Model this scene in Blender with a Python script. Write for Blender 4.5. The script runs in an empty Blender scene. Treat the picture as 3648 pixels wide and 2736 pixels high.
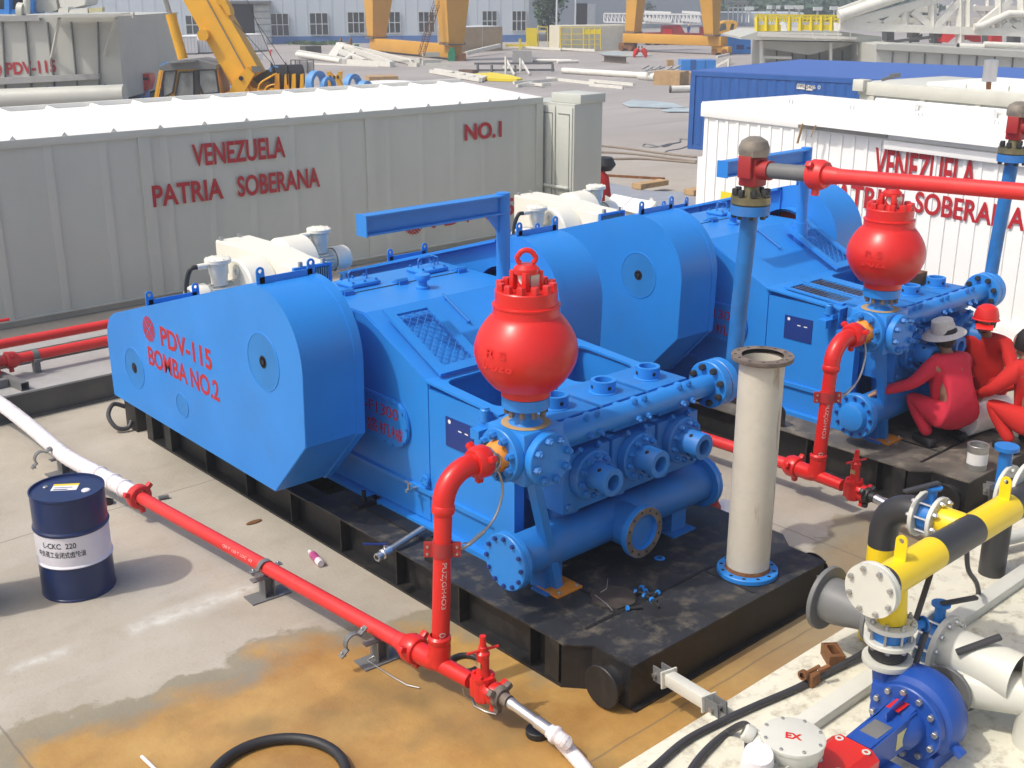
import bpy, bmesh, math, random
from mathutils import Vector, Matrix
R = math.radians
PI = math.pi
random.seed(7)
SC = bpy.context.scene
COL = SC.collection

# ---------------------------------------------------------------- camera
CAMH = 4.65
FPX = 4150.0
PITCH = math.atan2(1406, FPX)
YAW = R(47.9)
FW = Vector((math.cos(YAW)*math.cos(PITCH), math.sin(YAW)*math.cos(PITCH), -math.sin(PITCH)))
RT = Vector((math.sin(YAW), -math.cos(YAW), 0))
UP = RT.cross(FW)
cam_d = bpy.data.cameras.new('camera')
cam = bpy.data.objects.new('camera', cam_d)
COL.objects.link(cam)
SC.camera = cam
cam.matrix_world = Matrix(((RT.x, UP.x, -FW.x, 0), (RT.y, UP.y, -FW.y, 0), (RT.z, UP.z, -FW.z, CAMH), (0, 0, 0, 1)))
cam_d.sensor_width = 36
cam_d.lens = 36*FPX/3648
cam_d.clip_end = 3000

# ---------------------------------------------------------------- light
SUN = Vector((-0.55, 0.166, 0.82)).normalized()
w = bpy.data.worlds.new('World')
SC.world = w
w.use_nodes = True
nt = w.node_tree
sky = nt.nodes.new('ShaderNodeTexSky')
sky.sky_type = 'NISHITA'
sky.sun_disc = False
sky.sun_elevation = math.asin(SUN.z)
sky.sun_rotation = math.atan2(SUN.x, SUN.y)
sky.air_density = 1.0
sky.dust_density = 5.0
sky.ozone_density = 1.0
nt.links.new(sky.outputs[0], nt.nodes['Background'].inputs[0])
nt.nodes['Background'].inputs[1].default_value = 0.15
sd = bpy.data.lights.new('sun', 'SUN')
sd.energy = 2.3
sd.angle = R(1.5)
sd.color = (1.0, 0.95, 0.87)
so = bpy.data.objects.new('sun', sd)
COL.objects.link(so)
so.rotation_euler = SUN.to_track_quat('Z', 'Y').to_euler()
SC.view_settings.view_transform = 'Standard'
SC.view_settings.look = 'None'
SC.view_settings.exposure = 0.20
SC.view_settings.gamma = 1.0

def G(px, py, z=0.0):
    "photo pixel -> point of the yard lying at height z"
    d = FW + RT*((px-1824)/FPX) - UP*((py-1368)/FPX)
    return Vector((0, 0, CAMH)) + d*((z-CAMH)/d.z)

# ---------------------------------------------------------------- materials
MATS = {}
def mat(name, col, rough=0.5, metal=0.0, var=0.08, vscale=3.0, dirt=0.0, dirtcol=(0.12, 0.1, 0.08), dscale=6.0, bump=0.0, bscale=40.0, spec=0.5, coat=0.0, streak=0.0):
    m = bpy.data.materials.new(name)
    m.use_nodes = True
    t = m.node_tree
    b = t.nodes['Principled BSDF']
    b.inputs['Roughness'].default_value = rough
    b.inputs['Metallic'].default_value = metal
    b.inputs['Specular IOR Level'].default_value = spec
    b.inputs['Coat Weight'].default_value = coat
    tc = t.nodes.new('ShaderNodeTexCoord')
    out = None
    n1 = t.nodes.new('ShaderNodeTexNoise')
    n1.inputs['Scale'].default_value = vscale
    n1.inputs['Detail'].default_value = 5
    t.links.new(tc.outputs['Object'], n1.inputs['Vector'])
    r1 = t.nodes.new('ShaderNodeMapRange')
    r1.inputs[1].default_value = 0.3
    r1.inputs[2].default_value = 0.7
    r1.inputs[3].default_value = 1-var
    r1.inputs[4].default_value = 1+var
    t.links.new(n1.outputs[0], r1.inputs[0])
    mul = t.nodes.new('ShaderNodeVectorMath')
    mul.operation = 'SCALE'
    mul.inputs[0].default_value = col[:3]
    t.links.new(r1.outputs[0], mul.inputs['Scale'])
    out = mul.outputs[0]
    if dirt > 0:
        n2 = t.nodes.new('ShaderNodeTexNoise')
        n2.inputs['Scale'].default_value = dscale
        n2.inputs['Detail'].default_value = 8
        n2.inputs['Roughness'].default_value = 0.65
        if streak:
            mp = t.nodes.new('ShaderNodeMapping')
            mp.inputs['Scale'].default_value = (1, 1, streak)
            t.links.new(tc.outputs['Object'], mp.inputs[0])
            t.links.new(mp.outputs[0], n2.inputs['Vector'])
        else:
            t.links.new(tc.outputs['Object'], n2.inputs['Vector'])
        r2 = t.nodes.new('ShaderNodeMapRange')
        r2.inputs[1].default_value = 0.5
        r2.inputs[2].default_value = 0.72
        r2.inputs[3].default_value = 0
        r2.inputs[4].default_value = dirt
        t.links.new(n2.outputs[0], r2.inputs[0])
        mx = t.nodes.new('ShaderNodeMix')
        mx.data_type = 'RGBA'
        mx.inputs['B'].default_value = (*dirtcol, 1)
        t.links.new(r2.outputs[0], mx.inputs['Factor'])
        t.links.new(out, mx.inputs['A'])
        out = mx.outputs['Result']
        ar = t.nodes.new('ShaderNodeMath')
        ar.operation = 'MULTIPLY_ADD'
        ar.inputs[1].default_value = 0.35
        ar.inputs[2].default_value = rough
        t.links.new(r2.outputs[0], ar.inputs[0])
        t.links.new(ar.outputs[0], b.inputs['Roughness'])
    t.links.new(out, b.inputs['Base Color'])
    if bump > 0:
        n3 = t.nodes.new('ShaderNodeTexNoise')
        n3.inputs['Scale'].default_value = bscale
        n3.inputs['Detail'].default_value = 4
        t.links.new(tc.outputs['Object'], n3.inputs['Vector'])
        bp = t.nodes.new('ShaderNodeBump')
        bp.inputs['Strength'].default_value = bump
        bp.inputs['Distance'].default_value = 0.01
        t.links.new(n3.outputs[0], bp.inputs['Height'])
        t.links.new(bp.outputs[0], b.inputs['Normal'])
    MATS[name] = m
    return m

BLUE = mat('blue_paint', (0.022, 0.225, 0.66), 0.38, var=0.07, vscale=1.6, dirt=0.10, dirtcol=(0.10, 0.16, 0.25), dscale=2.2, bump=0.02, bscale=25)
BLUE_D = mat('dusty_blue_paint', (0.018, 0.185, 0.56), 0.5, var=0.10, vscale=4, dirt=0.30, dirtcol=(0.13, 0.14, 0.17), dscale=5, bump=0.05, bscale=30)
BLUE_P = mat('navy_plate', (0.015, 0.04, 0.20), 0.35, var=0.05)
BLUE_C = mat('pump_casing_blue', (0.012, 0.07, 0.34), 0.4, var=0.08, dirt=0.10, dirtcol=(0.12, 0.13, 0.16), bump=0.06, bscale=60)
BLUE_V = mat('valve_body_blue', (0.015, 0.17, 0.52), 0.4)
RED = mat('red_paint', (0.62, 0.018, 0.014), 0.33, var=0.08, vscale=2.5, dirt=0.10, dirtcol=(0.25, 0.05, 0.03), dscale=7, bump=0.04, bscale=30)
RED_P = mat('faded_red_pipe_paint', (0.66, 0.030, 0.028), 0.42, var=0.09, vscale=2, dirt=0.14, dirtcol=(0.35, 0.10, 0.07), dscale=8, bump=0.03)
RED_D = mat('worn_red_paint', (0.36, 0.022, 0.022), 0.5, var=0.15, dirt=0.35, dirtcol=(0.10, 0.07, 0.05), dscale=10)
LETTER = mat('red_lettering', (0.42, 0.014, 0.022), 0.5, var=0.06)
LETTER_B = mat('black_lettering', (0.02, 0.02, 0.025), 0.5)
LETTER_W = mat('white_lettering', (0.75, 0.75, 0.72), 0.5)
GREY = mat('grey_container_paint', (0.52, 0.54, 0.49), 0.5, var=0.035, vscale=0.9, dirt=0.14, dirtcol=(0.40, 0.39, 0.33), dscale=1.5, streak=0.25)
GREY_R = mat('pale_sunlit_roof', (0.80, 0.79, 0.74), 0.5, var=0.04, dirt=0.14, dirtcol=(0.6, 0.57, 0.5), dscale=2)  # sunlit top of the grey container put into the colour; cabin roof shares it
WHITE = mat('white_panel_paint', (0.88, 0.88, 0.86), 0.4, var=0.02, dirt=0.06, dirtcol=(0.68, 0.66, 0.6), dscale=1.6)
CREAM = mat('cream_machine_paint', (0.78, 0.76, 0.66), 0.38, var=0.03, dirt=0.10, dirtcol=(0.5, 0.46, 0.36), dscale=4)
CREAM_F = mat('cream_deck_paint', (0.66, 0.64, 0.52), 0.5, var=0.06, vscale=4, dirt=0.75, dirtcol=(0.26, 0.22, 0.15), dscale=9, bump=0.06, bscale=30)
CREAM_P = mat('greyish_cream_pipe_paint', (0.60, 0.60, 0.53), 0.42, var=0.04, dirt=0.10, dirtcol=(0.35, 0.33, 0.27), dscale=5)
BLACK = mat('black_skid_paint', (0.012, 0.012, 0.013), 0.5, var=0.3, vscale=5, dirt=0.25, dirtcol=(0.10, 0.085, 0.06), dscale=8, bump=0.1, bscale=60)
DECK = mat('worn_black_deck', (0.022, 0.023, 0.026), 0.55, var=0.35, vscale=3, dirt=0.62, dirtcol=(0.17, 0.145, 0.105), dscale=5.5, bump=0.25, bscale=110)
DECK2 = mat('dusty_brown_deck', (0.10, 0.09, 0.075), 0.65, var=0.35, vscale=3, dirt=0.75, dirtcol=(0.30, 0.25, 0.19), dscale=4.5, bump=0.25, bscale=110)
RUBBER = mat('black_rubber', (0.018, 0.018, 0.02), 0.55, var=0.15)
CABLE = mat('dark_grey_cable', (0.045, 0.045, 0.05), 0.5, var=0.1)
STEEL = mat('bare_steel', (0.45, 0.45, 0.43), 0.38, metal=0.8, var=0.12, dirt=0.2, dirtcol=(0.2, 0.16, 0.1), dscale=12)
BRIGHT = mat('bright_steel', (0.68, 0.68, 0.68), 0.3, metal=0.85, var=0.05)
DARKST = mat('dark_bolt_steel', (0.05, 0.05, 0.05), 0.45, metal=0.5, var=0.25)
BRACKET = mat('grey_bracket_paint', (0.15, 0.155, 0.155), 0.5, var=0.08, dirt=0.15, dirtcol=(0.25, 0.22, 0.18), dscale=8)
BEAMG = mat('grey_beam_deck_paint', (0.36, 0.36, 0.35), 0.55, var=0.07, dirt=0.25, dirtcol=(0.28, 0.24, 0.2), dscale=4)
BEAMD = mat('dark_grey_beam_paint', (0.09, 0.092, 0.09), 0.5, var=0.1, dirt=0.25, dirtcol=(0.2, 0.17, 0.13), dscale=5)
RUST = mat('rusty_iron', (0.20, 0.085, 0.03), 0.8, var=0.4, vscale=9, dirt=0.7, dirtcol=(0.06, 0.035, 0.02), dscale=12, bump=0.3)
RUSTF = mat('rusty_grey_flange', (0.15, 0.12, 0.10), 0.7, var=0.3, vscale=9, dirt=0.5, dirtcol=(0.30, 0.24, 0.18), dscale=14, bump=0.2)
ORANGE = mat('orange_primer', (0.72, 0.26, 0.03), 0.6, var=0.12, dirt=0.3, dirtcol=(0.3, 0.12, 0.03), dscale=14)
YELLOW = mat('yellow_pipe_paint', (0.84, 0.60, 0.012), 0.35, var=0.05, dirt=0.06, dirtcol=(0.5, 0.36, 0.03))
YEL_C = mat('yellow_crane_paint', (0.76, 0.39, 0.012), 0.45, var=0.08, vscale=1.2, dirt=0.16, dirtcol=(0.35, 0.2, 0.04), dscale=2)
YEL_G = mat('ochre_gantry_paint', (0.60, 0.31, 0.035), 0.55, var=0.08, vscale=0.6, dirt=0.25, dirtcol=(0.32, 0.17, 0.05), dscale=1.2)
YEL_R = mat('lemon_rail_paint', (0.78, 0.62, 0.02), 0.5, var=0.05)
PIPEBK = mat('charcoal_pipe_paint', (0.035, 0.035, 0.037), 0.38, var=0.1)
DRUMB = mat('dark_blue_drum_paint', (0.010, 0.025, 0.095), 0.3, var=0.12, vscale=4, dirt=0.18, dirtcol=(0.09, 0.10, 0.13), dscale=5)
DRUMW = mat('white_drum_band', (0.72, 0.70, 0.74), 0.35, var=0.03, dirt=0.15, dirtcol=(0.5, 0.47, 0.45), dscale=6)
HOSEW = mat('white_cloth_wrap', (0.74, 0.70, 0.71), 0.8, var=0.06, vscale=6, dirt=0.18, dirtcol=(0.4, 0.34, 0.28), dscale=9, bump=0.5, bscale=30)
CBLUE = mat('blue_container_paint', (0.016, 0.095, 0.34), 0.5, var=0.07, dirt=0.12, dirtcol=(0.06, 0.12, 0.25), dscale=1.5)
SKYB = mat('light_blue_plastic', (0.10, 0.30, 0.62), 0.5, var=0.08)
WOOD = mat('plywood', (0.44, 0.29, 0.14), 0.75, var=0.15, vscale=5, dirt=0.3, dirtcol=(0.3, 0.18, 0.08), dscale=8)
GLASS = mat('dark_window_glass', (0.06, 0.075, 0.08), 0.12, var=0.2, vscale=1.5)
CABGL = mat('hazy_cab_glass', (0.20, 0.215, 0.21), 0.1, var=0.35, vscale=2.5)
BUILD = mat('pale_blue_cladding', (0.60, 0.67, 0.72), 0.55, var=0.02, vscale=0.1)
BUILDB = mat('blue_plinth', (0.10, 0.21, 0.48), 0.6, var=0.06, vscale=0.5)
FRAMEW = mat('white_window_frame', (0.62, 0.66, 0.66), 0.5)
LEAF = mat('foliage_green', (0.045, 0.10, 0.035), 0.7, var=0.4, vscale=0.7)
LEAF2 = mat('foliage_blue_green', (0.05, 0.10, 0.06), 0.7, var=0.4, vscale=0.5)
BARK = mat('bark', (0.10, 0.08, 0.06), 0.9, var=0.2)
GREEN = mat('green_motor_paint', (0.01, 0.22, 0.11), 0.45)
SKIN = mat('skin', (0.30, 0.16, 0.10), 0.55, var=0.08)
HAIR = mat('black_hair', (0.012, 0.010, 0.010), 0.6, var=0.3, vscale=20)
CLOTH1 = mat('crimson_coverall_cloth', (0.56, 0.018, 0.045), 0.85, var=0.10, vscale=5, dirt=0.2, dirtcol=(0.42, 0.04, 0.07), dscale=4, bump=0.5, bscale=14)
CLOTH2 = mat('red_coverall_cloth', (0.52, 0.014, 0.010), 0.85, var=0.10, vscale=5, bump=0.5, bscale=14)
CLOTH3 = mat('blue_workwear_cloth', (0.02, 0.05, 0.28), 0.85, var=0.1)
HATW = mat('pale_straw_hat', (0.50, 0.48, 0.46), 0.9, var=0.08, vscale=30, bump=0.3, bscale=60)
PINK = mat('pink_drink_bottle', (0.42, 0.07, 0.22), 0.25, var=0.3, vscale=25)
GALV = mat('galvanised_lattice_paint', (0.72, 0.71, 0.64), 0.5, var=0.05)
TANKG = mat('tank_grey_paint', (0.50, 0.51, 0.46), 0.5, var=0.05, vscale=0.5, dirt=0.2, dirtcol=(0.36, 0.36, 0.32), dscale=1.0, streak=0.3)
DARKIN = mat('dark_interior', (0.012, 0.012, 0.018), 0.8)
TIRE = mat('tyre_rubber', (0.02, 0.02, 0.022), 0.8)

# ---------------------------------------------------------------- mesh helpers
OFF = Vector((0, 0, 0))
def frame(axis):
    a = Vector(axis).normalized()
    h = Vector((0, 0, 1)) if abs(a.z) < 0.95 else Vector((0, 1, 0))
    u = h.cross(a).normalized()
    v = a.cross(u)
    return u, v, a

def rootloc(o):
    v = Vector((0, 0, 0))
    while o:
        v += o.location
        o = o.parent
    return v

class MB:
    def __init__(s):
        s.b = bmesh.new()
    def _q(s, vs, smooth=False):
        try:
            f = s.b.faces.new(vs)
            f.smooth = smooth
            return f
        except ValueError:
            return None
    def bx(s, x0, x1, y0, y1, z0, z1, bev=0.0, M=None):
        if x0 > x1: x0, x1 = x1, x0
        if y0 > y1: y0, y1 = y1, y0
        if z0 > z1: z0, z1 = z1, z0
        vs = [s.b.verts.new((x, y, z)) for z in (z0, z1) for y in (y0, y1) for x in (x0, x1)]
        fs = [s._q([vs[i] for i in q]) for q in ((0, 2, 3, 1), (4, 5, 7, 6), (0, 1, 5, 4), (1, 3, 7, 5), (3, 2, 6, 7), (2, 0, 4, 6))]
        if bev > 0:
            es = list({e for f in fs for e in f.edges})
            r = bmesh.ops.bevel(s.b, geom=es, offset=bev, segments=2, affect='EDGES', profile=0.5)
            vs = list({v for f in r['faces'] for v in f.verts} | {v for v in vs if v.is_valid})
            for f in r['faces']: f.smooth = True
        if M is not None:
            bmesh.ops.transform(s.b, matrix=M, verts=[v for v in vs if v.is_valid])
        return s
    def bar(s, p0, p1, wd, ht=None, up=(0, 0, 1), bev=0):
        "rectangular bar from p0 to p1"
        ht = wd if ht is None else ht
        p0 = Vector(p0); p1 = Vector(p1)
        a = (p1-p0); L = a.length; a.normalize()
        u = Vector(up)
        if abs(u.dot(a)) > 0.97: u = Vector((0, 1, 0)) if abs(a.y) < 0.9 else Vector((1, 0, 0))
        sd_ = a.cross(u).normalized(); u = sd_.cross(a)
        M = Matrix(((a.x, sd_.x, u.x, p0.x), (a.y, sd_.y, u.y, p0.y), (a.z, sd_.z, u.z, p0.z), (0, 0, 0, 1)))
        return s.bx(0, L, -wd/2, wd/2, -ht/2, ht/2, bev, M)
    def lathe(s, prof, org, axis=(0, 0, 1), n=32, a0=0.0, a1=2*PI, smooth=True):
        "prof: list of (radius, height)"
        u, v, a = frame(axis)
        org = Vector(org)
        full = abs(a1-a0-2*PI) < 1e-6
        k = n if full else n+1
        rings = []
        for r, h in prof:
            if r < 1e-6:
                rings.append([s.b.verts.new(org+a*h)])
            else:
                rings.append([s.b.verts.new(org+a*h+(u*math.cos(a0+(a1-a0)*i/n)+v*math.sin(a0+(a1-a0)*i/n))*r) for i in range(k)])
        for A, B in zip(rings, rings[1:]):
            m = n if full else n
            for i in range(m):
                j = (i+1) % k
                if len(A) == 1 and len(B) > 1: s._q([A[0], B[j], B[i]], smooth)
                elif len(B) == 1 and len(A) > 1: s._q([A[i], A[j], B[0]], smooth)
                elif len(A) > 1: s._q([A[i], A[j], B[j], B[i]], smooth)
        return s
    def cyl(s, p0, p1, r, r2=None, n=24, caps=True):
        p0 = Vector(p0); p1 = Vector(p1)
        L = (p1-p0).length
        r2 = r if r2 is None else r2
        pr = [(r, 0), (r2, L)]
        if caps: pr = [(0, 0)]+pr+[(0, L)]
        return s.lathe(pr, p0, p1-p0, n)
    def pipe(s, p0, p1, ro, ri, n=28):
        p0 = Vector(p0); p1 = Vector(p1); L = (p1-p0).length
        return s.lathe([(ri, 0), (ro, 0), (ro, L), (ri, L), (ri, 0)], p0, p1-p0, n)
    def tube(s, pts, r, n=12, closed=False, caps=True, rs=None):
        pts = [Vector(p) for p in pts]
        N = len(pts)
        rings = []
        ref = None
        for i, p in enumerate(pts):
            if closed: t = pts[(i+1) % N]-pts[i-1]
            else: t = pts[min(i+1, N-1)]-pts[max(i-1, 0)]
            t.normalize()
            if ref is None:
                u, v, _ = frame(t)
            else:
                u = (ref-t*ref.dot(t))
                if u.length < 1e-5: u, _, _ = frame(t)
                u.normalize(); v = t.cross(u)
            ref = u
            rr = rs[i] if rs else r
            rings.append([s.b.verts.new(p+(u*math.cos(2*PI*k/n)+v*math.sin(2*PI*k/n))*rr) for k in range(n)])
        prs = list(zip(rings, rings[1:]))
        if closed: prs.append((rings[-1], rings[0]))
        for A, B in prs:
            for i in range(n):
                s._q([A[i], A[(i+1) % n], B[(i+1) % n], B[i]], True)
        if caps and not closed:
            s._q(rings[0][::-1]); s._q(rings[-1])
        return s
    def prism(s, poly, ax, lo, hi, bev=0.0, smooth=False):
        "extrude a 2-D outline along an axis; ax 'X': (y,z), 'Y': (x,z), 'Z': (x,y)"
        def P(a, b, c):
            return {'X': (c, a, b), 'Y': (a, c, b), 'Z': (a, b, c)}[ax]
        A = [s.b.verts.new(P(a, b, lo)) for a, b in poly]
        B = [s.b.verts.new(P(a, b, hi)) for a, b in poly]
        n = len(poly)
        fs = [s._q(A[::-1]), s._q(B)]
        for i in range(n):
            fs.append(s._q([A[i], A[(i+1) % n], B[(i+1) % n], B[i]], smooth))
        if bev > 0:
            es = {e for f in fs[:2] for e in f.edges}
            r = bmesh.ops.bevel(s.b, geom=list(es), offset=bev, segments=2, affect='EDGES')
            for f in r['faces']: f.smooth = True
        return s
    def hexes(s, org, axis, rad, n, hr, hl, a0=0.0, stud=0.0):
        "ring of hexagon bolt heads round org on the plane facing axis"
        u, v, a = frame(axis)
        org = Vector(org)
        for i in range(n):
            t = a0+2*PI*i/n
            p = org+(u*math.cos(t)+v*math.sin(t))*rad
            s.lathe([(0, 0), (hr, 0), (hr, hl*0.85), (hr*0.85, hl), (0, hl)], p, a, 6, smooth=False)
            if stud: s.cyl(p, p+a*stud, hr*0.55, n=8)
        return s
    def frameplate(s, x0, x1, y0, y1, h, z0, z1, r=0.06, k=5, M=None):
        "flat plate with one rounded rectangular hole h=(x0,x1,y0,y1)"
        inner = []
        for cx, cy, q in ((h[1]-r, h[3]-r, 0), (h[0]+r, h[3]-r, 1), (h[0]+r, h[2]+r, 2), (h[1]-r, h[2]+r, 3)):
            for i in range(k+1):
                t = (q+i/k)*PI/2
                inner.append((cx+r*math.cos(t), cy+r*math.sin(t), q, i))
        crn = [(x1, y1), (x0, y1), (x0, y0), (x1, y0)]
        vs = []
        rings = []
        for z in (z0, z1):
            I = [s.b.verts.new((a, b, z)) for a, b, _, _ in inner]
            O = [s.b.verts.new((*c, z)) for c in crn]
            rings.append((I, O)); vs += I+O
        for zi, (I, O) in enumerate(rings):
            n = len(I)
            for j in range(n):
                q = inner[j][2]; j2 = (j+1) % n; q2 = inner[j2][2]
                f = [I[j], I[j2], O[q2], O[q]] if q != q2 else [I[j], I[j2], O[q]]
                s._q(f if zi == 0 else f[::-1])
        (I0, O0), (I1, O1) = rings
        n = len(I0)
        for j in range(n):
            s._q([I0[j], I1[j], I1[(j+1) % n], I0[(j+1) % n]], True)
        for j in range(4):
            s._q([O0[j], O0[(j+1) % 4], O1[(j+1) % 4], O1[j]])
        if M is not None: bmesh.ops.transform(s.b, matrix=M, verts=vs)
        return s
    def rect_ring(s, M, w_, h_, b_, d_):
        "rectangular frame in the local XY plane of M"
        for x0, x1, y0, y1 in ((0, w_, 0, b_), (0, w_, h_-b_, h_), (0, b_, b_, h_-b_), (w_-b_, w_, b_, h_-b_)):
            s.bx(x0, x1, y0, y1, 0, d_, 0, M)
        return s
    def build(s, name, m, parent=None, sharp=35):
        bmesh.ops.recalc_face_normals(s.b, faces=s.b.faces)
        o0 = rootloc(parent) if parent else Vector((0, 0, 0))
        sh = OFF-o0
        c = Vector((0, 0, 0))
        if parent is None and len(s.b.verts):
            zs = min(v.co.z for v in s.b.verts)
            xs = [v.co.x for v in s.b.verts]; ys = [v.co.y for v in s.b.verts]
            c = Vector(((min(xs)+max(xs))/2, (min(ys)+max(ys))/2, zs))
            sh = -c
        for v in s.b.verts: v.co += sh
        me = bpy.data.meshes.new(name)
        s.b.to_mesh(me)
        s.b.free()
        me.materials.append(m)
        try: me.set_sharp_from_angle(angle=R(sharp))
        except Exception: pass
        o = bpy.data.objects.new(name, me)
        COL.objects.link(o)
        if parent: o.parent = parent
        else: o.location = c+OFF
        return o

def tag(o, label=None, cat=None, group=None, kind=None):
    if label: o['label'] = label
    if cat: o['category'] = cat
    if group: o['group'] = group
    if kind: o['kind'] = kind
    return o

def thing(name, label, cat, loc, group=None):
    o = bpy.data.objects.new(name, None)
    COL.objects.link(o)
    o.location = Vector(loc)
    o.empty_display_size = 0.2
    return tag(o, label, cat, group)

def kids(o):
    return [c for c in COL.objects if c.parent == o]

def copy_tree(o, loc=None, rotz=None, parent=None, label=None):
    c = o.copy()
    COL.objects.link(c)
    if parent: c.parent = parent
    if loc is not None: c.location = Vector(loc)
    if rotz is not None: c.rotation_euler = (0, 0, rotz)
    if label: c['label'] = label
    for ch in kids(o): copy_tree(ch, parent=c)
    return c

def text(s, m, parent, org, xdir, ydir, size, sx=1.0, name='lettering', bold=0.0, space=1.0, depth=0.0015, width=None):
    "flat painted letters; org = left end of the base line, xdir / ydir = reading and up directions"
    cu = bpy.data.curves.new('txt', 'FONT')
    cu.body = s
    cu.size = 1.0
    cu.offset = bold*1.1
    cu.space_character = space
    cu.extrude = 0.001
    ob = bpy.data.objects.new('txt', cu)
    COL.objects.link(ob)
    dg = bpy.context.evaluated_depsgraph_get()
    me = bpy.data.meshes.new_from_object(ob.evaluated_get(dg))
    bpy.data.objects.remove(ob)
    x = Vector(xdir).normalized(); y = Vector(ydir).normalized(); n = x.cross(y)
    hs = [v.co.y for v in me.vertices] or [0, 1]
    ws = [v.co.x for v in me.vertices] or [0, 1]
    k = size/max(1e-4, max(hs)-max(0, min(hs)) if min(hs) > -0.05 else max(hs)-min(hs))
    kx = k*sx
    if width: kx = width/max(1e-4, max(ws)-min(ws))
    w0 = min(ws); h0 = min(hs)
    o0 = rootloc(parent)
    for v in me.vertices:
        v.co = Vector(org)+x*((v.co.x-w0)*kx)+y*((v.co.y-h0)*k)+n*(depth+v.co.z)+OFF-o0
    me.materials.clear()
    me.materials.append(m)
    o = bpy.data.objects.new(name, me)
    COL.objects.link(o)
    o.parent = parent
    return o

def emblem(m, parent, org, xdir, ydir, rad, name='round_emblem', n=44):
    x = Vector(xdir).normalized(); y = Vector(ydir).normalized(); nn = x.cross(y)
    b = MB()
    st = 2.0/n
    for i in range(n):
        for j in range(n):
            cx = -1+st*(i+.5); cy = -1+st*(j+.5)
            if cx*cx+cy*cy > 1: continue
            t = abs(cx)-abs(cy)
            if (abs(t)/0.30) % 1.0 < 0.30: continue
            q = [(cx-st/2, cy-st/2), (cx+st/2, cy-st/2), (cx+st/2, cy+st/2), (cx-st/2, cy+st/2)]
            b._q([b.b.verts.new(Vector(org)+x*(p*rad)+y*(q_*rad)+nn*0.0025) for p, q_ in q])
    bmesh.ops.remove_doubles(b.b, verts=b.b.verts, dist=1e-4)
    return b.build(name, m, parent)

def bend(p, d0, d1, r, k=8):
    "points of a circular elbow that leaves p along d0 and ends along d1"
    d0 = Vector(d0).normalized(); d1 = Vector(d1).normalized(); p = Vector(p)
    c = p+d1*r
    return [c-d1*(r*math.cos(t))+d0*(r*math.sin(t)) for t in [PI/2*i/k for i in range(k+1)]]

def spline(pts, k=6):
    pts = [Vector(p) for p in pts]
    out = []
    for i in range(len(pts)-1):
        p0 = pts[max(i-1, 0)]; p1 = pts[i]; p2 = pts[i+1]; p3 = pts[min(i+2, len(pts)-1)]
        for j in range(k):
            t = j/k
            out.append(0.5*((2*p1)+(p2-p0)*t+(2*p0-5*p1+4*p2-p3)*t*t+(3*p1-p0-3*p2+p3)*t**3))
    out.append(pts[-1])
    return out
# ================================================================ ground
def axis_pts(segs):
    out = []
    for a, b, st in segs:
        n = max(1, int(round((b-a)/st)))
        out += [a+(b-a)*i/n for i in range(n)]
    out.append(segs[-1][1])
    return out
stain_px = [(-60, 2640), (60, 2590), (226, 2537), (362, 2524), (452, 2492), (601, 2433), (723, 2415), (791, 2370), (836, 2320), (904, 2275), (1000, 2245), (1126, 2232), (1290, 2238), (1400, 2205), (1520, 2185)]
STAIN = [(G(*p).x, G(*p).y) for p in stain_px]+[(5.3, 6.4), (5.3, 5.2), (7.3, 5.2), (7.7, 5.6), (8.1, 5.1), (9.0, 5.3), (9.6, 4.9), (10.5, 4.6), (10.5, 2.0), (1.0, 2.0)]
def sdist(x, y, poly):
    d = 1e9; ins = False
    n = len(poly)
    for i in range(n):
        ax, ay = poly[i]; bx_, by = poly[(i+1) % n]
        ex, ey = bx_-ax, by-ay
        t = max(0, min(1, ((x-ax)*ex+(y-ay)*ey)/(ex*ex+ey*ey+1e-12)))
        d = min(d, math.hypot(x-ax-ex*t, y-ay-ey*t))
        if (ay > y) != (by > y) and x < ex*(y-ay)/(ey+1e-15)+ax: ins = not ins
    return d if ins else -d
def segd(x, y, a, b):
    ex, ey = b[0]-a[0], b[1]-a[1]
    t = max(0, min(1, ((x-a[0])*ex+(y-a[1])*ey)/(ex*ex+ey*ey)))
    return math.hypot(x-a[0]-ex*t, y-a[1]-ey*t)
gxs = axis_pts([(-600, -60, 60), (-60, -6, 6), (-6, 1.5, .75), (1.5, 10.5, .09), (10.5, 18, .75), (18, 60, 6), (60, 1200, 60)])
gys = axis_pts([(-600, -60, 60), (-60, -6, 6), (-6, 2.2, .8), (2.2, 8.2, .09), (8.2, 18, .7), (18, 60, 6), (60, 1200, 60)])
gv = [(x, y, 0) for y in gys for x in gxs]
nx = len(gxs)
gf = [(j*nx+i, j*nx+i+1, (j+1)*nx+i+1, (j+1)*nx+i) for j in range(len(gys)-1) for i in range(nx-1)]
gme = bpy.data.meshes.new('ground')
gme.from_pydata(gv, [], gf)
at = gme.attributes.new('stain', 'FLOAT', 'POINT')
at2 = gme.attributes.new('scrape', 'FLOAT', 'POINT')
s1 = [(G(*p).x, G(*p).y) for p in ((500, 2235), (880, 2098))]
s2 = [(G(*p).x, G(*p).y) for p in ((70, 2378), (240, 2318))]
for i, (x, y, z_) in enumerate(gv):
    near = 0 < x < 12 and 1 < y < 10
    at.data[i].value = max(-2, min(2, sdist(x, y, STAIN))) if near else -2
    at2.data[i].value = max(0, 1-min(segd(x, y, *s1)/.13, segd(x, y, *s2)/.08)) if near else 0
ground = bpy.data.objects.new('ground', gme)
COL.objects.link(ground)
tag(ground, 'concrete yard with a wet ochre mud stain', kind='structure')
gm = bpy.data.materials.new('stained_concrete')
gm.use_nodes = True
t = gm.node_tree
N = t.nodes; L = t.links
bs = N['Principled BSDF']
geo = N.new('ShaderNodeNewGeometry')
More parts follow.
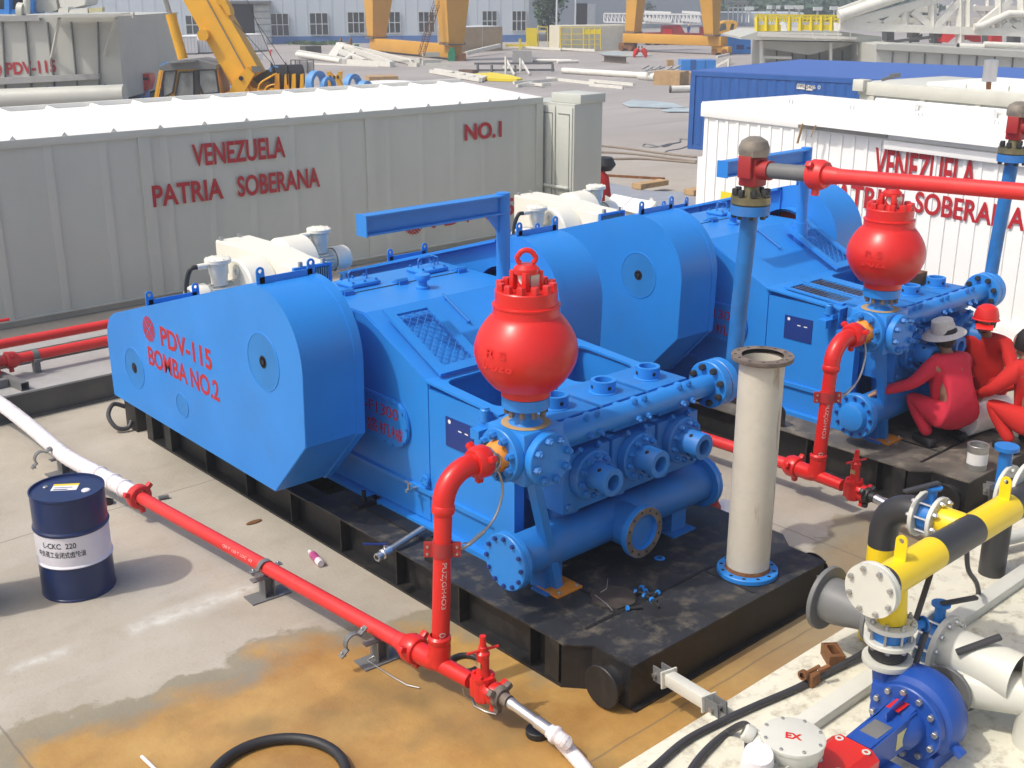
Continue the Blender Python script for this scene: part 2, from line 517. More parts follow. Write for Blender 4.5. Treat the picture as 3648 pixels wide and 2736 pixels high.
def noise(scale, det=6, rough=0.6, vec=None, mp=None):
    n = N.new('ShaderNodeTexNoise'); n.inputs['Scale'].default_value = scale; n.inputs['Detail'].default_value = det; n.inputs['Roughness'].default_value = rough
    src = vec or geo.outputs['Position']
    if mp:
        m = N.new('ShaderNodeMapping'); m.inputs['Rotation'].default_value = (0, 0, mp[0]); m.inputs['Scale'].default_value = (mp[1], mp[2], 1)
        L.new(src, m.inputs[0]); src = m.outputs[0]
    L.new(src, n.inputs['Vector'])
    return n.outputs[0]
def rng(v, a, b, c=0.0, d=1.0):
    n = N.new('ShaderNodeMapRange'); n.inputs[1].default_value = a; n.inputs[2].default_value = b; n.inputs[3].default_value = c; n.inputs[4].default_value = d
    L.new(v, n.inputs[0]); return n.outputs[0]
def mth(op, a, b=None):
    n = N.new('ShaderNodeMath'); n.operation = op
    for k, v in ((0, a), (1, b)):
        if v is None: continue
        if isinstance(v, (int, float)): n.inputs[k].default_value = v
        else: L.new(v, n.inputs[k])
    return n.outputs[0]
def mix(f, a, b):
    n = N.new('ShaderNodeMix'); n.data_type = 'RGBA'
    if isinstance(f, float): n.inputs['Factor'].default_value = f
    else: L.new(f, n.inputs['Factor'])
    for k, v in (('A', a), ('B', b)):
        if isinstance(v, tuple): n.inputs[k].default_value = (*v, 1)
        else: L.new(v, n.inputs[k])
    return n.outputs['Result']
def attr(nm):
    n = N.new('ShaderNodeAttribute'); n.attribute_name = nm; return n.outputs['Fac']
sep = N.new('ShaderNodeSeparateXYZ'); L.new(geo.outputs['Position'], sep.inputs[0])
base = mix(rng(noise(0.55, 7), .35, .65), (0.345, 0.305, 0.24), (0.445, 0.405, 0.335))
base = mix(rng(noise(2.6, 6, .7), .5, .75, 0, .45), base, (0.29, 0.255, 0.20))
base = mix(rng(noise(1.1, 5, .6, mp=(0.3, .5, 2.2)), .55, .72, 0, .4), base, (0.47, 0.44, 0.39))
base = mix(rng(noise(42, 3), .62, .72, 0, .5), base, (0.19, 0.165, 0.13))
base = mix(rng(noise(75, 2), .70, .76, 0, .6), base, (0.60, 0.57, 0.50))
far = rng(mth('ADD', sep.outputs[0], sep.outputs[1]), 34, 60)
fcol = mix(rng(noise(0.10, 6, .6, mp=(0.6, .6, 1.6)), .35, .65), (0.30, 0.28, 0.27), (0.38, 0.355, 0.34))
fcol = mix(rng(noise(0.35, 5, .6, mp=(-.7, .25, 2.5)), .52, .7, 0, .5), fcol, (0.23, 0.215, 0.205))
base = mix(far, base, fcol)
base = mix(mth('MULTIPLY', attr('scrape'), rng(noise(7, 4), .3, .6)), base, (0.60, 0.60, 0.55))
wob = mth('MULTIPLY', mth('SUBTRACT', noise(3.0, 5, .6), .5), .55)
st = mth('ADD', attr('stain'), wob)
wet = rng(st, -.02, .03)
base = mix(mth('MULTIPLY', wet, .85), base, mix(rng(noise(1.3, 5), .35, .65), (0.20, 0.175, 0.12), (0.27, 0.235, 0.155)))
wob2 = mth('MULTIPLY', mth('SUBTRACT', noise(1.4, 6, .6), .46), 1.3)
och = rng(mth('ADD', mth('ADD', attr('stain'), wob2), -.16), 0, .28)
left = rng(sep.outputs[0], 5.6, 7.0, 1, .25)
ocol = mix(rng(noise(1.0, 6, .65), .36, .62), (0.33, 0.165, 0.036), (0.50, 0.30, 0.085))
ocol = mix(rng(noise(0.8, 4, .5), .56, .70), ocol, (0.23, 0.15, 0.05))
base = mix(mth('MULTIPLY', mth('MULTIPLY', och, left), .92), base, ocol)
for co, v0 in ((1, 9.97), (1, 4.3), (0, 1.9), (0, 8.3), (1, 15.6)):
    d_ = mth('ABSOLUTE', mth('SUBTRACT', mth('ADD', sep.outputs[co], mth('MULTIPLY', mth('SUBTRACT', noise(2.0, 4), .5), .05)), v0))
    base = mix(rng(d_, .004, .012, .55, 0), base, (0.12, 0.10, 0.08))
L.new(base, bs.inputs['Base Color'])
L.new(rng(st, -.02, .25, .85, .42), bs.inputs['Roughness'])
bp = N.new('ShaderNodeBump'); bp.inputs['Strength'].default_value = .25; bp.inputs['Distance'].default_value = .02
L.new(noise(28, 6, .65), bp.inputs['Height']); L.new(bp.outputs[0], bs.inputs['Normal'])
gme.materials.append(gm)

# ================================================================ mud pump skids
GUARD = [(8.09, .604), (7.56, 1.16), (7.545, 1.786)]
gc = (8.155, 1.786); gr = .61
GUARD += [(gc[0]-gr*math.cos(a), gc[1]+gr*math.sin(a)) for a in [R(180-180+t) for t in range(8, 107, 7)]]
GUARD += [(11.05, 1.575), (11.18, 1.50), (11.25, 1.38), (11.27, 1.25), (11.26, .657)]

MESHBL = mat('perforated_blue_screen', (0.02, 0.19, 0.52), 0.5)
def perforate(m, sc, dark=(0.008, 0.05, 0.16)):
    t = m.node_tree; b = t.nodes['Principled BSDF']
    src = b.inputs['Base Color'].links[0].from_socket
    tc = t.nodes.new('ShaderNodeTexCoord'); v = t.nodes.new('ShaderNodeTexVoronoi'); v.inputs['Scale'].default_value = sc; v.inputs['Randomness'].default_value = 0.0
    mp = t.nodes.new('ShaderNodeMapping'); mp.inputs['Rotation'].default_value = (R(45), 0, 0)
    t.links.new(tc.outputs['Object'], mp.inputs[0]); t.links.new(mp.outputs[0], v.inputs['Vector'])
    r = t.nodes.new('ShaderNodeMapRange'); r.inputs[1].default_value = .30; r.inputs[2].default_value = .40; r.inputs[3].default_value = 1; r.inputs[4].default_value = 0
    t.links.new(v.outputs['Distance'], r.inputs[0])
    mx = t.nodes.new('ShaderNodeMix'); mx.data_type = 'RGBA'; mx.inputs['B'].default_value = (*dark, 1)
    t.links.new(r.outputs[0], mx.inputs['Factor']); t.links.new(src, mx.inputs['A']); t.links.new(mx.outputs['Result'], b.inputs['Base Color'])
perforate(MESHBL, 45)

def lug(b, x, y, z0, ax='Y', w_=.075, h=.13):
    "eye plate with a real hole, standing at x, y"
    n = 14
    import math as m_
    outer = [(-w_/2, 0), (w_/2, 0)]+[(w_/2*m_.cos(a), h-w_/2+w_/2*m_.sin(a)) for a in [PI*i/8 for i in range(9)]]
    k = len(outer)
    def P(u, v, d): return (x+u, y+d, z0+v) if ax == 'Y' else (x+d, y+u, z0+v)
    cx, cz, hr = 0, h-w_/2, w_*.24
    O = []; I = []
    for d in (-.006, .006):
        O.append([b.b.verts.new(P(u, v, d)) for u, v in outer])
        ang = [m_.atan2(v-cz, u-cx) for u, v in outer]
        I.append([b.b.verts.new(P(cx+hr*m_.cos(a), cz+hr*m_.sin(a), d)) for a in ang])
    for i in range(k):
        j = (i+1) % k
        b._q([O[0][i], O[0][j], I[0][j], I[0][i]]); b._q([O[1][j], O[1][i], I[1][i], I[1][j]])
        b._q([O[0][i], O[1][i], O[1][j], O[0][j]]); b._q([I[0][j], I[1][j], I[1][i], I[0][i]])

def guard(root, xa, xb, front):
    "belt guard between x = xa and xb; front = side (-1 / +1) that carries the closed face"
    lo, hi = min(xa, xb), max(xa, xb)
    xf = lo if front < 0 else hi
    b = MB()
    b.prism(GUARD, 'X', lo, hi, bev=.006)
    for f in b.b.faces:
        pass
    g = b.build('belt_guard', BLUE, root, sharp=28)
    # rim lip at the open side
    b = MB()
    xo = hi if front < 0 else lo
    n = len(GUARD)
    cy = sum(p[0] for p in GUARD)/n; cz = sum(p[1] for p in GUARD)/n
    big = [(cy+(p[0]-cy)*1.008, cz+(p[1]-cz)*1.014) for p in GUARD]
    b.prism(big, 'X', xo-.075 if front < 0 else xo+.069, xo+.006 if front < 0 else xo+.075-.081, bev=.003)
    b.build('guard_rim', BLUE, g)
    s = front
    for (cy, cz, r) in ((8.14, 1.75, .24), (10.68, 1.09, .20), (9.70, .956, .11)):
        b = MB()
        b.lathe([(0, .004), (r*.16, .004), (r*.16, .002), (r, .002), (r, -.004)], (xf, cy, cz), (s, 0, 0), 40)
        v = b.build('vent_screen', MESHBL, g)
        b = MB()
        b.lathe([(r, 0), (r, .005), (r+.010, .005), (r+.012, 0)], (xf, cy, cz), (s, 0, 0), 40)
        b.build('screen_rim', BLUE, v)
        if r > .15:
            b = MB(); b.lathe([(0, .008), (.026, .008), (.026, .004), (.055, .004), (.055, 0)], (xf, cy, cz), (s, 0, 0), 20)
            b.lathe([(0, .009), (.024, .009)], (xf, cy, cz), (s, 0, 0), 16)
            b.build('shaft_hole', DARKIN, v)
    for y0, z0 in ((8.17, 2.395), (10.28, 1.80)):
        b = MB()
        b.bx(lo+.035, hi-.035, y0-.006, y0+.006, z0-.03, z0+.055)
        lug(b, lo+.045, y0, z0-.03, h=.17)
        lug(b, hi-.045, y0, z0-.03, h=.17)
        b.build('lifting_strip', BLUE, g)
    return g

def flange(b, c, axis, r, th, n=0, hr=.02, hl=.03, br=None, bm=None):
    c = Vector(c); a = Vector(axis).normalized()
    b.lathe([(0, 0), (r-.006, 0), (r, .006), (r, th-.006), (r-.006, th), (0, th)], c, a, 36)

def pump(dx, second):
    global OFF
    OFF = Vector((dx, 0, 0))
    lab = ('blue mud pump lettered BOMBA NO.2 with red dampener on the nearer black skid' if not second else
           'blue mud pump with red dampener behind the tall rusty pipe, workers crouching at its end')
    root = thing('mud_pump', lab, 'pump', (6.3+dx, 8.2, 0), 'mud pumps on black skids')
    # ---- skid
    b = MB()
    for x0, s in ((5.0, 1), (7.55, -1)):
        b.bx(x0, x0+s*.20, 5.02, 11.35, 0, .022)
        b.bx(x0+s*.11, x0+s*.125, 5.02, 11.35, .022, .344)
        b.bx(x0, x0+s*.21, 8.2, 11.35, .325, .344)
        for k in range(8):
            y = 5.35+k*.80
            b.bx(x0+s*.012, x0+s*.108, y, y+.012, .022, .342)
        for y in (5.05, 10.9, 11.33): b.bx(x0+s*.004, x0+s*.24, y, y+.14, .0, .342)
        b.bx(x0+s*.0, x0+s*.25, 11.72, 11.99, .0, .34, .006)
    b.bx(5.14, 7.41, 4.50, 4.52, .02, .344)
    b.bx(5.14, 5.16, 4.52, 4.86, .02, .344); b.bx(7.39, 7.41, 4.52, 4.86, .02, .344)
    b.bx(5.16, 7.39, 4.46, 4.60, 0, .02)
    b.prism([(5.0, 5.02), (5.14, 4.86), (5.16, 4.87), (5.02, 5.04)], 'Z', .0, .344)
    b.prism([(7.55, 5.02), (7.41, 4.86), (7.39, 4.87), (7.53, 5.04)], 'Z', .0, .344)
    for y in (7.2, 8.9, 10.4, 11.75): b.bx(5.13, 7.42, y, y+.1, .05, .34)
    b.build('skid_frame', BLACK, root)
    b = MB()
    b.prism([(4.995, 5.0), (5.14, 4.838), (5.145, 4.485), (7.405, 4.485), (7.41, 4.838), (7.555, 5.0), (7.555, 8.2), (4.995, 8.2)], 'Z', .345, .36)
    dk = b.build('deck_plate', DECK2 if second else DECK, root)
    b = MB()
    for x0, x1, y0, y1 in ((5.25, 7.3, 5.02, 5.05), (5.62, 5.64, 5.05, 5.5), (6.55, 6.57, 4.55, 5.02)):
        b.bx(x0, x1, y0, y1, .3605, .364)
    b.build('weld_seam', BLACK, dk)
    for s, x0 in ((1, 5.02), (-1, 7.53)):
        b = MB()
        b.lathe([(0, 0), (.150, 0), (.155, .006), (.155, .018), (.11, .02), (.11, .10), (.125, .14), (.125, .34), (0, .34)], (x0, 4.66, .165), (s, 0, 0), 28)
        b.build('tow_roller', BLACK, root)
    b = MB(); lug(b, 5.06, 6.55, .345, 'X', .16, .24); b.build('skid_lug', BLACK, root)
    # ---- power end
    b = MB()
    b.bx(5.40, 7.27, 6.15, 10.3, .36, .40)
    b.prism([(7.06, .40), (7.06, 1.64), (7.11, 1.645), (7.93, 2.05), (9.05, 2.05), (9.75, 1.75), (10.15, 1.2), (10.15, .40)], 'X', 5.47, 7.20, bev=.012)
    for x in (5.47, 6.30, 7.13):
        b.bx(x, x+.07, 6.20, 7.06, .40, 1.585)
    b.bx(5.541, 7.129, 6.20, 6.30, .401, 1.584)
    b.bx(5.54, 7.13, 6.301, 7.059, .80, .82)
    b.bx(5.44, 5.47, 6.2, 10.1, .66, .70)
    pe = b.build('power_end', BLUE, root, sharp=25)
    M = Matrix.Rotation(math.atan2(.055, .86), 4, 'X')
    M = Matrix.Translation((0, 6.19, 1.585)) @ M @ Matrix.Translation((0, -6.19, 0))
    b = MB()
    b.frameplate(5.455, 6.335, 6.19, 7.10, (5.56, 6.24, 6.29, 6.98), .001, .02, .10, 6, M)
    b.frameplate(6.336, 7.215, 6.19, 7.10, (6.43, 7.11, 6.29, 6.98), .001, .02, .10, 6, M)
    b.build('well_frame', BLUE, pe)
    b = MB(); b.bx(5.545, 6.295, 6.305, 7.055, .822, .83); b.bx(6.375, 7.125, 6.305, 7.055, .822, .83); b.build('well_floor', DARKIN, pe)
    b = MB()
    for x in (5.9, 6.75): b.cyl((x, 6.3, 1.05), (x, 7.05, 1.05), .07); b.cyl((x, 6.62, 1.05), (x, 6.68, 1.05), .12)
    b.build('piston_rod', STEEL, pe)
    if second:
        for x0 in (5.58, 5.93):
            b = MB()
            T = M @ Matrix.Translation((x0, 6.25, .022))
            b.rect_ring(T, .33, .72, .045, .018)
            w_ = MB()
            for i in range(11): w_.bx(.045, .285, .07+i*.057, .074+i*.057, .004, .010, 0, T)
            for i in range(4): w_.bx(.085+i*.055, .089+i*.055, .045, .675, .003, .008, 0, T)
            g = b.build('well_grating', BLUE, pe); w_.build('grating_wire', STEEL, g)
    # hatches
    for hx in (6.02, 6.83):
        b = MB(); b.bx(hx-.17, hx+.17, 8.66, 8.92, 2.051, 2.095, .02)
        h = b.build('hatch_cover', BLUE, pe)
        b = MB()
        for i in (-1, 1):
            for j in (-1, 0, 1): b.lathe([(0, 0), (.013, 0), (.013, .018), (0, .018)], (hx+j*.13, 8.79+i*.10, 2.096), (0, 0, 1), 6, smooth=False)
        b.build('hatch_bolts', BLUE_D, h)
        b = MB(); b.tube([(hx-.1, 8.80, 2.09), (hx-.1, 8.80, 2.17), (hx-.085, 8.80, 2.185), (hx+.085, 8.80, 2.185), (hx+.1, 8.80, 2.17), (hx+.1, 8.80, 2.09)], .008, 8)
        b.build('hatch_handle', BLUE_D, h)
    b = MB(); b.bx(5.62, 7.12, 8.545, 8.562, 2.0505, 2.0545); b.build('lid_gap', DARKIN, pe)
    for x in (5.72, 6.33, 7.04):
        b = MB(); b.bx(x-.05, x+.05, 8.50, 8.52, 2.05, 2.09); b.cyl((x-.06, 8.54, 2.085), (x+.06, 8.54, 2.085), .02, n=10); b.prism([(8.56, 2.05), (8.66, 2.05), (8.56, 2.10)], 'X', x-.03, x+.03)
        b.build('lid_hinge', BLUE_D, pe)
    b = MB(); b.tube([(5.60, 8.90, 2.05), (5.60, 8.90, 2.15), (5.60, 9.03, 2.15), (5.60, 9.03, 2.05)], .008, 8); b.tube([(7.05, 8.90, 2.05), (7.05, 8.90, 2.14), (7.05, 9.03, 2.14), (7.05, 9.03, 2.05)], .008, 8); b.build('lid_handle', BLUE_D, pe)
    b = MB(); b.lathe([(0, 0), (.065, 0), (.065, .02), (.04, .03), (.04, .075), (.068, .085), (.075, .11), (.068, .135), (0, .145)], (6.37, 8.27, 2.05), (0, 0, 1), 24); b.build('breather', BLUE, pe)
    # slope furniture
    def slope(x, y, dz=0): return Vector((x, y, 1.645+(y-7.11)*(.405/.82)+dz))
    b = MB(); b.tube([slope(6.32, 7.92, .03), slope(6.32, 7.55, .03)], .012, 8); b.cyl(slope(6.32, 7.88), slope(6.32, 7.88, .035), .008); b.cyl(slope(6.32, 7.58), slope(6.32, 7.58, .035), .008); b.build('grab_rod', BLUE_D, pe)
    ydir = Vector((0, .82, .405)).normalized(); xd = Vector((1, 0, 0)); nd = xd.cross(ydir)
    po = Vector((5.56, 7.02, 1.685)) if not second else Vector((6.62, 7.0, 1.685))
    T = Matrix(((1, ydir.x, nd.x, po.x), (0, ydir.y, nd.y, po.y), (0, ydir.z, nd.z, po.z), (0, 0, 0, 1)))
    b = MB(); b.rect_ring(T, .50, .86, .085, .028)
    sp = b.build('slope_screen', BLUE, pe)
    b = MB()
    L0, W0 = .69, .33
    for k in range(-3, 10):
        for sg in (1, -1):
            p0 = (k*.075, 0) if sg > 0 else (k*.075, 0)
            a = []
            for tt in (0, 1):
                u = k*.085+(W0*tt if sg > 0 else W0*(1-tt)); v = W0*tt
            # diagonal wire clipped to the opening
            pts = []
            for q in range(25):
                uu = q/24*W0; vv = k*.085+(uu if sg > 0 else W0-uu)
                if 0 <= vv <= L0: pts.append((uu, vv))
            if len(pts) > 1:
                q0 = T @ Vector((.085+pts[0][0], .085+pts[0][1], .016)); q1 = T @ Vector((.085+pts[-1][0], .085+pts[-1][1], .016))
                b.bar(q0, q1, .006, .006)
    b.build('expanded_wire', BLUE_D, sp)
    # oval inspection cover and plates on the side wall
    pts = []
    for cx, q in ((7.98, 0), (7.52, 2)):
        for i in range(9):
            a = -PI/2+PI*i/8+(0 if q == 0 else PI)
            pts.append((cx+.215*math.cos(a), 1.17+.215*math.sin(a)))
    b = MB(); b.prism(pts, 'X', 5.435, 5.4695, bev=.008)
    cp = b.build('inspection_cover', BLUE, pe)
    b = MB()
    for (y, z_) in [(7.52+.46*i/4, 1.17+s*.19) for i in range(5) for s in (1, -1)]+[(7.33, 1.17), (7.38, 1.04), (7.38, 1.30)]:
        b.lathe([(0, 0), (.012, 0), (.012, .012), (0, .012)], (5.435, y, z_), (-1, 0, 0), 6, smooth=False)
    b.build('cover_bolts', BLUE_D, cp)
    text('RS-F1300', LETTER, cp, (5.435, 8.10, 1.21), (0, -1, 0), (0, 0, 1), .10, width=.66)
    text('\u8363\u76db\u673a\u68b0', LETTER, cp, (5.435, 8.08, 1.03), (0, -1, 0), (0, 0, 1), .12, width=.70)
    b = MB(); b.bx(5.462, 5.4695, 6.50, 6.84, 1.17, 1.42); npl = b.build('name_plate', BLUE_P, pe)
    b = MB(); b.lathe([(0, 0), (.018, 0)], (5.4615, 6.79, 1.385), (-1, 0, 0), 16)
    for y in (6.66, 6.58): b.bx(5.4605, 5.4615, y-.02, y+.02, 1.33, 1.34)
    b.build('plate_marks', LETTER_W, npl)
    b = MB(); b.lathe([(0, 0), (.05, 0), (.05, .02), (0, .02)], (5.45, 7.1, .78), (-1, 0, 0), 20); b.hexes((5.43, 7.1, .78), (-1, 0, 0), .035, 6, .007, .01); b.build('drain_cover', BLUE, pe)
    b = MB(); b.cyl((5.45, 7.22, .68), (5.33, 7.22, .68), .014); b.cyl((5.36, 7.22, .68), (5.36, 7.22, .74), .012); b.bar((5.36, 7.17, .745), (5.36, 7.27, .75), .015, .006); b.build('drain_valve', STEEL, pe)
    b = MB(); b.bx(5.38, 5.50, 6.22, 6.34, 1.5, 1.55); b.lathe([(0, 0), (.04, 0), (.04, .09), (.03, .1), (.03, .11), (0, .11)], (5.40, 6.28, 1.55), (0, 0, 1), 18); b.bx(5.30, 5.40, 6.24, 6.34, 1.42, 1.50); b.build('lubricator', BLUE, pe)
    b = MB(); b.bx(5.26, 5.40, 6.9, 7.7, .361, .375); b.bx(5.2, 5.46, 7.75, 7.86, .361, .40); b.cyl((5.30, 7.80, .40), (5.30, 7.80, .50), .022, n=6); b.build('base_clamp', BLACK, root)
    # ---- guards
    gl = guard(root, 4.60, 5.17, -1)
    gr_ = guard(root, 7.43, 8.00, +1)
    if not second:
        text('PDV-115', LETTER, gl, (4.60, 10.02, 1.47), (0, -1, -.02), (0, 0, 1), .185, width=.98, bold=.025)
        text('BOMBA NO.2', LETTER, gl, (4.60, 10.33, 1.21), (0, -1, -.02), (0, 0, 1), .185, width=1.38, bold=.02)
        emblem(LETTER, gl, (4.60, 10.26, 1.58), (0, -1, 0), (0, 0, 1), .125)
    # back ribs seen through the open side of the right guard, and pulley shield
    b = MB(); b.lathe([(.42, 0), (.42, .20), (.40, .20), (.40, 0)], (7.24, 8.155, 1.72), (1, 0, 0), 36); b.build('pulley_shield', BLUE, gr_)
    b = MB(); b.lathe([(0, 0), (.39, 0)], (7.40, 8.155, 1.72), (-1, 0, 0), 36); b.build('pulley', RED_D, gr_)
    b = MB()
    for y, z0, z1 in ((8.36, 2.0, 2.36), (9.6, 1.45, 1.98)): b.bx(7.395, 7.43, y, y+.012, z0, z1)
    b.prism([(8.36, 2.335), (8.36, 2.36), (11.1, 1.555), (11.1, 1.53)], 'X', 7.33, 7.43)
    b.build('guard_rib', BLUE, gr_)
    # ---- jib crane
    b = MB(); b.cyl((6.78, 7.62, 1.6), (6.78, 7.62, 2.965), .062, n=28)
    if second: b.cyl((6.78, 7.62, 1.7), (6.78, 7.62, 2.12), .085, n=28)
    pst = b.build('jib_post', BLUE, root)
    b = MB()
    b.bx(5.28, 6.76, 7.56, 7.68, 2.935, 2.95); b.bx(5.28, 6.76, 7.56, 7.68, 2.785, 2.80); b.bx(5.28, 6.76, 7.61, 7.63, 2.80, 2.935)
    b.bx(5.268, 5.28, 7.55, 7.69, 2.78, 2.955)
    b.prism([(6.72, 2.785), (6.58, 2.785), (6.72, 2.62)], 'Y', 7.61, 7.63)
    b.build('jib_arm', BLUE, pst)
    # ---- fluid end
    fy = 5.80
    for i, cx in enumerate((5.80, 6.32, 6.84)):
        b = MB()
        b.bx(cx-.245, cx+.245, 5.585, 6.10, .95, 1.42, .012)
        b.bx(cx-.245, cx+.245, 5.78, 6.17, 1.30, 1.632, .008)
        b.bx(cx-.235, cx+.235, 5.71, 6.20, 1.633, 1.662, .004)
        fm = b.build('fluid_module', BLUE_D if i else BLUE_D, root)
        b = MB()
        b.lathe([(.07, .0), (.07, .10), (.10, .10), (.10, .012), (.112, .006), (.112, 0)], (cx, 5.93, 1.662), (0, 0, 1), 32)
        vc = b.build('valve_cap', BLUE, fm)
        b = MB()
        for k in range(4):
            a = PI/4+PI/2*k+.5
            d = Vector((math.cos(a), math.sin(a), 0))
            b.lathe([(0, 0), (.016, 0)], Vector((cx, 5.93, 1.715))+d*.1008, d, 12)
        b.build('spanner_hole', DARKIN, vc)
        b = MB(); b.lathe([(0, 0), (.069, 0)], (cx, 5.93, 1.68), (0, 0, 1), 24); b.build('cap_recess', BLUE_D, vc)
        b = MB()
        b.lathe([(0, 0), (.185, 0), (.195, .01), (.195, .075), (.185, .085), (0, .085)], (cx, 5.586, 1.235), (0, -1, 0), 40)
        ch = b.build('cylinder_head', BLUE_D, fm)
        b = MB(); b.hexes((cx, 5.50, 1.235), (0, -1, 0), .155, 10, .023, .03, .2, .045); b.build('head_bolts', BLUE_D, ch)
        b = MB(); b.lathe([(0, .05), (.062, .05), (.062, .19), (.105, .19), (.108, .18), (.108, 0)], (cx, 5.501, 1.235), (0, -1, 0), 32); sk = b.build('head_plug', BLUE_D, ch)
        b = MB()
        for k in range(4):
            a = PI/2*k+.6
            u, v, a_ = frame((0, -1, 0))
            d = u*math.cos(a)+v*math.sin(a)
            b.lathe([(0, 0), (.017, 0)], Vector((cx, 5.40, 1.235))+d*.1088, d, 12)
        b.lathe([(0, 0), (.05, 0)], (cx, 5.448, 1.235), (0, -1, 0), 16)
        b.build('spanner_hole', DARKIN, sk)
        b = MB()
        for sx in (-.20, .20):
            b.lathe([(0, 0), (.026, 0), (.026, .028), (0, .028)], (cx+sx, 5.583, 1.01), (0, -1, 0), 6, smooth=False)
        for sx in (-.10, .10): b.lathe([(0, 0), (.022, 0), (.022, .05), (0, .05)], (cx+sx, 5.59, 1.415), (0, -.7, .7), 6, smooth=False)
        b.build('module_bolts', BLUE_D, fm)
    # discharge manifold
    b = MB()
    b.cyl((5.38, 5.60, 1.60), (7.22, 5.60, 1.60), .088, n=32)
    for cx in (5.80, 6.32, 6.84):
        for sx in (-.10, .10): b.cyl((cx+sx, 5.62, 1.615), (cx+sx, 5.78, 1.60), .052, n=18)
        b.bx(cx-.19, cx+.19, 5.63, 5.775, 1.45, 1.54, .01)
    mf = b.build('discharge_manifold', BLUE, root)
    b = MB()
    for cx in (5.80, 6.32, 6.84):
        for sx in (-.055, .055):
            for an, ln in ((1.05, .05), (-.35, .05)):
                d = Vector((0, -math.cos(an), math.sin(an)))
                b.lathe([(0, 0), (.024, 0), (.024, .03), (.016, .03), (.014, .05), (0, .05)], Vector((cx+sx, 5.60, 1.60))+d*.086, d, 6, smooth=False)
    b.build('manifold_studs', BLUE_D, mf)
    b = MB(); flange(b, (7.20, 5.60, 1.60), (1, 0, 0), .195, .085); flange(b, (7.292, 5.60, 1.60), (1, 0, 0), .195, .085)
    ef = b.build('end_flange', BLUE, mf)
    b = MB(); b.cyl((7.285, 5.60, 1.60), (7.292, 5.60, 1.60), .19, n=36); b.build('gasket', RUST, ef)
    b = MB(); b.hexes((7.20, 5.60, 1.60), (-1, 0, 0), .15, 8, .028, .04, .3); b.hexes((7.377, 5.60, 1.60), (1, 0, 0), .15, 8, .028, .04, .3); b.build('flange_bolts', DARKST, ef)
    # cross
    b = MB(); b.bx(5.0, 5.38, 5.41, 5.79, 1.395, 1.78, .014)
    cr = b.build('discharge_cross', BLUE, root)
    b = MB(); b.lathe([(.085, 0), (.17, 0), (.175, .004), (.17, .006), (.085, .006)], (5.19, 5.60, 1.7805), (0, 0, 1), 32); b.build('seat_ring', WOOD, cr)
    for c, ax in (((5.0, 5.60, 1.60), (-1, 0, 0)), ((5.19, 5.41, 1.575), (0, -1, 0)), ((5.30, 5.79, 1.58), (0, 1, 0))):
        b = MB(); flange(b, c, ax, .195, .07); fl = b.build('cross_flange', BLUE, cr)
        b = MB(); b.hexes(Vector(c)+Vector(ax)*.071, ax, .15, 8, .029, .04, .25, .055); b.build('flange_bolts', BLUE_D, fl)
    b = MB(); b.lathe([(.115, 0), (.10, .05), (.075, .07), (.072, .16), (0, .16)], (4.93, 5.60, 1.60), (-1, 0, 0), 28); b.build('outlet_nipple', ORANGE, cr)
    # dampener
    dx0, dy0 = 5.19, 5.60
    b = MB(); b.lathe([(.13, 1.782), (.10, 1.80), (.08, 1.83), (.078, 1.90), (.165, 1.905), (.17, 1.91), (.17, 1.985), (.16, 1.99), (0, 1.99)], (dx0, dy0, 0), (0, 0, 1), 40); nk = b.build('dampener_neck', BLUE, root)
    b = MB(); b.hexes((dx0, dy0, 1.904), (0, 0, -1), .135, 10, .022, .05); b.build('neck_bolts', RUSTF, nk)
    prof = [(0, 1.992), (.172, 1.992), (.172, 2.06)]
    for i in range(25):
        tt = i/24
        zz = 2.06+.515*tt
        # bulb outline
        s_ = math.sin(PI*(0.10+0.80*tt))
        prof.append((.145+.215*max(0, s_)**.80*(1-.02*tt), zz))
    prof[-1] = (.232, 2.565)
    prof += [(.228, 2.575), (.228, 2.625), (.233, 2.63), (.233, 2.64), (.214, 2.646), (.214, 2.735), (.208, 2.742), (0, 2.742)]
    prof = prof[:3]+[(max(.172, r), h) for r, h in prof[3:]][:25]+prof[28:]
    b = MB(); b.lathe(prof, (dx0, dy0, 0), (0, 0, 1), 56); dm = b.build('pulsation_dampener', RED, root, sharp=30)
    b = MB(); b.hexes((dx0, dy0, 2.742), (0, 0, 1), .18, 12, .031, .05, .1); b.build('lid_bolts', RED, dm)
    b = MB()
    b.lathe([(.088, 2.85), (.09, 2.86), (.088, 2.885), (.06, 2.91), (0, 2.915)], (dx0, dy0, 0), (0, 0, 1), 24)
    for sx, sy in ((-.062, -.062), (.062, -.062), (-.062, .062), (.062, .062)):
        b.bx(dx0+sx-.022, dx0+sx+.022, dy0+sy-.022, dy0+sy+.022, 2.742, 2.87, .008)
    b.lathe([(.05, 2.742), (.03, 2.80), (0, 2.81)], (dx0, dy0, 0), (0, 0, 1), 16)
    vis = Vector((RT.x, RT.y, 0)).normalized()
    b.tube([Vector((dx0, dy0, 2.905))+vis*(.055*math.cos(a)*(1.15 if math.sin(a) < .2 else 1))+Vector((0, 0, .05+.05*math.sin(a))) for a in [R(-50+i*280/16) for i in range(17)]], .018, 10)
    cg = b.build('gauge_cap', RED, dm)
    b = MB(); b.lathe([(0, .012), (.042, .012), (.045, .006), (.045, 0), (0, 0)], (dx0-.03, dy0-.02, 2.815), (-.8, -.55, .15), 24); b.build('pressure_gauge', LETTER_W, cg)
    b = MB(); b.bx(dx0+.02, dx0+.024, dy0-.095, dy0-.09, 2.75, 2.86) if False else b.bx(dx0-.04, dx0+.04, dy0-.086, dy0-.083, 2.752, 2.85); b.build('cap_plate', STEEL, cg)
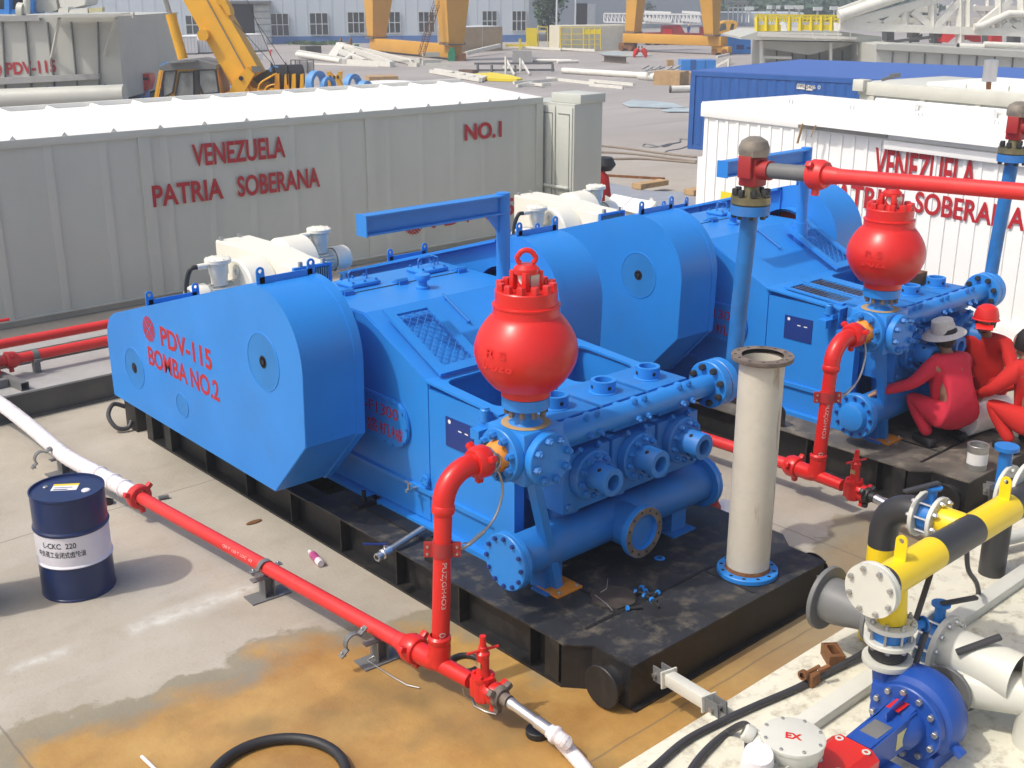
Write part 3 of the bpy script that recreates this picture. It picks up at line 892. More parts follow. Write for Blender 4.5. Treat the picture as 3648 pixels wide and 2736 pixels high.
    casting = ('R S', '\u20090-026') if not second else ('R S', '2-022')
    # raised casting letters follow the bulb
    for s_, zz, rr, tw in ((casting[0], 2.34, .357, .16), (casting[1], 2.25, .35, .24)):
        o = text(s_.strip(), RED, dm, (0, 0, 0), (1, 0, 0), (0, 0, 1), .055, width=tw, name='cast_lettering', bold=.01)
        o0 = rootloc(dm)
        for v in o.data.vertices:
            p = v.co+o0-OFF
            ang = math.atan2(-FW.y, -FW.x)-.62+(p.x-tw/2)/rr
            rad = rr-(.10*(p.z-.03))+.004-(p.y*1.0)*.5
            v.co = Vector((dx0+rad*math.cos(ang), dy0+rad*math.sin(ang), zz+p.z))+OFF-o0
    # suction manifold
    b = MB(); b.cyl((5.14, 5.70, .69), (7.28, 5.70, .69), .165, n=40); b.cyl((6.22, 5.70, .68), (6.22, 5.40, .68), .165, n=36)
    for x in (5.5, 6.95): b.bx(x-.09, x+.09, 5.62, 5.78, .36, .56); b.bx(x-.14, x+.14, 5.55, 5.72, .36, .375)
    for x in (5.80, 6.32, 6.84): b.cyl((x, 5.80, .74), (x, 5.86, .96), .12, n=24)
    sm = b.build('suction_manifold', BLUE_D, root)
    for x, s_ in ((5.15, -1), (7.27, 1)):
        b = MB(); b.lathe([(0, .075), (.215, .075), (.222, .068), (.222, .044), (.216, .04), (.222, .036), (.222, 0), (.165, 0)], (x, 5.70, .69), (s_, 0, 0), 40)
        if second and s_ < 0: b.lathe([(.15, .075), (.135, .13), (.09, .15), (0, .155)], (x, 5.70, .69), (s_, 0, 0), 32)
        ff = b.build('blind_flange', BLUE, sm)
        b = MB(); b.hexes((x+s_*.076, 5.70, .69), (s_, 0, 0), .188, 12, .017, .022); b.build('flange_bolts', BLUE_P, ff)
    b = MB(); b.lathe([(.145, .05), (.205, .05), (.21, .045), (.21, 0), (.165, -.01)], (6.22, 5.41, .68), (0, -1, 0), 40); sf = b.build('suction_flange', BLUE, sm)
    b = MB(); b.lathe([(.146, 0), (.206, 0)], (6.22, 5.359, .68), (0, -1, 0), 40); fc = b.build('flange_face', RUSTF, sf)
    b = MB()
    for k in range(12):
        a = 2*PI*k/12+.2
        b.lathe([(0, 0), (.011, 0)], (6.22+.178*math.cos(a), 5.3585, .68+.178*math.sin(a)), (0, -1, 0), 10)
    b.build('bolt_hole', DARKIN, fc)
    b = MB(); b.lathe([(.144, 0), (.144, .25), (0, .25)], (6.22, 5.36, .68), (0, 1, 0), 36); b.build('flange_bore', BLUE, sf)
    # brace
    b = MB(); b.bar((5.21, 5.56, 1.41), (5.51, 5.60, .375), .075, .075); br = b.build('cross_brace', BLUE, root)
    b = MB(); b.bx(5.40, 5.66, 5.47, 5.70, .362, .38)
    b2 = b.build('brace_plate', ORANGE, br)
    b = MB(); b.hexes((5.53, 5.585, .38), (0, 0, 1), .13, 4, .014, .02, PI/4); b.build('plate_bolts', STEEL, br)
    b = MB(); b.bx(5.40, 5.50, 5.95, 6.18, .365, 1.40); b.bx(7.15, 7.25, 5.95, 6.18, .365, 1.40); b.build('frame_leg', BLUE, root)
    # ---- motor and blowers
    b = MB(); b.cyl((5.75, 10.75, .92), (6.95, 10.75, .92), .50, n=40); b.bx(5.8, 6.9, 10.3, 11.2, .36, .6); b.bx(5.9, 6.8, 10.35, 11.5, 1.3, 1.52)
    mo = b.build('drive_motor', CREAM, root)
    b = MB(); b.prism([(10.32, 1.50), (10.32, 1.905), (10.72, 1.915), (11.05, 1.95), (11.95, 1.95), (11.95, 1.50)], 'X', 6.25, 6.70, bev=.012); du = b.build('blower_duct', CREAM, root)
    b = MB()
    for i in range(15): b.bx(6.275+i*.0275, 6.287+i*.0275, 10.29, 10.31, 1.53, 1.87)
    g_ = b.build('louvre', STEEL, du)
    b = MB(); b.bx(6.255, 6.695, 10.311, 10.319, 1.505, 1.90); b.build('louvre_back', DARKIN, du)
    b = MB(); b.rect_ring(Matrix(((1, 0, 0, 6.245), (0, 0, -1, 10.318), (0, 1, 0, 1.495), (0, 0, 0, 1))), .46, .415, .03, .04); b.build('louvre_frame', BLUE, du)
    b = MB()
    for x, y in ((6.34, 10.31), (6.62, 10.31), (6.30, 11.9), (6.55, 11.93)): b.bx(x-.02, x+.02, y-.02, y+.02, 1.89, 1.99 if y > 11 else 1.96, .005)
    b.build('duct_latch', STEEL, du)
    for (x0, x1, cy, cz, r, s_) in ((5.93, 6.249, 10.93, 1.60, .345, -1), (6.701, 7.04, 11.33, 1.66, .345, 1)):
        b = MB(); b.lathe([(0, 0), (r-.02, 0), (r, .02), (r, x1-x0-.02), (r-.02, x1-x0), (0, x1-x0)], (x0, cy, cz), (1, 0, 0), 48); b.bx(x0+.01, x1-.01, cy-.02, cy+.3, cz-r-.1, cz)
        sc = b.build('blower_scroll', CREAM, root)
        xe = x0 if s_ < 0 else x1
        b = MB(); b.lathe([(0, 0), (.14, 0), (.14, .02), (.115, .03), (.115, .33), (.125, .34), (.125, .36), (0, .36)], (xe, cy, cz), (s_, 0, 0), 28)
        for k in range(18):
            a = 2*PI*k/18; u, v, _ = frame((s_, 0, 0)); d = u*math.cos(a)+v*math.sin(a)
            b.bar(Vector((xe+s_*.05, cy, cz))+d*.12, Vector((xe+s_*.32, cy, cz))+d*.12, .02, .006, up=d.cross(Vector((1, 0, 0))))
        bm_ = b.build('blower_motor', CREAM_P, sc)
        b = MB(); b.lathe([(.14, .0), (.148, .01), (.148, .17), (.13, .20), (0, .20)], (xe+s_*.36, cy, cz), (s_, 0, 0), 32); cw = b.build('fan_cowl', CREAM, bm_)
        b = MB(); b.lathe([(0, 0), (.11, 0)], (xe+s_*.562, cy, cz), (s_, 0, 0), 28); b.build('cowl_grille', BRACKET, bm_)
        jx = xe+s_*.20
        b = MB(); b.lathe([(.085, 0), (.09, .10), (.10, .12), (.105, .22), (.135, .235), (.14, .24), (.14, .275), (.12, .285), (0, .29)], (jx, cy, cz+.11), (0, 0, 1), 28); jb = b.build('junction_pot', CREAM, bm_)
        b = MB(); b.hexes((jx, cy, cz+.39), (0, 0, 1), .12, 8, .01, .012); b.cyl((jx-.13, cy, cz+.33), (jx-.24, cy, cz+.33), .03, n=14); b.build('pot_bolts', CREAM, bm_)
        if s_ < 0:
            b = MB(); b.tube(spline([(jx-.24, cy, cz+.33), (jx-.31, cy+.02, cz+.31), (jx-.35, cy+.05, cz+.15), (jx-.36, cy+.06, cz-.15), (jx-.33, cy+.10, cz-.5)]), .025, 10); b.build('motor_cable', RUBBER, bm_)
        b = MB(); b.tube([Vector((xe+s_*.02, cy-.05, cz+.22))+Vector((0, .035*math.cos(a), .04*math.sin(a))) for a in [2*PI*i/12 for i in range(12)]], .010, 8, True); b.build('lifting_eye', CREAM, sc)
    OFF = Vector((0, 0, 0))
    return root
pump(0.0, False)
pump(4.58, True)
# ================================================================ red discharge lines
def wing(b, c, axis, r, ln=.10, a0=.4):
    u, v, a = frame(axis); c = Vector(c)
    b.lathe([(r*.62, -ln*.5), (r*.9, -ln*.5), (r, -ln*.35), (r, ln*.2), (r*.85, ln*.5), (r*.62, ln*.5), (r*.62, -ln*.5)], c, a, 32)
    for k in range(3):
        t = a0+2*PI*k/3
        d = u*math.cos(t)+v*math.sin(t)
        b.bar(c+d*r*.9-a*ln*.1, c+d*(r+.045)-a*ln*.1, .045, .05, up=a, bev=.008)
    return b

def valve_red(root, c, ydir):
    "plug valve with its stem on the line, c = body centre"
    c = Vector(c); y = Vector(ydir).normalized()
    b = MB()
    b.bar(c-y*.075, c+y*.075, .12, .15, bev=.015)
    b.lathe([(.06, -.09), (.065, -.06), (.065, .07), (.08, .075), (.08, .10), (0, .10)], c, (0, 0, 1), 24)
    b.hexes(c+Vector((0, 0, .10)), (0, 0, 1), .062, 4, .014, .02, .6)
    wing(b, c+y*.12, y, .078, .07)
    vb = b.build('valve_body', RED, root)
    b = MB(); b.lathe([(.050, .10), (.042, .13), (.042, .24), (.046, .245), (.046, .265), (.030, .28), (.030, .31), (.022, .315), (.022, .39), (0, .39)], c, (0, 0, 1), 24); b.build('valve_stem', RED, vb)
    b = MB(); b.cyl(c+Vector((-.11, .03, .285)), c+Vector((.11, -.03, .285)), .010, n=10); b.build('valve_handle', RED, vb)
    b = MB(); b.bx(c.x-.044, c.x-.041, c.y-.025, c.y+.025, c.z+.17, c.z+.21); b.build('valve_tag', WOOD, vb)
    return vb

def discharge(dx, second):
    global OFF
    OFF = Vector((dx, 0, 0))
    root = thing('discharge_line', 'red riser with tee and valve, its pipe running along the floor past the drum' if not second else
                 'short red elbow riser and valve standing between the tall rusty pipe and the far pump', 'pipe', (4.31+dx, 5.51, 0), 'red pump discharge lines')
    top = Vector((4.42, 5.63, 1.60)); foot = Vector((4.315, 5.515, .25))
    if second: foot = Vector((4.36, 5.60, .30))
    el = bend((4.66, 5.60, 1.60), (-1, 0, 0), (0, 0, -1), .22)
    e_end = Vector((4.43, 5.61, 1.36))
    el = [Vector((4.72, 5.60, 1.60))]+el
    b = MB(); b.tube(el, .074, 24, rs=[.070]+[.076]*(len(el)-2)+[.074])
    b.lathe([(.074, 0), (.080, .01), (.080, .05), (.066, .07)], el[-1], foot-el[-1], 24)
    b.build('elbow', RED, root)
    b = MB(); wing(b, (4.76, 5.60, 1.60), (-1, 0, 0), .115, .12); b.build('wing_union', RED, root)
    b = MB(); ax = (foot-el[-1]).normalized(); p_top = el[-1]; p_bot = foot-ax*.18
    b.cyl(p_top, p_bot, .062, n=28); rs = b.build('riser_pipe', RED, root)
    # writing on the riser, reading downwards
    fdir = Vector((-RT.y*0-FW.x, -FW.y, 0)).normalized()
    side = Vector((0, 0, 1)).cross(fdir)
    for s_, q, L_ in (('PUZJGH4O3', .40, .33), ('\u2014', .27, .03), ('03', .92, .07)):
        if second and s_ == '\u2014': continue
        o = text(s_, LETTER_W, rs, (0, 0, 0), (1, 0, 0), (0, 1, 0), .042, width=L_, name='stencilled_lettering')
        o0 = rootloc(rs)
        Lr = (p_bot-p_top).length
        for v in o.data.vertices:
            p = v.co+o0-OFF
            base = p_top+ax*(q*Lr+p.x)
            an = (p.y-.021)/.063+(.25 if not second else -.1)
            d = fdir*math.cos(an)+side*math.sin(an)
            v.co = base+d*.0632+OFF-o0
    run = Vector((4.02, 9.53, .25)) if not second else Vector((4.40, 5.62+.45, .25))
    yd = (run-foot); yd.z = 0; yd.normalize()
    b = MB()
    b.cyl(foot+Vector((0, 0, .19)), foot, .074, n=28)
    tb = [foot+Vector((0, 0, .16))]+[foot+Vector((0, 0, .10))+yd*0, foot+Vector((0, 0, .02))+yd*.03, foot+yd*.10, foot+yd*.22]
    b.tube(spline(tb, 5), .076, 24)
    b.cyl(foot+yd*.06, foot-yd*.30, .062, .055, n=24)
    b.lathe([(.074, 0), (.080, .01), (.080, .04), (.064, .055)], foot+Vector((0, 0, .17)), (0, 0, 1), 24)
    b.build('tee', RED, root)
    b = MB(); wing(b, foot+yd*.28, yd, .105, .13); b.build('wing_union', RED, root)
    if not second:
        b = MB(); b.cyl(foot+yd*.28, run-yd*.02, .058, n=28); b.lathe([(.066, 0), (.066, .06), (.058, .10)], foot+yd*.35, yd, 24); fp = b.build('floor_pipe', RED_P, root)
        b = MB(); wing(b, run+yd*.02, yd, .115, .10); b.build('wing_union', RED_P, root)
        o = text('QB/T 150/T LDC  03', LETTER_W, fp, (0, 0, 0), (1, 0, 0), (0, 1, 0), .035, width=.42, name='stencilled_lettering')
        o0 = rootloc(fp)
        for v in o.data.vertices:
            p = v.co+o0-OFF
            an = (p.y-.02)/.058+.15
            d = fdir*math.cos(an)*.95+Vector((0, 0, 1))*(math.sin(an)*.6+.25)
            d = (d-yd*d.dot(yd)).normalized()
            v.co = Vector((4.12, 8.10, .25))-yd*p.x+(run-Vector((4.12, 8.10, .25))-yd*((run-Vector((4.12, 8.10, .25))).dot(yd)))+d*.0588+OFF-o0
    else:
        b = MB(); b.cyl(foot+yd*.28, Vector((4.22, 12, .25)), .058, n=24); b.build('floor_pipe', RED_P, root)
    valve_red(root, foot-yd*.42, -yd)
    p = foot-yd*.50
    b = MB(); wing(b, p-yd*.07, -yd, .075, .07); b.cyl(p-yd*.02, p-yd*.16, .045, n=20); b.build('steel_union', RUSTF if not second else DARKST, root)
    # safety clamp and wire rope
    cpt = p_top+ax*.26
    b = MB(); b.lathe([(.064, 0), (.072, 0), (.072, .10), (.064, .10), (.064, 0)], cpt, ax, 28)
    for s_ in (-1, 1): b.bar(cpt+side*(s_*.065)+ax*.05, cpt+side*(s_*.125)+ax*.05, .012, .10, up=ax); b.bar(cpt+side*(s_*.065)+ax*.05+fdir*.016, cpt+side*(s_*.125)+ax*.05+fdir*.016, .012, .10, up=ax)
    cl = b.build('safety_clamp', RED_D, root)
    b = MB()
    for s_ in (-1, 1):
        for q in (.025, .075): b.cyl(cpt+side*(s_*.10)+ax*q-fdir*.02, cpt+side*(s_*.10)+ax*q+fdir*.035, .009, n=6)
    b.build('clamp_bolts', STEEL, cl)
    a = cpt+side*.12+ax*.05
    rope = spline([a, a+Vector((.10, -.02, .03)), a+Vector((.30, .0, .12)), a+Vector((.40, .02, .28)), a+Vector((.38, .02, .42)), a+Vector((.33, .02, .50))])
    b = MB(); b.tube(rope, .009, 8); b.tube([a+Vector((.03+.035*math.cos(t), 0, .01+.022*math.sin(t))) for t in [2*PI*i/10 for i in range(10)]], .006, 6, True); b.cyl(rope[4], rope[9], .015, n=10)
    e = rope[-1]
    b.tube([e+Vector((.0+.05*math.cos(t), .0, .03+.06*math.sin(t))) for t in [2*PI*i/12 for i in range(12)]], .011, 8, True)
    b.lathe([(.079, -.008), (.090, -.008), (.090, .008), (.079, .008), (.079, -.008)], (4.84, 5.60, 1.60), (1, 0, 0), 24)
    b.bar(e+Vector((.02, 0, .07)), (4.84, 5.57, 1.53), .02, .02)
    b.build('safety_rope', STEEL, root)
    OFF = Vector((0, 0, 0))
    return foot, yd
F1, Y1 = discharge(0, False)
F2, Y2 = discharge(4.58, True)

# hoses that leave the lines
def hose(name, label, pts, r, m, cat='hose', rings=None, **kw):
    b = MB(); b.tube(spline(pts, 8), r, 16); h = tag(b.build(name, m), label, cat, **kw); return h
root = thing('wrapped_hose', 'thick hose wrapped in white cloth, passing behind the blue drum', 'hose', (4.02, 9.6, 0))
pts = spline([(3.75, 14.6, .42), (3.82, 13.4, .40), (3.89, 12.66, .36), (3.93, 11.95, .29), (3.92, 11.2, .25), (3.92, 10.82, .245), (3.97, 10.2, .25), (4.015, 9.62, .25)], 10)
b = MB(); b.tube(pts, .077, 20); hb = b.build('hose_body', HOSEW, root)
b = MB()
for k in range(4, len(pts)-2, 3):
    t_ = (pts[k+1]-pts[k-1]).normalized(); t_ = (t_+Vector((.15, 0, .06*((k*7) % 5-2)))).normalized()
    b.lathe([(.074, -.003), (.0805, 0), (.074, .012)], pts[k], t_, 20)
b.build('wrap_edges', HOSEW, hb)
b = MB()
for k in (-12, -8, -5): b.lathe([(.074, -.02), (.088, -.008), (.088, .008), (.074, .02)], pts[k], pts[k+1]-pts[k-1], 18)
b.build('tape_band', HOSEW, hb)
s0 = F1-Y1*.66
root = thing('white_hose', 'thin white hose with bright steel end running out at the bottom edge', 'hose', (4.4, 4.3, 0))
b = MB(); b.lathe([(.034, 0), (.040, .02), (.034, .06), (.034, .22), (.042, .24), (.042, .36), (0, .36)], s0, (s0*0-Y1+Vector((.08, 0, -.22))), 20); b.build('hose_end', BRIGHT, root)
e0 = s0+(-Y1+Vector((.08, 0, -.22))).normalized()*.34
wpts = spline([e0, e0+Vector((.02, -.12, -.03)), (4.50, 4.52, .07), (4.42, 4.2, .05), (4.22, 3.75, .05), (3.9, 3.3, .05)], 10)
b = MB(); b.tube(wpts, .047, 18); hb = b.build('hose_body', HOSEW, root)
b = MB()
for k in range(2, 40, 1): b.lathe([(.045, -.002), (.0485, 0), (.045, .006)], wpts[k], wpts[k+1]-wpts[k-1], 16)
b.lathe([(.046, -.03), (.058, -.015), (.060, .01), (.046, .03)], wpts[4], wpts[5]-wpts[3], 16)
b.build('wrap_edges', HOSEW, hb)
s2 = F2+Vector((4.58, 0, 0))-Y2*.66
root = thing('white_hose', 'steel hose end on the far valve passing behind the black yellow elbow', 'hose', tuple(s2))
b = MB(); b.cyl(s2, s2-Y2*.5+Vector((0, 0, -.06)), .042, n=18); b.build('hose_end', BRIGHT, root)
b = MB(); b.tube(spline([s2-Y2*.5+Vector((0, 0, -.06)), s2-Y2*.9+Vector((.1, 0, -.15)), s2-Y2*1.6+Vector((.6, 0, -.2))]), .045, 14); b.build('hose_body', HOSEW, root)

# ---- pipe supports
def support(x, y, rot, opened, label):
    root = thing('pipe_support', label, 'pipe support', (x, y, 0), 'grey pipe supports on the concrete')
    root.rotation_euler = (0, 0, rot)
    def B(mb, n, m=BRACKET, p=root):
        # built round the origin, so no shift
        me = bpy.data.meshes.new(n); bmesh.ops.recalc_face_normals(mb.b, faces=mb.b.faces); mb.b.to_mesh(me); mb.b.free(); me.materials.append(m)
        o = bpy.data.objects.new(n, me); COL.objects.link(o); o.parent = p; return o
    m_ = MB(); m_.bx(-.17, .17, -.085, .085, 0, .012); B(m_, 'base_plate')
    m_ = MB(); m_.bx(-.045, -.037, -.055, .055, .012, .165); m_.bx(.037, .045, -.055, .055, .012, .165); m_.bx(-.037, .037, -.004, .004, .012, .165); m_.bx(-.13, .13, -.035, .035, .165, .176); B(m_, 'post')
    m_ = MB()
    n = 14
    if opened:
        c = Vector((-.215, 0, .225)); ang = R(-38)
    else:
        c = Vector((0, 0, .25)); ang = 0
    for i in range(n):
        a0 = PI*i/n; a1 = PI*(i+1)/n
        for (p0, p1) in (((.066*math.cos(a0), .066*math.sin(a0)), (.066*math.cos(a1), .066*math.sin(a1))),):
            v0 = Vector((p0[0], 0, p0[1])); v1 = Vector((p1[0], 0, p1[1]))
            Rm = Matrix.Rotation(ang, 3, 'Y')
            m_.bar(c+Rm @ v0, c+Rm @ v1, .05, .010, up=(Rm @ (v0+v1)))
    Rm = Matrix.Rotation(ang, 3, 'Y')
    for s_ in (-1, 1): m_.bar(c+Rm @ Vector((s_*.062, 0, 0)), c+Rm @ Vector((s_*.14, 0, 0)), .05, .010, up=Rm @ Vector((0, 0, 1)))
    st = B(m_, 'clamp_strap')
    m_ = MB()
    for s_ in (-1, 1): m_.cyl(c+Rm @ Vector((s_*.11, 0, -.03)), c+Rm @ Vector((s_*.11, 0, .025)), .010, n=6)
    B(m_, 'clamp_bolt', STEEL, st)
support(4.155, 7.55, -.07, False, 'grey pipe support clamped over the red floor pipe beside the blue drum')
support(4.27, 6.17, -.07, True, 'grey pipe support with its open strap hanging over the ochre mud stain')
support(3.95, 11.15, .05, True, 'grey pipe support with open strap under the white wrapped hose')

# ---- drums
def drum(x, y, label):
    root = thing('oil_drum', label, 'drum', (x, y, 0))
    r, h = .286, .885
    def seg(z0, z1, z2=None): return [(r, z0), (r, z1)]
    b = MB(); b.lathe([(r-.012, 0), (r+.004, .004), (r+.004, .018), (r, .022), (r, .285), (r+.010, .298)], (x, y, 0), (0, 0, 1), 56); bd = b.build('drum_body', DRUMB, root)
    b = MB(); b.lathe([(r+.010, .2985), (r+.0108, .305), (r, .318), (r, .565)], (x, y, 0), (0, 0, 1), 56); wb = b.build('white_band', DRUMW, root)
    b = MB(); b.lathe([(r, .5655), (r+.010, .58), (r+.010, .59), (r, .604), (r, .862), (r+.005, .868), (r+.005, h), (r-.006, h), (r-.008, h-.018), (0, h-.018)], (x, y, 0), (0, 0, 1), 56); b.build('drum_top', DRUMB, root)
    fd = Vector((-x, -y, 0)).normalized(); a0 = math.atan2(fd.y, fd.x)
    for s_, zz, hh, W_, sh in (('L-CKC  220', .475, .045, .27, -.12), ('\u4e2d\u8d1f\u8377\u5de5\u4e1a\u95ed\u5f0f\u9f7f\u8f6e\u6cb9', .395, .055, .40, -.12)):
        o = text(s_, LETTER_B, wb, (0, 0, 0), (1, 0, 0), (0, 1, 0), hh, width=W_, name='band_lettering', bold=.012)
        o0 = rootloc(wb)
        for v in o.data.vertices:
            p = v.co+o0
            an = a0+(p.x-W_/2+sh)/r
            v.co = Vector((x+(r+.0012)*math.cos(an), y+(r+.0012)*math.sin(an), zz+p.y))-o0
    for px, py, rr, m_ in ((.10, -.17, .035, DRUMW), (-.19, .16, .022, STEEL)):
        u = RT.normalized(); f2 = Vector((0, 0, 1)).cross(u)
    top = h-.018
    u = Vector((RT.x, RT.y, 0)).normalized(); f2 = Vector((0, 0, 1)).cross(u)
    for a, c, rr, m_ in ((.165, -.03, .035, DRUMW), (-.18, .03, .022, STEEL)):
        b = MB(); q = Vector((x, y, top))+u*a+f2*c; b.lathe([(0, .012), (rr*.8, .012), (rr, .006), (rr, 0)], q, (0, 0, 1), 20); b.build('bung', m_, root)
    T = Matrix(((u.x, f2.x, 0, x-u.x*.02), (u.y, f2.y, 0, y-u.y*.02), (0, 0, 1, top+.001), (0, 0, 0, 1))) @ Matrix.Rotation(.12, 4, 'Z')
    b = MB(); b.bx(-.10, .10, -.03, .10, 0, .0015, 0, T); lb = b.build('paper_label', LETTER_W, root)
    b = MB(); b.bx(-.10, .10, .065, .10, .0016, .0022, 0, T); b.build('yellow_strip', YELLOW, lb)
    b = MB(); b.bx(-.08, .03, -.02, -.005, .0016, .0022, 0, T); b.bx(-.08, .06, .02, .03, .0016, .0022, 0, T); b.build('label_print', BLUE_P, lb)
    return root
d1 = drum(3.09, 8.73, 'dark blue oil drum with a white lettered band')
drum(2.20, 9.02, 'second dark blue oil drum just outside the left edge')

# ---- standpipe
sp_m = mat('stained_white_pipe', (0.58, 0.54, 0.45), 0.5, var=0.08, vscale=3, dirt=0.45, dirtcol=(0.33, 0.31, 0.28), dscale=3.0, bump=.05)
tt = sp_m.node_tree; bb = tt.nodes['Principled BSDF']; src = bb.inputs['Base Color'].links[0].from_socket
tc = tt.nodes.new('ShaderNodeTexCoord'); mp = tt.nodes.new('ShaderNodeMapping'); mp.inputs['Scale'].default_value = (9, 9, 1.2)
nz = tt.nodes.new('ShaderNodeTexNoise'); nz.inputs['Scale'].default_value = 1.0; nz.inputs['Detail'].default_value = 6
tt.links.new(tc.outputs['Object'], mp.inputs[0]); tt.links.new(mp.outputs[0], nz.inputs['Vector'])
rr_ = tt.nodes.new('ShaderNodeMapRange'); rr_.inputs[1].default_value = .60; rr_.inputs[2].default_value = .68
tt.links.new(nz.outputs[0], rr_.inputs[0])
mx = tt.nodes.new('ShaderNodeMix'); mx.data_type = 'RGBA'; mx.inputs['B'].default_value = (.22, .10, .03, 1)
tt.links.new(rr_.outputs[0], mx.inputs['Factor']); tt.links.new(src, mx.inputs['A']); tt.links.new(mx.outputs['Result'], bb.inputs['Base Color'])
root = thing('suction_standpipe', 'tall white pipe with rust streaks and a rusty top flange, standing open on the deck', 'pipe', (6.79, 4.79, .36))
b = MB(); b.lathe([(.150, .03), (.165, .03), (.165, 1.735), (.150, 1.735), (.150, .9)], (6.79, 4.79, .36), (0, 0, 1), 48); b.build('pipe_body', sp_m, root)
b = MB(); b.lathe([(.166, 0), (.228, 0), (.235, .006), (.235, .036), (.228, .042), (.166, .042)], (6.79, 4.79, .361), (0, 0, 1), 48); bf = b.build('base_flange', BLUE, root)
b = MB()
for k in range(12):
    a = 2*PI*k/12
    b.lathe([(0, 0), (.015, 0)], (6.79+.203*math.cos(a), 4.79+.203*math.sin(a), .4035), (0, 0, 1), 10)
b.build('bolt_hole', DARKIN, bf)
b = MB(); b.lathe([(.152, 0), (.222, 0), (.226, .006), (.226, .034), (.152, .034)], (6.79, 4.79, 2.095), (0, 0, 1), 48); tf = b.build('top_flange', RUSTF, root)
b = MB()
for k in range(12):
    a = 2*PI*k/12+.15
    b.lathe([(0, 0), (.012, 0)], (6.79+.195*math.cos(a), 4.79+.195*math.sin(a), 2.1295), (0, 0, 1), 10)
b.build('bolt_hole', DARKIN, tf)
b = MB(); b.lathe([(.167, 0), (.176, 0), (.168, .03)], (6.79, 4.79, .4035), (0, 0, 1), 40); b.build('weld_rust', RUST, root)

# ---- loose things on the near deck
c = G(2185, 2130, .362)
b = MB(); b.prism([(c.x+.17*math.cos(2*PI*k/20)*(1+.10*math.sin(3*k)), c.y+.17*math.sin(2*PI*k/20)*(1+.06*math.cos(2*k))) for k in range(20)], 'Z', .362, .374); tag(b.build('steel_offcut', mat('brown_steel', (.085, .07, .058), .5, metal=.3, var=.25, vscale=8)), 'round brown steel offcut lying on the deck in front of the brace plate', 'steel plate')
for (p0, p1, p2) in ((( 2120, 2120), (2160, 2150), (2183, 2176)), ((2140, 2110), (2160, 2098), (2165, 2062))):
    q = [G(*p, .38) for p in (p0, p1, p2)]
    b = MB(); b.tube(q, .004, 6); tag(b.build('welding_rod', STEEL), 'thin bent welding rod lying across the round steel offcut', 'welding rod', 'welding rods on the steel offcut')
rnd = random.Random(3)
for k, (px, py, an) in enumerate(((2275, 2105, .3), (2290, 2112, 2.1), (2305, 2120, .9), (2318, 2130, 1.7), (2330, 2122, .2), (2335, 2150, 1.2), (2262, 2165, 2.6))):
    g = G(px, py, .378); d = Vector((math.cos(an), math.sin(an), 0))
    root = thing('stud_bolt', 'loose stud bolt with bright blue nut in the small heap on the near deck', 'bolt', tuple(g), 'blue stud bolts on the deck')
    b = MB(); b.cyl(g-d*.06, g+d*.06, .011, n=8); b.build('stud', DARKST, root)
    b = MB(); b.lathe([(0, 0), (.021, 0), (.021, .022), (0, .022)], g+d*.045, d, 6, smooth=False); b.build('nut', BLUE, root)
b = MB(); g = G(2350, 1990, .362); b.lathe([(.02, 0), (.045, .004), (.02, .008)], g, (0, 0, 1), 12); tag(b.build('blue_clip', BLUE), 'small blue clip lying on the deck beside the suction branch', 'clip')
# dresser tube, discs near the back of the skid
g = G(2535, 1822, 0)
root = thing('pipe_stub', 'short dark red pipe stub with a flared foot standing behind the suction manifold', 'pipe', tuple(g))
b = MB(); b.lathe([(.075, 0), (.085, .02), (.085, .06), (.06, .10), (.058, .34), (.050, .34), (.050, .2)], g, (0, 0, 1), 24); b.build('stub_body', RED_D, root)
for px, py, lab in ((2590, 1815, 'white plate disc leaning behind the tall rusty pipe'), (2585, 1860, 'lower white plate disc beside the tall rusty pipe')):
    g = G(px, py, .02); b = MB(); b.lathe([(0, 0), (.12, 0), (.13, .012), (.12, .02), (0, .016)], g, (-.25, -.2, 1), 28); tag(b.build('white_disc', WHITE), lab, 'disc', 'white discs by the standpipe')
# drain pipe with ball valve
root = thing('drain_pipe', 'galvanised drain pipe with a blue handled ball valve sticking out from the near skid', 'pipe', (4.86, 6.9, .4))
p0 = Vector((5.30, 6.96, .44)); p1 = Vector((4.92, 6.9, .40)); d = (p1-p0).normalized()
b = MB(); b.cyl(p0, p1, .026, n=16); b.build('pipe', STEEL, root)
b = MB(); b.lathe([(.028, 0), (.038, .01), (.042, .05), (.042, .09), (.034, .10), (.034, .15), (.026, .15), (.026, .1)], p1, d, 18); b.cyl(p1+d*.06, p1+d*.06+Vector((0, 0, .075)), .010, n=8); b.lathe([(.036, .14), (.036, .155), (.024, .155)], p1, d, 6, smooth=False); bv = b.build('ball_valve', BRIGHT, root)
b = MB(); b.bar(p1+d*.06+Vector((.01, -.01, .075)), p1+d*.06+Vector((-.14, .10, .085)), .020, .010); b.build('valve_handle', BLUE_P, bv)

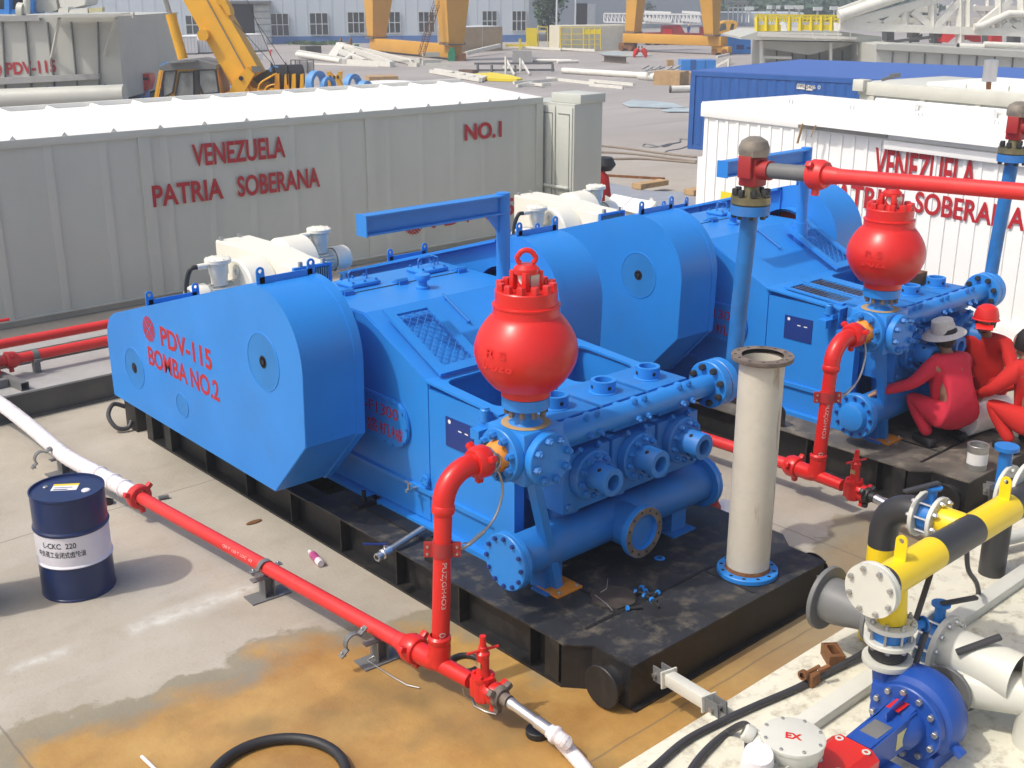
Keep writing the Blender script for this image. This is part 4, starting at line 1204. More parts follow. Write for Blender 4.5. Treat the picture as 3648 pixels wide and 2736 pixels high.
# ---- tie bars between skids and the cream platform
def tiebar(p0, p1, label):
    p0 = Vector(p0); p1 = Vector(p1); d = (p1-p0).normalized()
    root = thing('tie_bar', label, 'tie bar', tuple((p0+p1)/2), 'white tie bars between skids')
    b = MB(); b.bar(p0+d*.10, p1-d*.12, .085, .085, bev=.006); b.bar(p0+d*.085, p0+d*.10, .13, .12); b.bar(p1-d*.12, p1-d*.108, .12, .11); b.build('bar', CREAM_P, root)
    s_ = d.cross(Vector((0, 0, 1))).normalized()
    b = MB()
    for k in (-1, 1): b.bar(p0-d*.03+s_*k*.035, p0+d*.085+s_*k*.035, .010, .11); b.bar(p1-d*.108+s_*k*.035, p1+d*.02+s_*k*.035, .010, .10)
    b.build('fork_plates', BRACKET, root)
    b = MB(); b.cyl(p0+s_*.065, p0-s_*.065, .016, n=10); b.cyl(p1-d*.03+s_*.065, p1-d*.03-s_*.065, .016, n=10); b.build('pins', STEEL, root)
tiebar((5.33, 4.40, .27), (5.21, 3.80, .34), 'white tie bar from the corner of the near skid to the cream platform')
tiebar((7.25, 4.40, .27), (7.25, 3.80, .34), 'white tie bar half hidden behind the big grey open flange')
tiebar((9.92, 4.40, .27), (9.95, 3.80, .34), 'white tie bar below the paint tin on the far skid')

# ---- litter on the concrete
def bottle():
    root = thing('drink_bottle', 'empty plastic bottle with a pink label lying by the near skid', 'bottle', (4.76, 7.78, 0))
    p0 = Vector((4.80, 7.93, .035)); d = Vector((-.05, -.24, 0)).normalized()
    clear = mat('clear_plastic', (.70, .62, .64), .15)
    b = MB(); b.lathe([(0, .27), (.030, .27), (.034, .25), (.034, .20)], p0, d, 20); b.lathe([(.034, .075), (.026, .045), (.014, .03), (.014, .02)], p0, d, 20); b.build('bottle_shell', clear, root)
    b = MB(); b.lathe([(.0345, .075), (.036, .12), (.034, .16), (.0345, .20)], p0, d, 20); b.build('pink_label', PINK, root)
    b = MB(); b.lathe([(0, 0), (.017, 0), (.017, .022), (0, .022)], p0, d, 14); b.build('bottle_cap', LETTER_W, root)
bottle()
def scrap(name, label, cat, px, r, m, z0=.01, grp=None):
    b = MB(); b.tube([G(x, y, z0+dz) for x, y, dz in px], r, 8); tag(b.build(name, m), label, cat, grp)
scrap('wire_scrap', 'bent galvanised wire reaching down from the floor pipe over the ochre mud', 'wire', ((1338, 2290, .08), (1345, 2330, .04), (1310, 2352, .0), (1350, 2380, 0), (1400, 2412, 0), (1450, 2440, 0), (1495, 2450, 0)), .006, STEEL)
scrap('wire_scrap', 'bent grey wire strip below the small red valve', 'wire', ((1648, 2450, .1), (1655, 2475, .04), (1680, 2490, 0), (1690, 2515, 0), (1730, 2535, 0), (1768, 2545, 0)), .007, STEEL)
scrap('plastic_tube', 'white plastic tube end sticking in at the bottom left', 'tube', ((505, 2695, .02), (540, 2728, .02), (600, 2790, .02)), .012, HOSEW)
scrap('cut_pipe', 'short grey pipe piece lying behind the wing union', 'pipe piece', ((565, 1775, .01), (600, 1768, .01)), .022, BRACKET)
g = G(1915, 2618); b = MB(); b.lathe([(.075, 0), (.080, .01), (.080, .045), (.074, .05), (.02, .05), (.018, .056), (0, .056)], g, (0, 0, 1), 28); tag(b.build('plastic_disc', RUBBER), 'round black plastic cap on the wet mud beside the white hose', 'cap')
b = MB(); g = G(1655, 2372); b.tube([g+Vector((.11*math.cos(a), .11*math.sin(a), .02)) for a in [2*PI*i/24 for i in range(24)]], .022, 10, True); tag(b.build('rubber_ring', RUBBER), 'black rubber ring on the mud behind the small red valve', 'ring')
b = MB(); g = G(990, 2795); b.tube([g+Vector((.42*math.cos(a), .42*math.sin(a), .035)) for a in [2*PI*i/48 for i in range(48)]], .035, 12, True); tag(b.build('black_hose_coil', RUBBER), 'coiled black hose cut off by the bottom edge', 'hose')
g = G(382, 1795); b = MB(); b.lathe([(.03, 0), (.05, 0), (.05, .05), (.03, .05)], g, (.4, 0, 1), 16); tag(b.build('black_fitting', RUBBER), 'small black fitting behind the blue drum', 'fitting')
g = G(905, 1862); b = MB(); b.prism([(g.x+.05*math.cos(a)*1.6, g.y+.03*math.sin(a)) for a in [2*PI*i/9 for i in range(9)]], 'Z', .001, .012); tag(b.build('dark_scrap', RUST), 'flat dark scrap on the concrete next to the near skid', 'scrap')

# ================================================================ cream platform at the lower right
PZ = .30
b = MB()
b.bx(3.0, 16.0, -1.0, 3.87, .02, PZ, .004)
plat = tag(b.build('skid_platform', CREAM_F), 'cream painted pump platform filling the lower right corner', 'platform')
b = MB(); b.bx(4.9, 11.0, 3.29, 3.41, PZ+.001, PZ+.075, .004); tag(b.build('channel_beam', CREAM_P), 'long cream channel beam running across the platform under the pipes', 'beam')
# centrifugal pump
root = thing('centrifugal_pump', 'dark blue centrifugal pump with a ring of steel bolts on the cream platform', 'pump', (5.6, 2.82, PZ))
cx, cy, cz = 5.66, 2.80, .56
b = MB(); b.lathe([(.10, -.02), (.225, -.02), (.232, -.012), (.232, .03), (.20, .035), (.255, .07), (.275, .12), (.275, .22), (.24, .27), (.16, .30), (.16, .34), (0, .34)], (cx, cy, cz), (1, 0, 0), 48)
b.cyl((cx+.14, cy+.20, cz), (cx+.14, cy+.235, cz+.24), .088, .088, n=28); b.bx(cx+.03, cx+.25, cy+.02, cy+.27, cz-.02, cz+.14, .03)
b.bar((cx+.13, cy-.24, cz-.10), (cx+.13, cy-.31, cz-.14), .06, .05, bev=.01)
b.bx(cx, cx+.26, cy-.2, cy+.2, PZ, PZ+.10)
vo = b.build('volute_casing', BLUE_C, root)
b = MB(); b.hexes((cx-.02, cy, cz), (-1, 0, 0), .20, 12, .020, .024, .1); b.build('casing_bolts', STEEL, vo)
b = MB(); b.lathe([(.095, 0), (.145, 0), (.148, .005), (.148, .035), (.095, .035)], (cx+.14, cy+.235, cz+.235), (0, 0, 1), 36); b.build('outlet_flange', CREAM_P, vo)
b = MB()
b.lathe([(.14, 0), (.135, -.10), (.085, -.17), (.085, -.24)], (cx-.02, cy, cz), (1, 0, 0), 28, a0=.35, a1=PI*1.25)
b.prism([(cx-.52, cz+.105), (cx-.20, cz+.105), (cx-.04, cz+.14), (cx-.02, cz-.10), (cx-.52, cz-.08)], 'Y', cy-.085, cy+.085, bev=.01)
b.bar((cx-.24, cy, cz+.12), (cx-.05, cy, cz+.15), .012, .10)
b.bx(cx-.50, cx-.30, cy-.16, cy+.16, PZ, cz-.08)
bf = b.build('bearing_frame', BLUE_C, root)
b = MB(); b.bx(cx-.42, cx-.26, cy-.055, cy+.055, cz+.1055, cz+.108); b.build('silver_plate', STEEL, bf)
b = MB(); b.bx(cx-.25, cx-.14, cy-.0885, cy-.0855, cz-.04, cz+.07); b.build('yellow_label', mat('pale_yellow_label', (.60, .55, .25), .5), bf)
b = MB(); b.bx(cx-.16, cx-.04, cy-.03, cy+.05, cz+.147, cz+.150); b.build('red_label', RED, bf)
root2 = thing('coupling_guard', 'bright red coupling guard between the blue centrifugal pump and its motor', 'guard', (4.95, 2.8, PZ))
b = MB(); b.prism([(cy-.15, PZ), (cy-.15, .64), (cy-.10, .68), (cy+.10, .68), (cy+.15, .64), (cy+.15, PZ)], 'X', 4.76, 5.12, bev=.008); b.build('guard_shell', RED, root2)
b = MB()
for x, y in ((4.82, cy+.05), (5.07, cy+.08), (5.07, cy-.09), (4.82, cy-.08)): b.lathe([(.012, 0), (.024, 0), (.024, .004), (.012, .004)], (x, y, .681), (0, 0, 1), 12)
b.build('guard_washers', CREAM_P, root2)
# motor with EX box
root = thing('electric_motor', 'cream explosion proof motor whose round terminal box is marked EX in red', 'motor', (4.3, 2.85, PZ))
b = MB(); b.cyl((3.7, 2.82, .56), (4.62, 2.82, .56), .24, n=40); b.cyl((4.62, 2.82, .56), (4.76, 2.82, .56), .03, n=12)
for k in range(24):
    a = 2*PI*k/24; d = Vector((0, math.cos(a), math.sin(a)))
    b.bar(Vector((3.8, 2.82, .56))+d*.25, Vector((4.55, 2.82, .56))+d*.25, .006, .03, up=d)
b.bx(3.9, 4.5, 2.62, 3.02, PZ, .42)
b.build('motor_body', CREAM_P, root)
jc = Vector((4.63, 2.90, .90))
b = MB(); b.lathe([(.10, -.25), (.11, -.20), (.14, -.16), (.145, -.10), (.165, -.07), (.165, -.022)], jc, (0, 0, 1), 44); tb_ = b.build('terminal_box', CREAM_P, root)
b = MB(); b.lathe([(0, 0), (.160, 0), (.172, -.004), (.172, -.020), (.165, -.021)], jc, (0, 0, 1), 48); ld = b.build('box_lid', CREAM_P, tb_)
b = MB(); b.hexes(jc, (0, 0, 1), .152, 8, .009, .010, .2); b.build('lid_bolts', STEEL, tb_)
u = Vector((RT.x, RT.y, 0)).normalized(); f2 = Vector((0, 0, 1)).cross(u)
text('EX', RED, tb_, jc-u*.045-f2*.02, u*.93-f2*.3, f2+u*.25, .05, width=.085, bold=.03)
b = MB(); g = jc-u*.20+f2*.05+Vector((0, 0, -.04)); b.cyl(jc-u*.15+Vector((0, 0, -.06)), g+Vector((0, 0, -.02)), .04, n=16); b.lathe([(0, 0), (.045, 0), (.050, .02), (.045, .05), (.03, .06)], g, -u+f2*.3+Vector((0, 0, .5)), 20); b.bx(g.x+.01, g.x+.04, g.y-.05, g.y+.05, g.z-.06, g.z+.03, .006); b.build('cable_gland', CREAM_P, tb_)
b = MB(); b.lathe([(.08, -.3), (.085, -.05), (.075, 0), (0, .004)], jc-u*.22-f2*.18+Vector((0, 0, .02)), (-.2, -.2, 1), 24); tag(b.build('wrapped_cover', HOSEW), 'white wrapped cap beside the EX terminal box', 'cap')

# delivery piping: neck valve, header, elbow
root = thing('delivery_pipework', 'yellow and black striped header pipe with flanged valves above the blue centrifugal pump', 'pipework', (6.2, 3.1, PZ))
sx, sy = 5.80, 3.035
def fl(b, c, ax, r, th=.028, hole=.085): b.lathe([(hole, 0), (r-.004, 0), (r, .004), (r, th-.004), (r-.004, th), (hole, th), (hole, 0)], c, ax, 40)
b = MB(); b.lathe([(.10, 0), (.115, .02), (.115, .075), (.10, .095)], (sx, sy, .835), (0, 0, 1), 32); b.build('rubber_joint', RUBBER, root)
b = MB(); fl(b, (sx, sy, .935), (0, 0, 1), .150, .03); fl(b, (sx, sy, 1.045), (0, 0, 1), .150, .032); f_ = b.build('valve_flanges', CREAM_P, root)
b = MB(); b.hexes((sx, sy, 1.077), (0, 0, 1), .125, 8, .017, .022, .3, .035); b.hexes((sx, sy, .935), (0, 0, -1), .125, 8, .017, .022, .3)
for k in range(8):
    a = .3+2*PI*k/8; u_, v_, _ = frame((0, 0, 1)); d = u_*math.cos(a)+v_*math.sin(a)
    b.cyl(Vector((sx, sy, .965))+d*.125, Vector((sx, sy, 1.045))+d*.125, .008, n=8)
b.build('flange_bolts', STEEL, f_)
b = MB(); b.cyl((sx, sy, .966), (sx, sy, 1.044), .105, n=32); b.cyl((sx+.08, sy-.03, 1.005), (sx+.22, sy-.09, 1.005), .028, n=16); b.lathe([(.05, 0), (.05, .012), (0, .012)], (sx+.22, sy-.09, 1.005), (.9, -.4, 0), 20); bvv = b.build('butterfly_valve', BLUE_V, root)
b = MB(); b.bar((sx+.18, sy-.05, .98), (sx+.46, sy+.02, 1.22), .035, .02, bev=.006); b.bar((sx+.1, sy-.13, .78), (sx+.28, sy-.10, 1.00), .035, .022, bev=.006); b.build('valve_lever', CABLE, bvv)
HZ, HY = 1.355, 3.06
b = MB(); b.cyl((sx, sy, 1.077), (sx, sy+.02, HZ-.06), .088, n=32); b.build('header_leg', YELLOW, root)
xs = [5.62, 5.72, 6.27, 6.76, 7.25, 8.1]
cols = [PIPEBK, YELLOW, PIPEBK, YELLOW, PIPEBK]
for i in range(5):
    b = MB(); b.lathe([(.104, 0), (.104, xs[i+1]-xs[i])], (xs[i], HY, HZ), (1, 0, 0), 40)
    b.build('header_section', cols[i], root)
b = MB(); fl(b, (5.585, HY, HZ), (1, 0, 0), .165, .03); f_ = b.build('end_flange', CREAM_P, root)
b = MB(); b.lathe([(0, 0), (.163, 0), (.166, .004), (.166, .026), (0, .026)], (5.58, HY, HZ), (-1, 0, 0), 44); bl = b.build('blank_plate', CREAM_P, root)
b = MB(); b.hexes((5.554, HY, HZ), (-1, 0, 0), .138, 8, .017, .022, .4); b.hexes((5.615, HY, HZ), (1, 0, 0), .138, 8, .017, .022, .4); b.build('plate_bolts', STEEL, bl)
for x in (5.86, 7.16):
    b = MB(); lug(b, x, HY, HZ+.095, 'X', .075, .16); b.build('lifting_eye', YELLOW, root)
# elbow branch
ex, ey = 6.74, 3.66
b = MB(); b.lathe([(.098, 0), (.098, .72)], (ex, ey, PZ+.01), (0, 0, 1), 36); b.build('elbow_leg', YELLOW, root)
b = MB(); pts = [Vector((ex, ey, 1.03)), Vector((ex, ey, 1.12))]+bend((ex, ey, 1.15), (0, 0, 1), (0, -1, 0), .21, 8)+[Vector((ex, ey-.26, 1.36))]
b.tube(pts, .099, 32); b.build('black_elbow', PIPEBK, root)
b = MB(); fl(b, (ex, 3.395, HZ), (0, 1, 0), .155, .03); fl(b, (ex, 3.27, HZ), (0, 1, 0), .155, .03); f_ = b.build('valve_flanges', CREAM_P, root)
b = MB(); b.hexes((ex, 3.425, HZ), (0, 1, 0), .128, 8, .017, .022, .2); b.hexes((ex, 3.27, HZ), (0, -1, 0), .128, 8, .017, .024, .2, .035)
for k in range(8):
    a = .2+2*PI*k/8; u_, v_, _ = frame((0, 1, 0)); d = u_*math.cos(a)+v_*math.sin(a)
    b.cyl(Vector((ex, 3.30, HZ))+d*.128, Vector((ex, 3.395, HZ))+d*.128, .009, n=8)
b.build('flange_bolts', BRIGHT, f_)
b = MB(); b.cyl((ex, 3.305, HZ), (ex, 3.39, HZ), .105, n=32); b.cyl((ex, 3.347, HZ+.1), (ex, 3.347, HZ+.21), .030, n=16); b.lathe([(.055, 0), (.06, .015), (0, .015)], (ex, 3.347, HZ+.20), (0, 0, 1), 20); bvv = b.build('butterfly_valve', BLUE_V, root)
b = MB(); b.bar((ex+.04, 3.33, HZ+.235), (ex-.22, 3.43, HZ+.215), .04, .022, bev=.006); b.build('valve_lever', CABLE, bvv)
b = MB(); b.lathe([(.098, 0), (.096, .14), (.088, .2)], (ex, 3.27, HZ), (0, -1, 0), 32); b.build('branch_stub', YELLOW, root)
# next header piece at the right margin
b = MB(); fl(b, (7.60, HY+.05, HZ+.02), (0, 1, 0), .19, .03); b.build('far_flange', CREAM_P, root)
# suction pipework
root = thing('suction_pipework', 'wide cream suction pipe with a grey open flange pointing at the near pump', 'pipework', (6.4, 3.0, PZ))
qx, qz = 6.36, .70
b = MB(); b.lathe([(.10, 0), (.10, .30)], (qx, 3.10, qz), (0, 1, 0), 36); b.cyl((qx, 3.2, PZ), (qx, 3.2, qz), .04); b.build('branch_pipe', CREAM_P, root)
b = MB(); fl(b, (qx, 3.40, qz), (0, 1, 0), .165, .03); f_ = b.build('pair_flange', CREAM_P, root)
b = MB(); fl(b, (qx, 3.435, qz), (0, 1, 0), .165, .03); fl(b, (qx, 3.80, qz), (0, 1, 0), .225, .035, .15); b.build('grey_flange', BRACKET, f_)
b = MB(); b.hexes((qx, 3.40, qz), (0, -1, 0), .14, 10, .017, .022, .2, .03); b.build('flange_bolts', BRIGHT, f_)
b = MB(); b.lathe([(.10, 0), (.115, .06), (.155, .24), (.155, .335)], (qx, 3.465, qz), (0, 1, 0), 36); b.build('rubber_reducer', BRACKET, root)
b = MB(); fl(b, (qx, 3.06, qz), (0, 1, 0), .20, .03, .10); fl(b, (qx, 2.93, qz), (0, 1, 0), .215, .035, .15); f_ = b.build('valve_flanges', CREAM_P, root)
b = MB(); b.cyl((qx, 2.965, qz), (qx, 3.06, qz), .15, n=32); b.cyl((qx, 3.01, qz+.14), (qx, 3.01, qz+.28), .035, n=16); b.lathe([(.06, 0), (.06, .015), (0, .015)], (qx, 3.01, qz+.28), (0, 0, 1), 18); bvv = b.build('butterfly_valve', BLUE_V, root)
b = MB(); b.hexes((qx, 2.93, qz), (0, -1, 0), .185, 12, .017, .022, .2, .03)
for k in range(12):
    a = .2+2*PI*k/12; u_, v_, _ = frame((0, 1, 0)); d = u_*math.cos(a)+v_*math.sin(a)
    b.cyl(Vector((qx, 2.96, qz))+d*.185, Vector((qx, 3.07, qz))+d*.185, .009, n=8)
b.build('flange_bolts', BRIGHT, f_)
b = MB(); b.bar((qx-.02, 3.0, qz+.30), (qx+.24, 2.90, qz+.29), .04, .022, bev=.006); b.bar((qx-.16, 2.80, qz+.10), (qx+.02, 2.62, qz+.22), .045, .03, bev=.008); b.build('valve_lever', CABLE, bvv)
b = MB(); b.lathe([(.155, 0), (.155, .46)], (qx, 2.93, qz), (0, -1, 0), 44); b.build('suction_header', CREAM_P, root)
b = MB(); b.lathe([(.17, -.15), (.17, .75), (.178, .755), (.178, .80), (.16, .81), (0, .81)], (qx+.06, 2.30, PZ+.15), (0, 0, 1), 44); b.build('strainer_pot', CREAM_P, root)
b = MB(); b.lathe([(.10, 0), (.115, .02), (.115, .06), (.10, .08)], (cx+.375, cy, cz), (1, 0, 0), 32); b.build('rubber_joint', RUBBER, root)
b = MB(); fl(b, (cx+.34, cy, cz), (1, 0, 0), .165, .03); fl(b, (cx+.455, cy, cz), (1, 0, 0), .165, .03); fl(b, (cx+.56, cy-.02, cz), (1, 0, 0), .165, .03); f_ = b.build('inlet_flange', BRACKET, root)
b = MB(); b.hexes((cx+.485, cy, cz), (1, 0, 0), .14, 10, .016, .02, .2); b.hexes((cx+.34, cy, cz), (-1, 0, 0), .14, 10, .016, .02, .2); b.build('flange_bolts', STEEL, f_)
b = MB(); b.lathe([(.12, 0), (.12, .07)], (cx+.488, cy-.01, cz), (1, 0, 0), 30); b.build('inlet_valve', BLUE_V, root)
b = MB(); b.cyl((cx+.59, cy-.02, cz), (cx+.75, cy-.45, cz+.06), .13, n=32); b.build('inlet_elbow', CREAM_P, root)
# far cream pipe on the platform, second tank
b = MB(); g = G(3540, 1930, .42); b.cyl(g, g+Vector((.75, -.25, 0)), .055, n=20); b.lathe([(.05, 0), (.10, .0), (.10, .03), (.05, .03)], g+Vector((.45, -.16, 0)), (1, -.33, 0), 24); tag(b.build('vent_pipe', CREAM_P), 'thin cream pipe lying on the platform under the yellow header at the right edge', 'pipe')
root = thing('valve_bonnet', 'blue valve bonnet on a round grey flange at the right edge beside the paint tin', 'valve', (8.4, 3.4, PZ))
b = MB(); fl(b, (8.30, 3.52, 1.02), (0, 1, 0), .20, .03); b.hexes((8.30, 3.52, 1.02), (0, -1, 0), .165, 8, .018, .022); b.build('valve_flange', CREAM_P, root)
b = MB(); b.cyl((8.30, 3.58, 1.02), (8.30, 3.58, 1.34), .05, n=16); b.lathe([(.09, 0), (.09, .03), (0, .03)], (8.30, 3.58, 1.34), (0, 0, 1), 20); b.build('bonnet', BLUE_V, root)
b = MB(); b.cyl((8.30, 3.0, 1.02), (8.30, 3.52, 1.02), .1, n=24); b.cyl((8.30, 3.56, PZ), (8.30, 3.56, 1.02), .1, n=24); b.build('valve_pipe', PIPEBK, root)
# cables
def cable(label, pts, r=.022):
    b = MB(); b.tube(spline(pts, 8), r, 12); tag(b.build('cable', CABLE), label, 'cable', 'dark cables on the platform')
Zc = PZ+.024
cable('dark cable curving past the rusty clamp and under the pump outlet', [G(2300, 2760, Zc), G(2335, 2730, Zc), G(2440, 2640, Zc), G(2560, 2575, Zc), G(2690, 2515, Zc), G(2830, 2455, Zc), G(2960, 2390, Zc), G(3070, 2330, Zc+.02), G(3130, 2290, Zc+.02)], .024)
cable('dark cable curling from the EX box gland to the bottom edge', [G(2440, 2790, Zc), G(2470, 2730, Zc), G(2530, 2660, Zc), G(2600, 2605, Zc), G(2660, 2585, .55), Vector((4.47, 3.06, .78))], .024)
cable('dark cable hanging in a loop below the striped header', [G(3420, 2180, PZ+.03), G(3480, 2130, PZ+.03), G(3480, 2080, .5), G(3450, 2030, .7), G(3445, 1960, .9), G(3450, 1920, 1.0)], .018)
# rusty pieces
g = G(2965, 2352, PZ)
root = thing('rusty_block', 'rusty orange hollow block lying on the cream platform', 'block', tuple(g))
T = Matrix.Translation(g) @ Matrix.Rotation(.9, 4, 'Z')
b = MB(); b.frameplate(-.09, .09, -.055, .055, (-.06, .06, -.03, .03), 0, .085, .02, 4, T); b.build('block_body', RUST, root)
g = G(2895, 2425, PZ+.03)
root = thing('rusty_clamp', 'rusty beam clamp lying next to the dark cable', 'clamp', tuple(g))
b = MB(); b.bx(g.x-.05, g.x+.05, g.y-.03, g.y+.04, PZ, PZ+.09, .012); b.cyl(g+Vector((-.07, .03, .06)), g+Vector((.08, .01, .07)), .014, n=10); b.lathe([(.02, 0), (.035, .0), (.035, .03), (0, .03)], g+Vector((-.085, .03, .06)), (1, 0, 0), 12); b.bar(g+Vector((.02, -.03, .08)), g+Vector((.09, -.06, .10)), .03, .02); b.build('clamp_body', RUST, root)

# ================================================================ tall risers with the red overhead lines
def tall(dx, dy, label):
    global OFF
    OFF = Vector((dx, dy, 0))
    root = thing('riser_post', label, 'pipe', (7.52+dx, 5.6+dy, 0), 'tall blue risers')
    b = MB(); b.tube([(7.36, 5.60, 1.60), (7.44, 5.60, 1.60)]+bend((7.44, 5.60, 1.60), (1, 0, 0), (0, 0, 1), .10, 6)+[(7.54, 5.58, 2.2), (7.53, 5.53, 2.97)], .068, 24); b.build('riser_pipe', mat('scuffed_blue_pipe', (.014, .15, .43), .5, var=.15, vscale=6, dirt=.35, dirtcol=(.10, .11, .12), dscale=10), root)
    t_ = Vector((7.53, 5.53, 2.97))
    b = MB(); b.lathe([(.068, 0), (.155, .0), (.155, .075), (.068, .075)], t_, (0, 0, 1), 32); fl_ = b.build('riser_flange', BLUE_D, root)
    b = MB(); b.lathe([(.150, 0), (.150, .01), (.068, .01)], t_+Vector((0, 0, .076)), (0, 0, 1), 32); b.hexes(t_, (0, 0, -1), .125, 8, .022, .03); b.hexes(t_+Vector((0, 0, .15)), (0, 0, 1), .125, 8, .026, .05); b.build('flange_bolts', DARKST, fl_)
    b = MB(); b.lathe([(.155, .087), (.155, .14), (.075, .145), (.06, .19), (.06, .24)], t_, (0, 0, 1), 32); b.build('weld_neck', mat('olive_steel', (.20, .18, .10), .45, metal=.5, var=.3, vscale=8), root)
    h = t_+Vector((0, 0, .35))
    dr = Vector((0, -1, .04)).normalized()
    b = MB(); b.bx(h.x-.075, h.x+.085, h.y-.08, h.y+.08, h.z-.13, h.z+.10, .015); b.cyl(h, h+dr*.17, .075, n=24); b.bx(h.x-.115, h.x-.0755, h.y-.06, h.y+.06, h.z-.06, h.z+.11, .005); b.build('elbow_block', RED_D, root)
    b = MB(); b.lathe([(.085, 0), (.115, .01), (.12, .04), (.12, .07), (.10, .12), (.05, .15), (0, .155)], h+Vector((0, 0, .10)), (0, 0, 1), 28); b.bar(h+Vector((-.10, -.05, .13)), h+Vector((.0, -.11, .13)), .06, .05); b.build('union_cap', mat('weathered_steel_cap', (.25, .22, .18), .55, metal=.4, var=.3, vscale=8), root)
    b = MB(); b.cyl(h+dr*.16, h+dr*.55, .060, n=24); b.build('pipe_nipple', BRACKET, root)
    b = MB(); wing(b, h+dr*.60, dr, .112, .13); b.build('wing_union', RED_P, root)
    if dy > -.2:
        b = MB(); b.cyl(h+dr*.55, h+dr*4.8, .056, n=24); b.lathe([(.07, 0), (.066, .05), (.056, .12)], h+dr*.66, dr, 24); b.build('overhead_pipe', RED_P, root)
    OFF = Vector((0, 0, 0))
tall(0, 0, 'tall blue riser with a steel cap carrying the long red overhead pipe')
tall(4.42, .0, 'second tall blue riser at the right edge in front of the white container')
# ================================================================ grey container behind the pumps
root = thing('grey_container', 'long grey container lettered VENEZUELA PATRIA SOBERANA and NO.1 in red', 'container', (9, 18.2, 0))
X0, X1, YF, YB, ZT = 1.5, 16.05, 16.9, 19.4, 2.66
b = MB(); b.bx(X0, X1, YF, YB, .12, ZT-.10); b.bx(X0, X1, YF+.05, YB, .0, .119); bd = b.build('wall', GREY, root)
b = MB(); b.bx(X0, X1+.01, YF-.035, YF-.001, ZT-.115, ZT, .004); b.bx(X0, X1+.01, YF-.04, YF-.001, .10, .125); b.bx(X1-.16, X1+.02, YF-.03, YF-.0015, .125, ZT-.116); b.build('corner_rail', GREY, root)
b = MB()
xs_ = [2.3, 3.2, 4.0, 4.8, 5.55, 6.38, 7.19, 8.16, 8.88, 9.62, 10.4, 11.28, 12.34, 13.08, 13.82, 14.57, 15.4]
for x in xs_:
    b.prism([(x-.10, YF), (x-.02, YF-.022), (x+.015, YF-.022), (x+.025, YF)], 'Z', .125, ZT-.116)
for x in (3.6, 7.72, 11.86): b.bx(x-.02, x+.17, YF-.028, YF-.0005, .125, ZT-.116)
b.build('wall_rib', GREY, bd)
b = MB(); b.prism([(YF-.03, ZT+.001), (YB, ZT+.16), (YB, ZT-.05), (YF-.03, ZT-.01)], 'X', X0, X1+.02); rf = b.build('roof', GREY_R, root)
b = MB()
sl = .159/(YB-YF)
x = 2.2
tri = []
while x < 16:
    z0 = ZT+.002
    A = [(x-.05, YF-.02, z0), (x+.05, YF-.02, z0), (x, YF-.02, z0+.055), (x-.05, YB, z0+.16), (x+.05, YB, z0+.16), (x, YB, z0+.215)]
    v = [b.b.verts.new(p) for p in A]
    b._q([v[0], v[1], v[2]]); b._q([v[5], v[4], v[3]]); b._q([v[0], v[2], v[5], v[3]]); b._q([v[2], v[1], v[4], v[5]]); b._q([v[1], v[0], v[3], v[4]])
    x += .735
b.bx(X0, X1, YB-.05, YB+.01, ZT+.12, ZT+.225)
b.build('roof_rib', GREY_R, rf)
up = (0, 0, 1)
text('VENEZUELA', LETTER, bd, (8.56, YF-.03, 2.03), (1, 0, .0), up, .33, width=1.66, bold=.022)
text('PATRIA', LETTER, bd, (7.84, YF-.03, 1.485), (1, 0, 0), up, .32, width=1.20, bold=.022)
text('SOBERANA', LETTER, bd, (9.30, YF-.03, 1.475), (1, 0, 0), up, .32, width=1.56, bold=.022)
text('NO.1', LETTER, bd, (14.06, YF-.03, 1.98), (1, 0, 0), up, .29, width=.92, bold=.03)
text('PDV-115', LETTER, bd, (13.25, YF-.03, .45), (1, 0, 0), up, .32, width=2.05, bold=.02)
emblem(LETTER, bd, (12.83, YF-.026, .62), (1, 0, 0), up, .23)
# cabinet at its end
root = thing('grey_cabinet', 'tall grey double door cabinet standing at the end of the grey container', 'cabinet', (16.5, 16.7, 0))
b = MB(); b.bx(16.18, 16.95, 16.12, 17.6, .1, 2.56); b.bx(16.3, 17.0, 16.08, 16.9, 2.56, 2.74, .02); cb = b.build('cabinet_body', GREY, root)
for y0, y1 in ((16.16, 16.60), (16.63, 17.25)):
    b = MB(); b.bx(16.155, 16.179, y0, y1, .2, 2.5, .004); d_ = b.build('cabinet_door', GREY, root)
    b = MB(); b.bx(16.148, 16.154, y0+.06, y0+.075, .3, 2.36); b.bx(16.148, 16.154, y0+.06, y1-.06, 2.36, 2.375); b.build('door_slot', BRACKET, d_)
b = MB(); b.cyl((16.13, 16.2, .95), (16.13, 17.2, .95), .035, n=12); b.cyl((16.14, 16.615, .3), (16.14, 16.615, 2.45), .012, n=8); b.build('lock_bar', GREY, root)
g = Vector((18.4, 17.6, 0))
root = thing('bundle', 'red cloth bundle with a black bag on top behind the grey cabinet', 'bundle', tuple(g))
b = MB(); b.lathe([(.3, 0), (.32, .3), (.25, .8), (.12, .95), (0, 1.0)], g, (0, 0, 1), 16); b.build('red_cloth', CLOTH2, root)
b = MB(); b.lathe([(0, .9), (.2, .92), (.3, 1.05), (.22, 1.2), (0, 1.22)], g+Vector((.15, 0, 0)), (0, 0, 1), 12); b.build('black_bag', RUBBER, root)

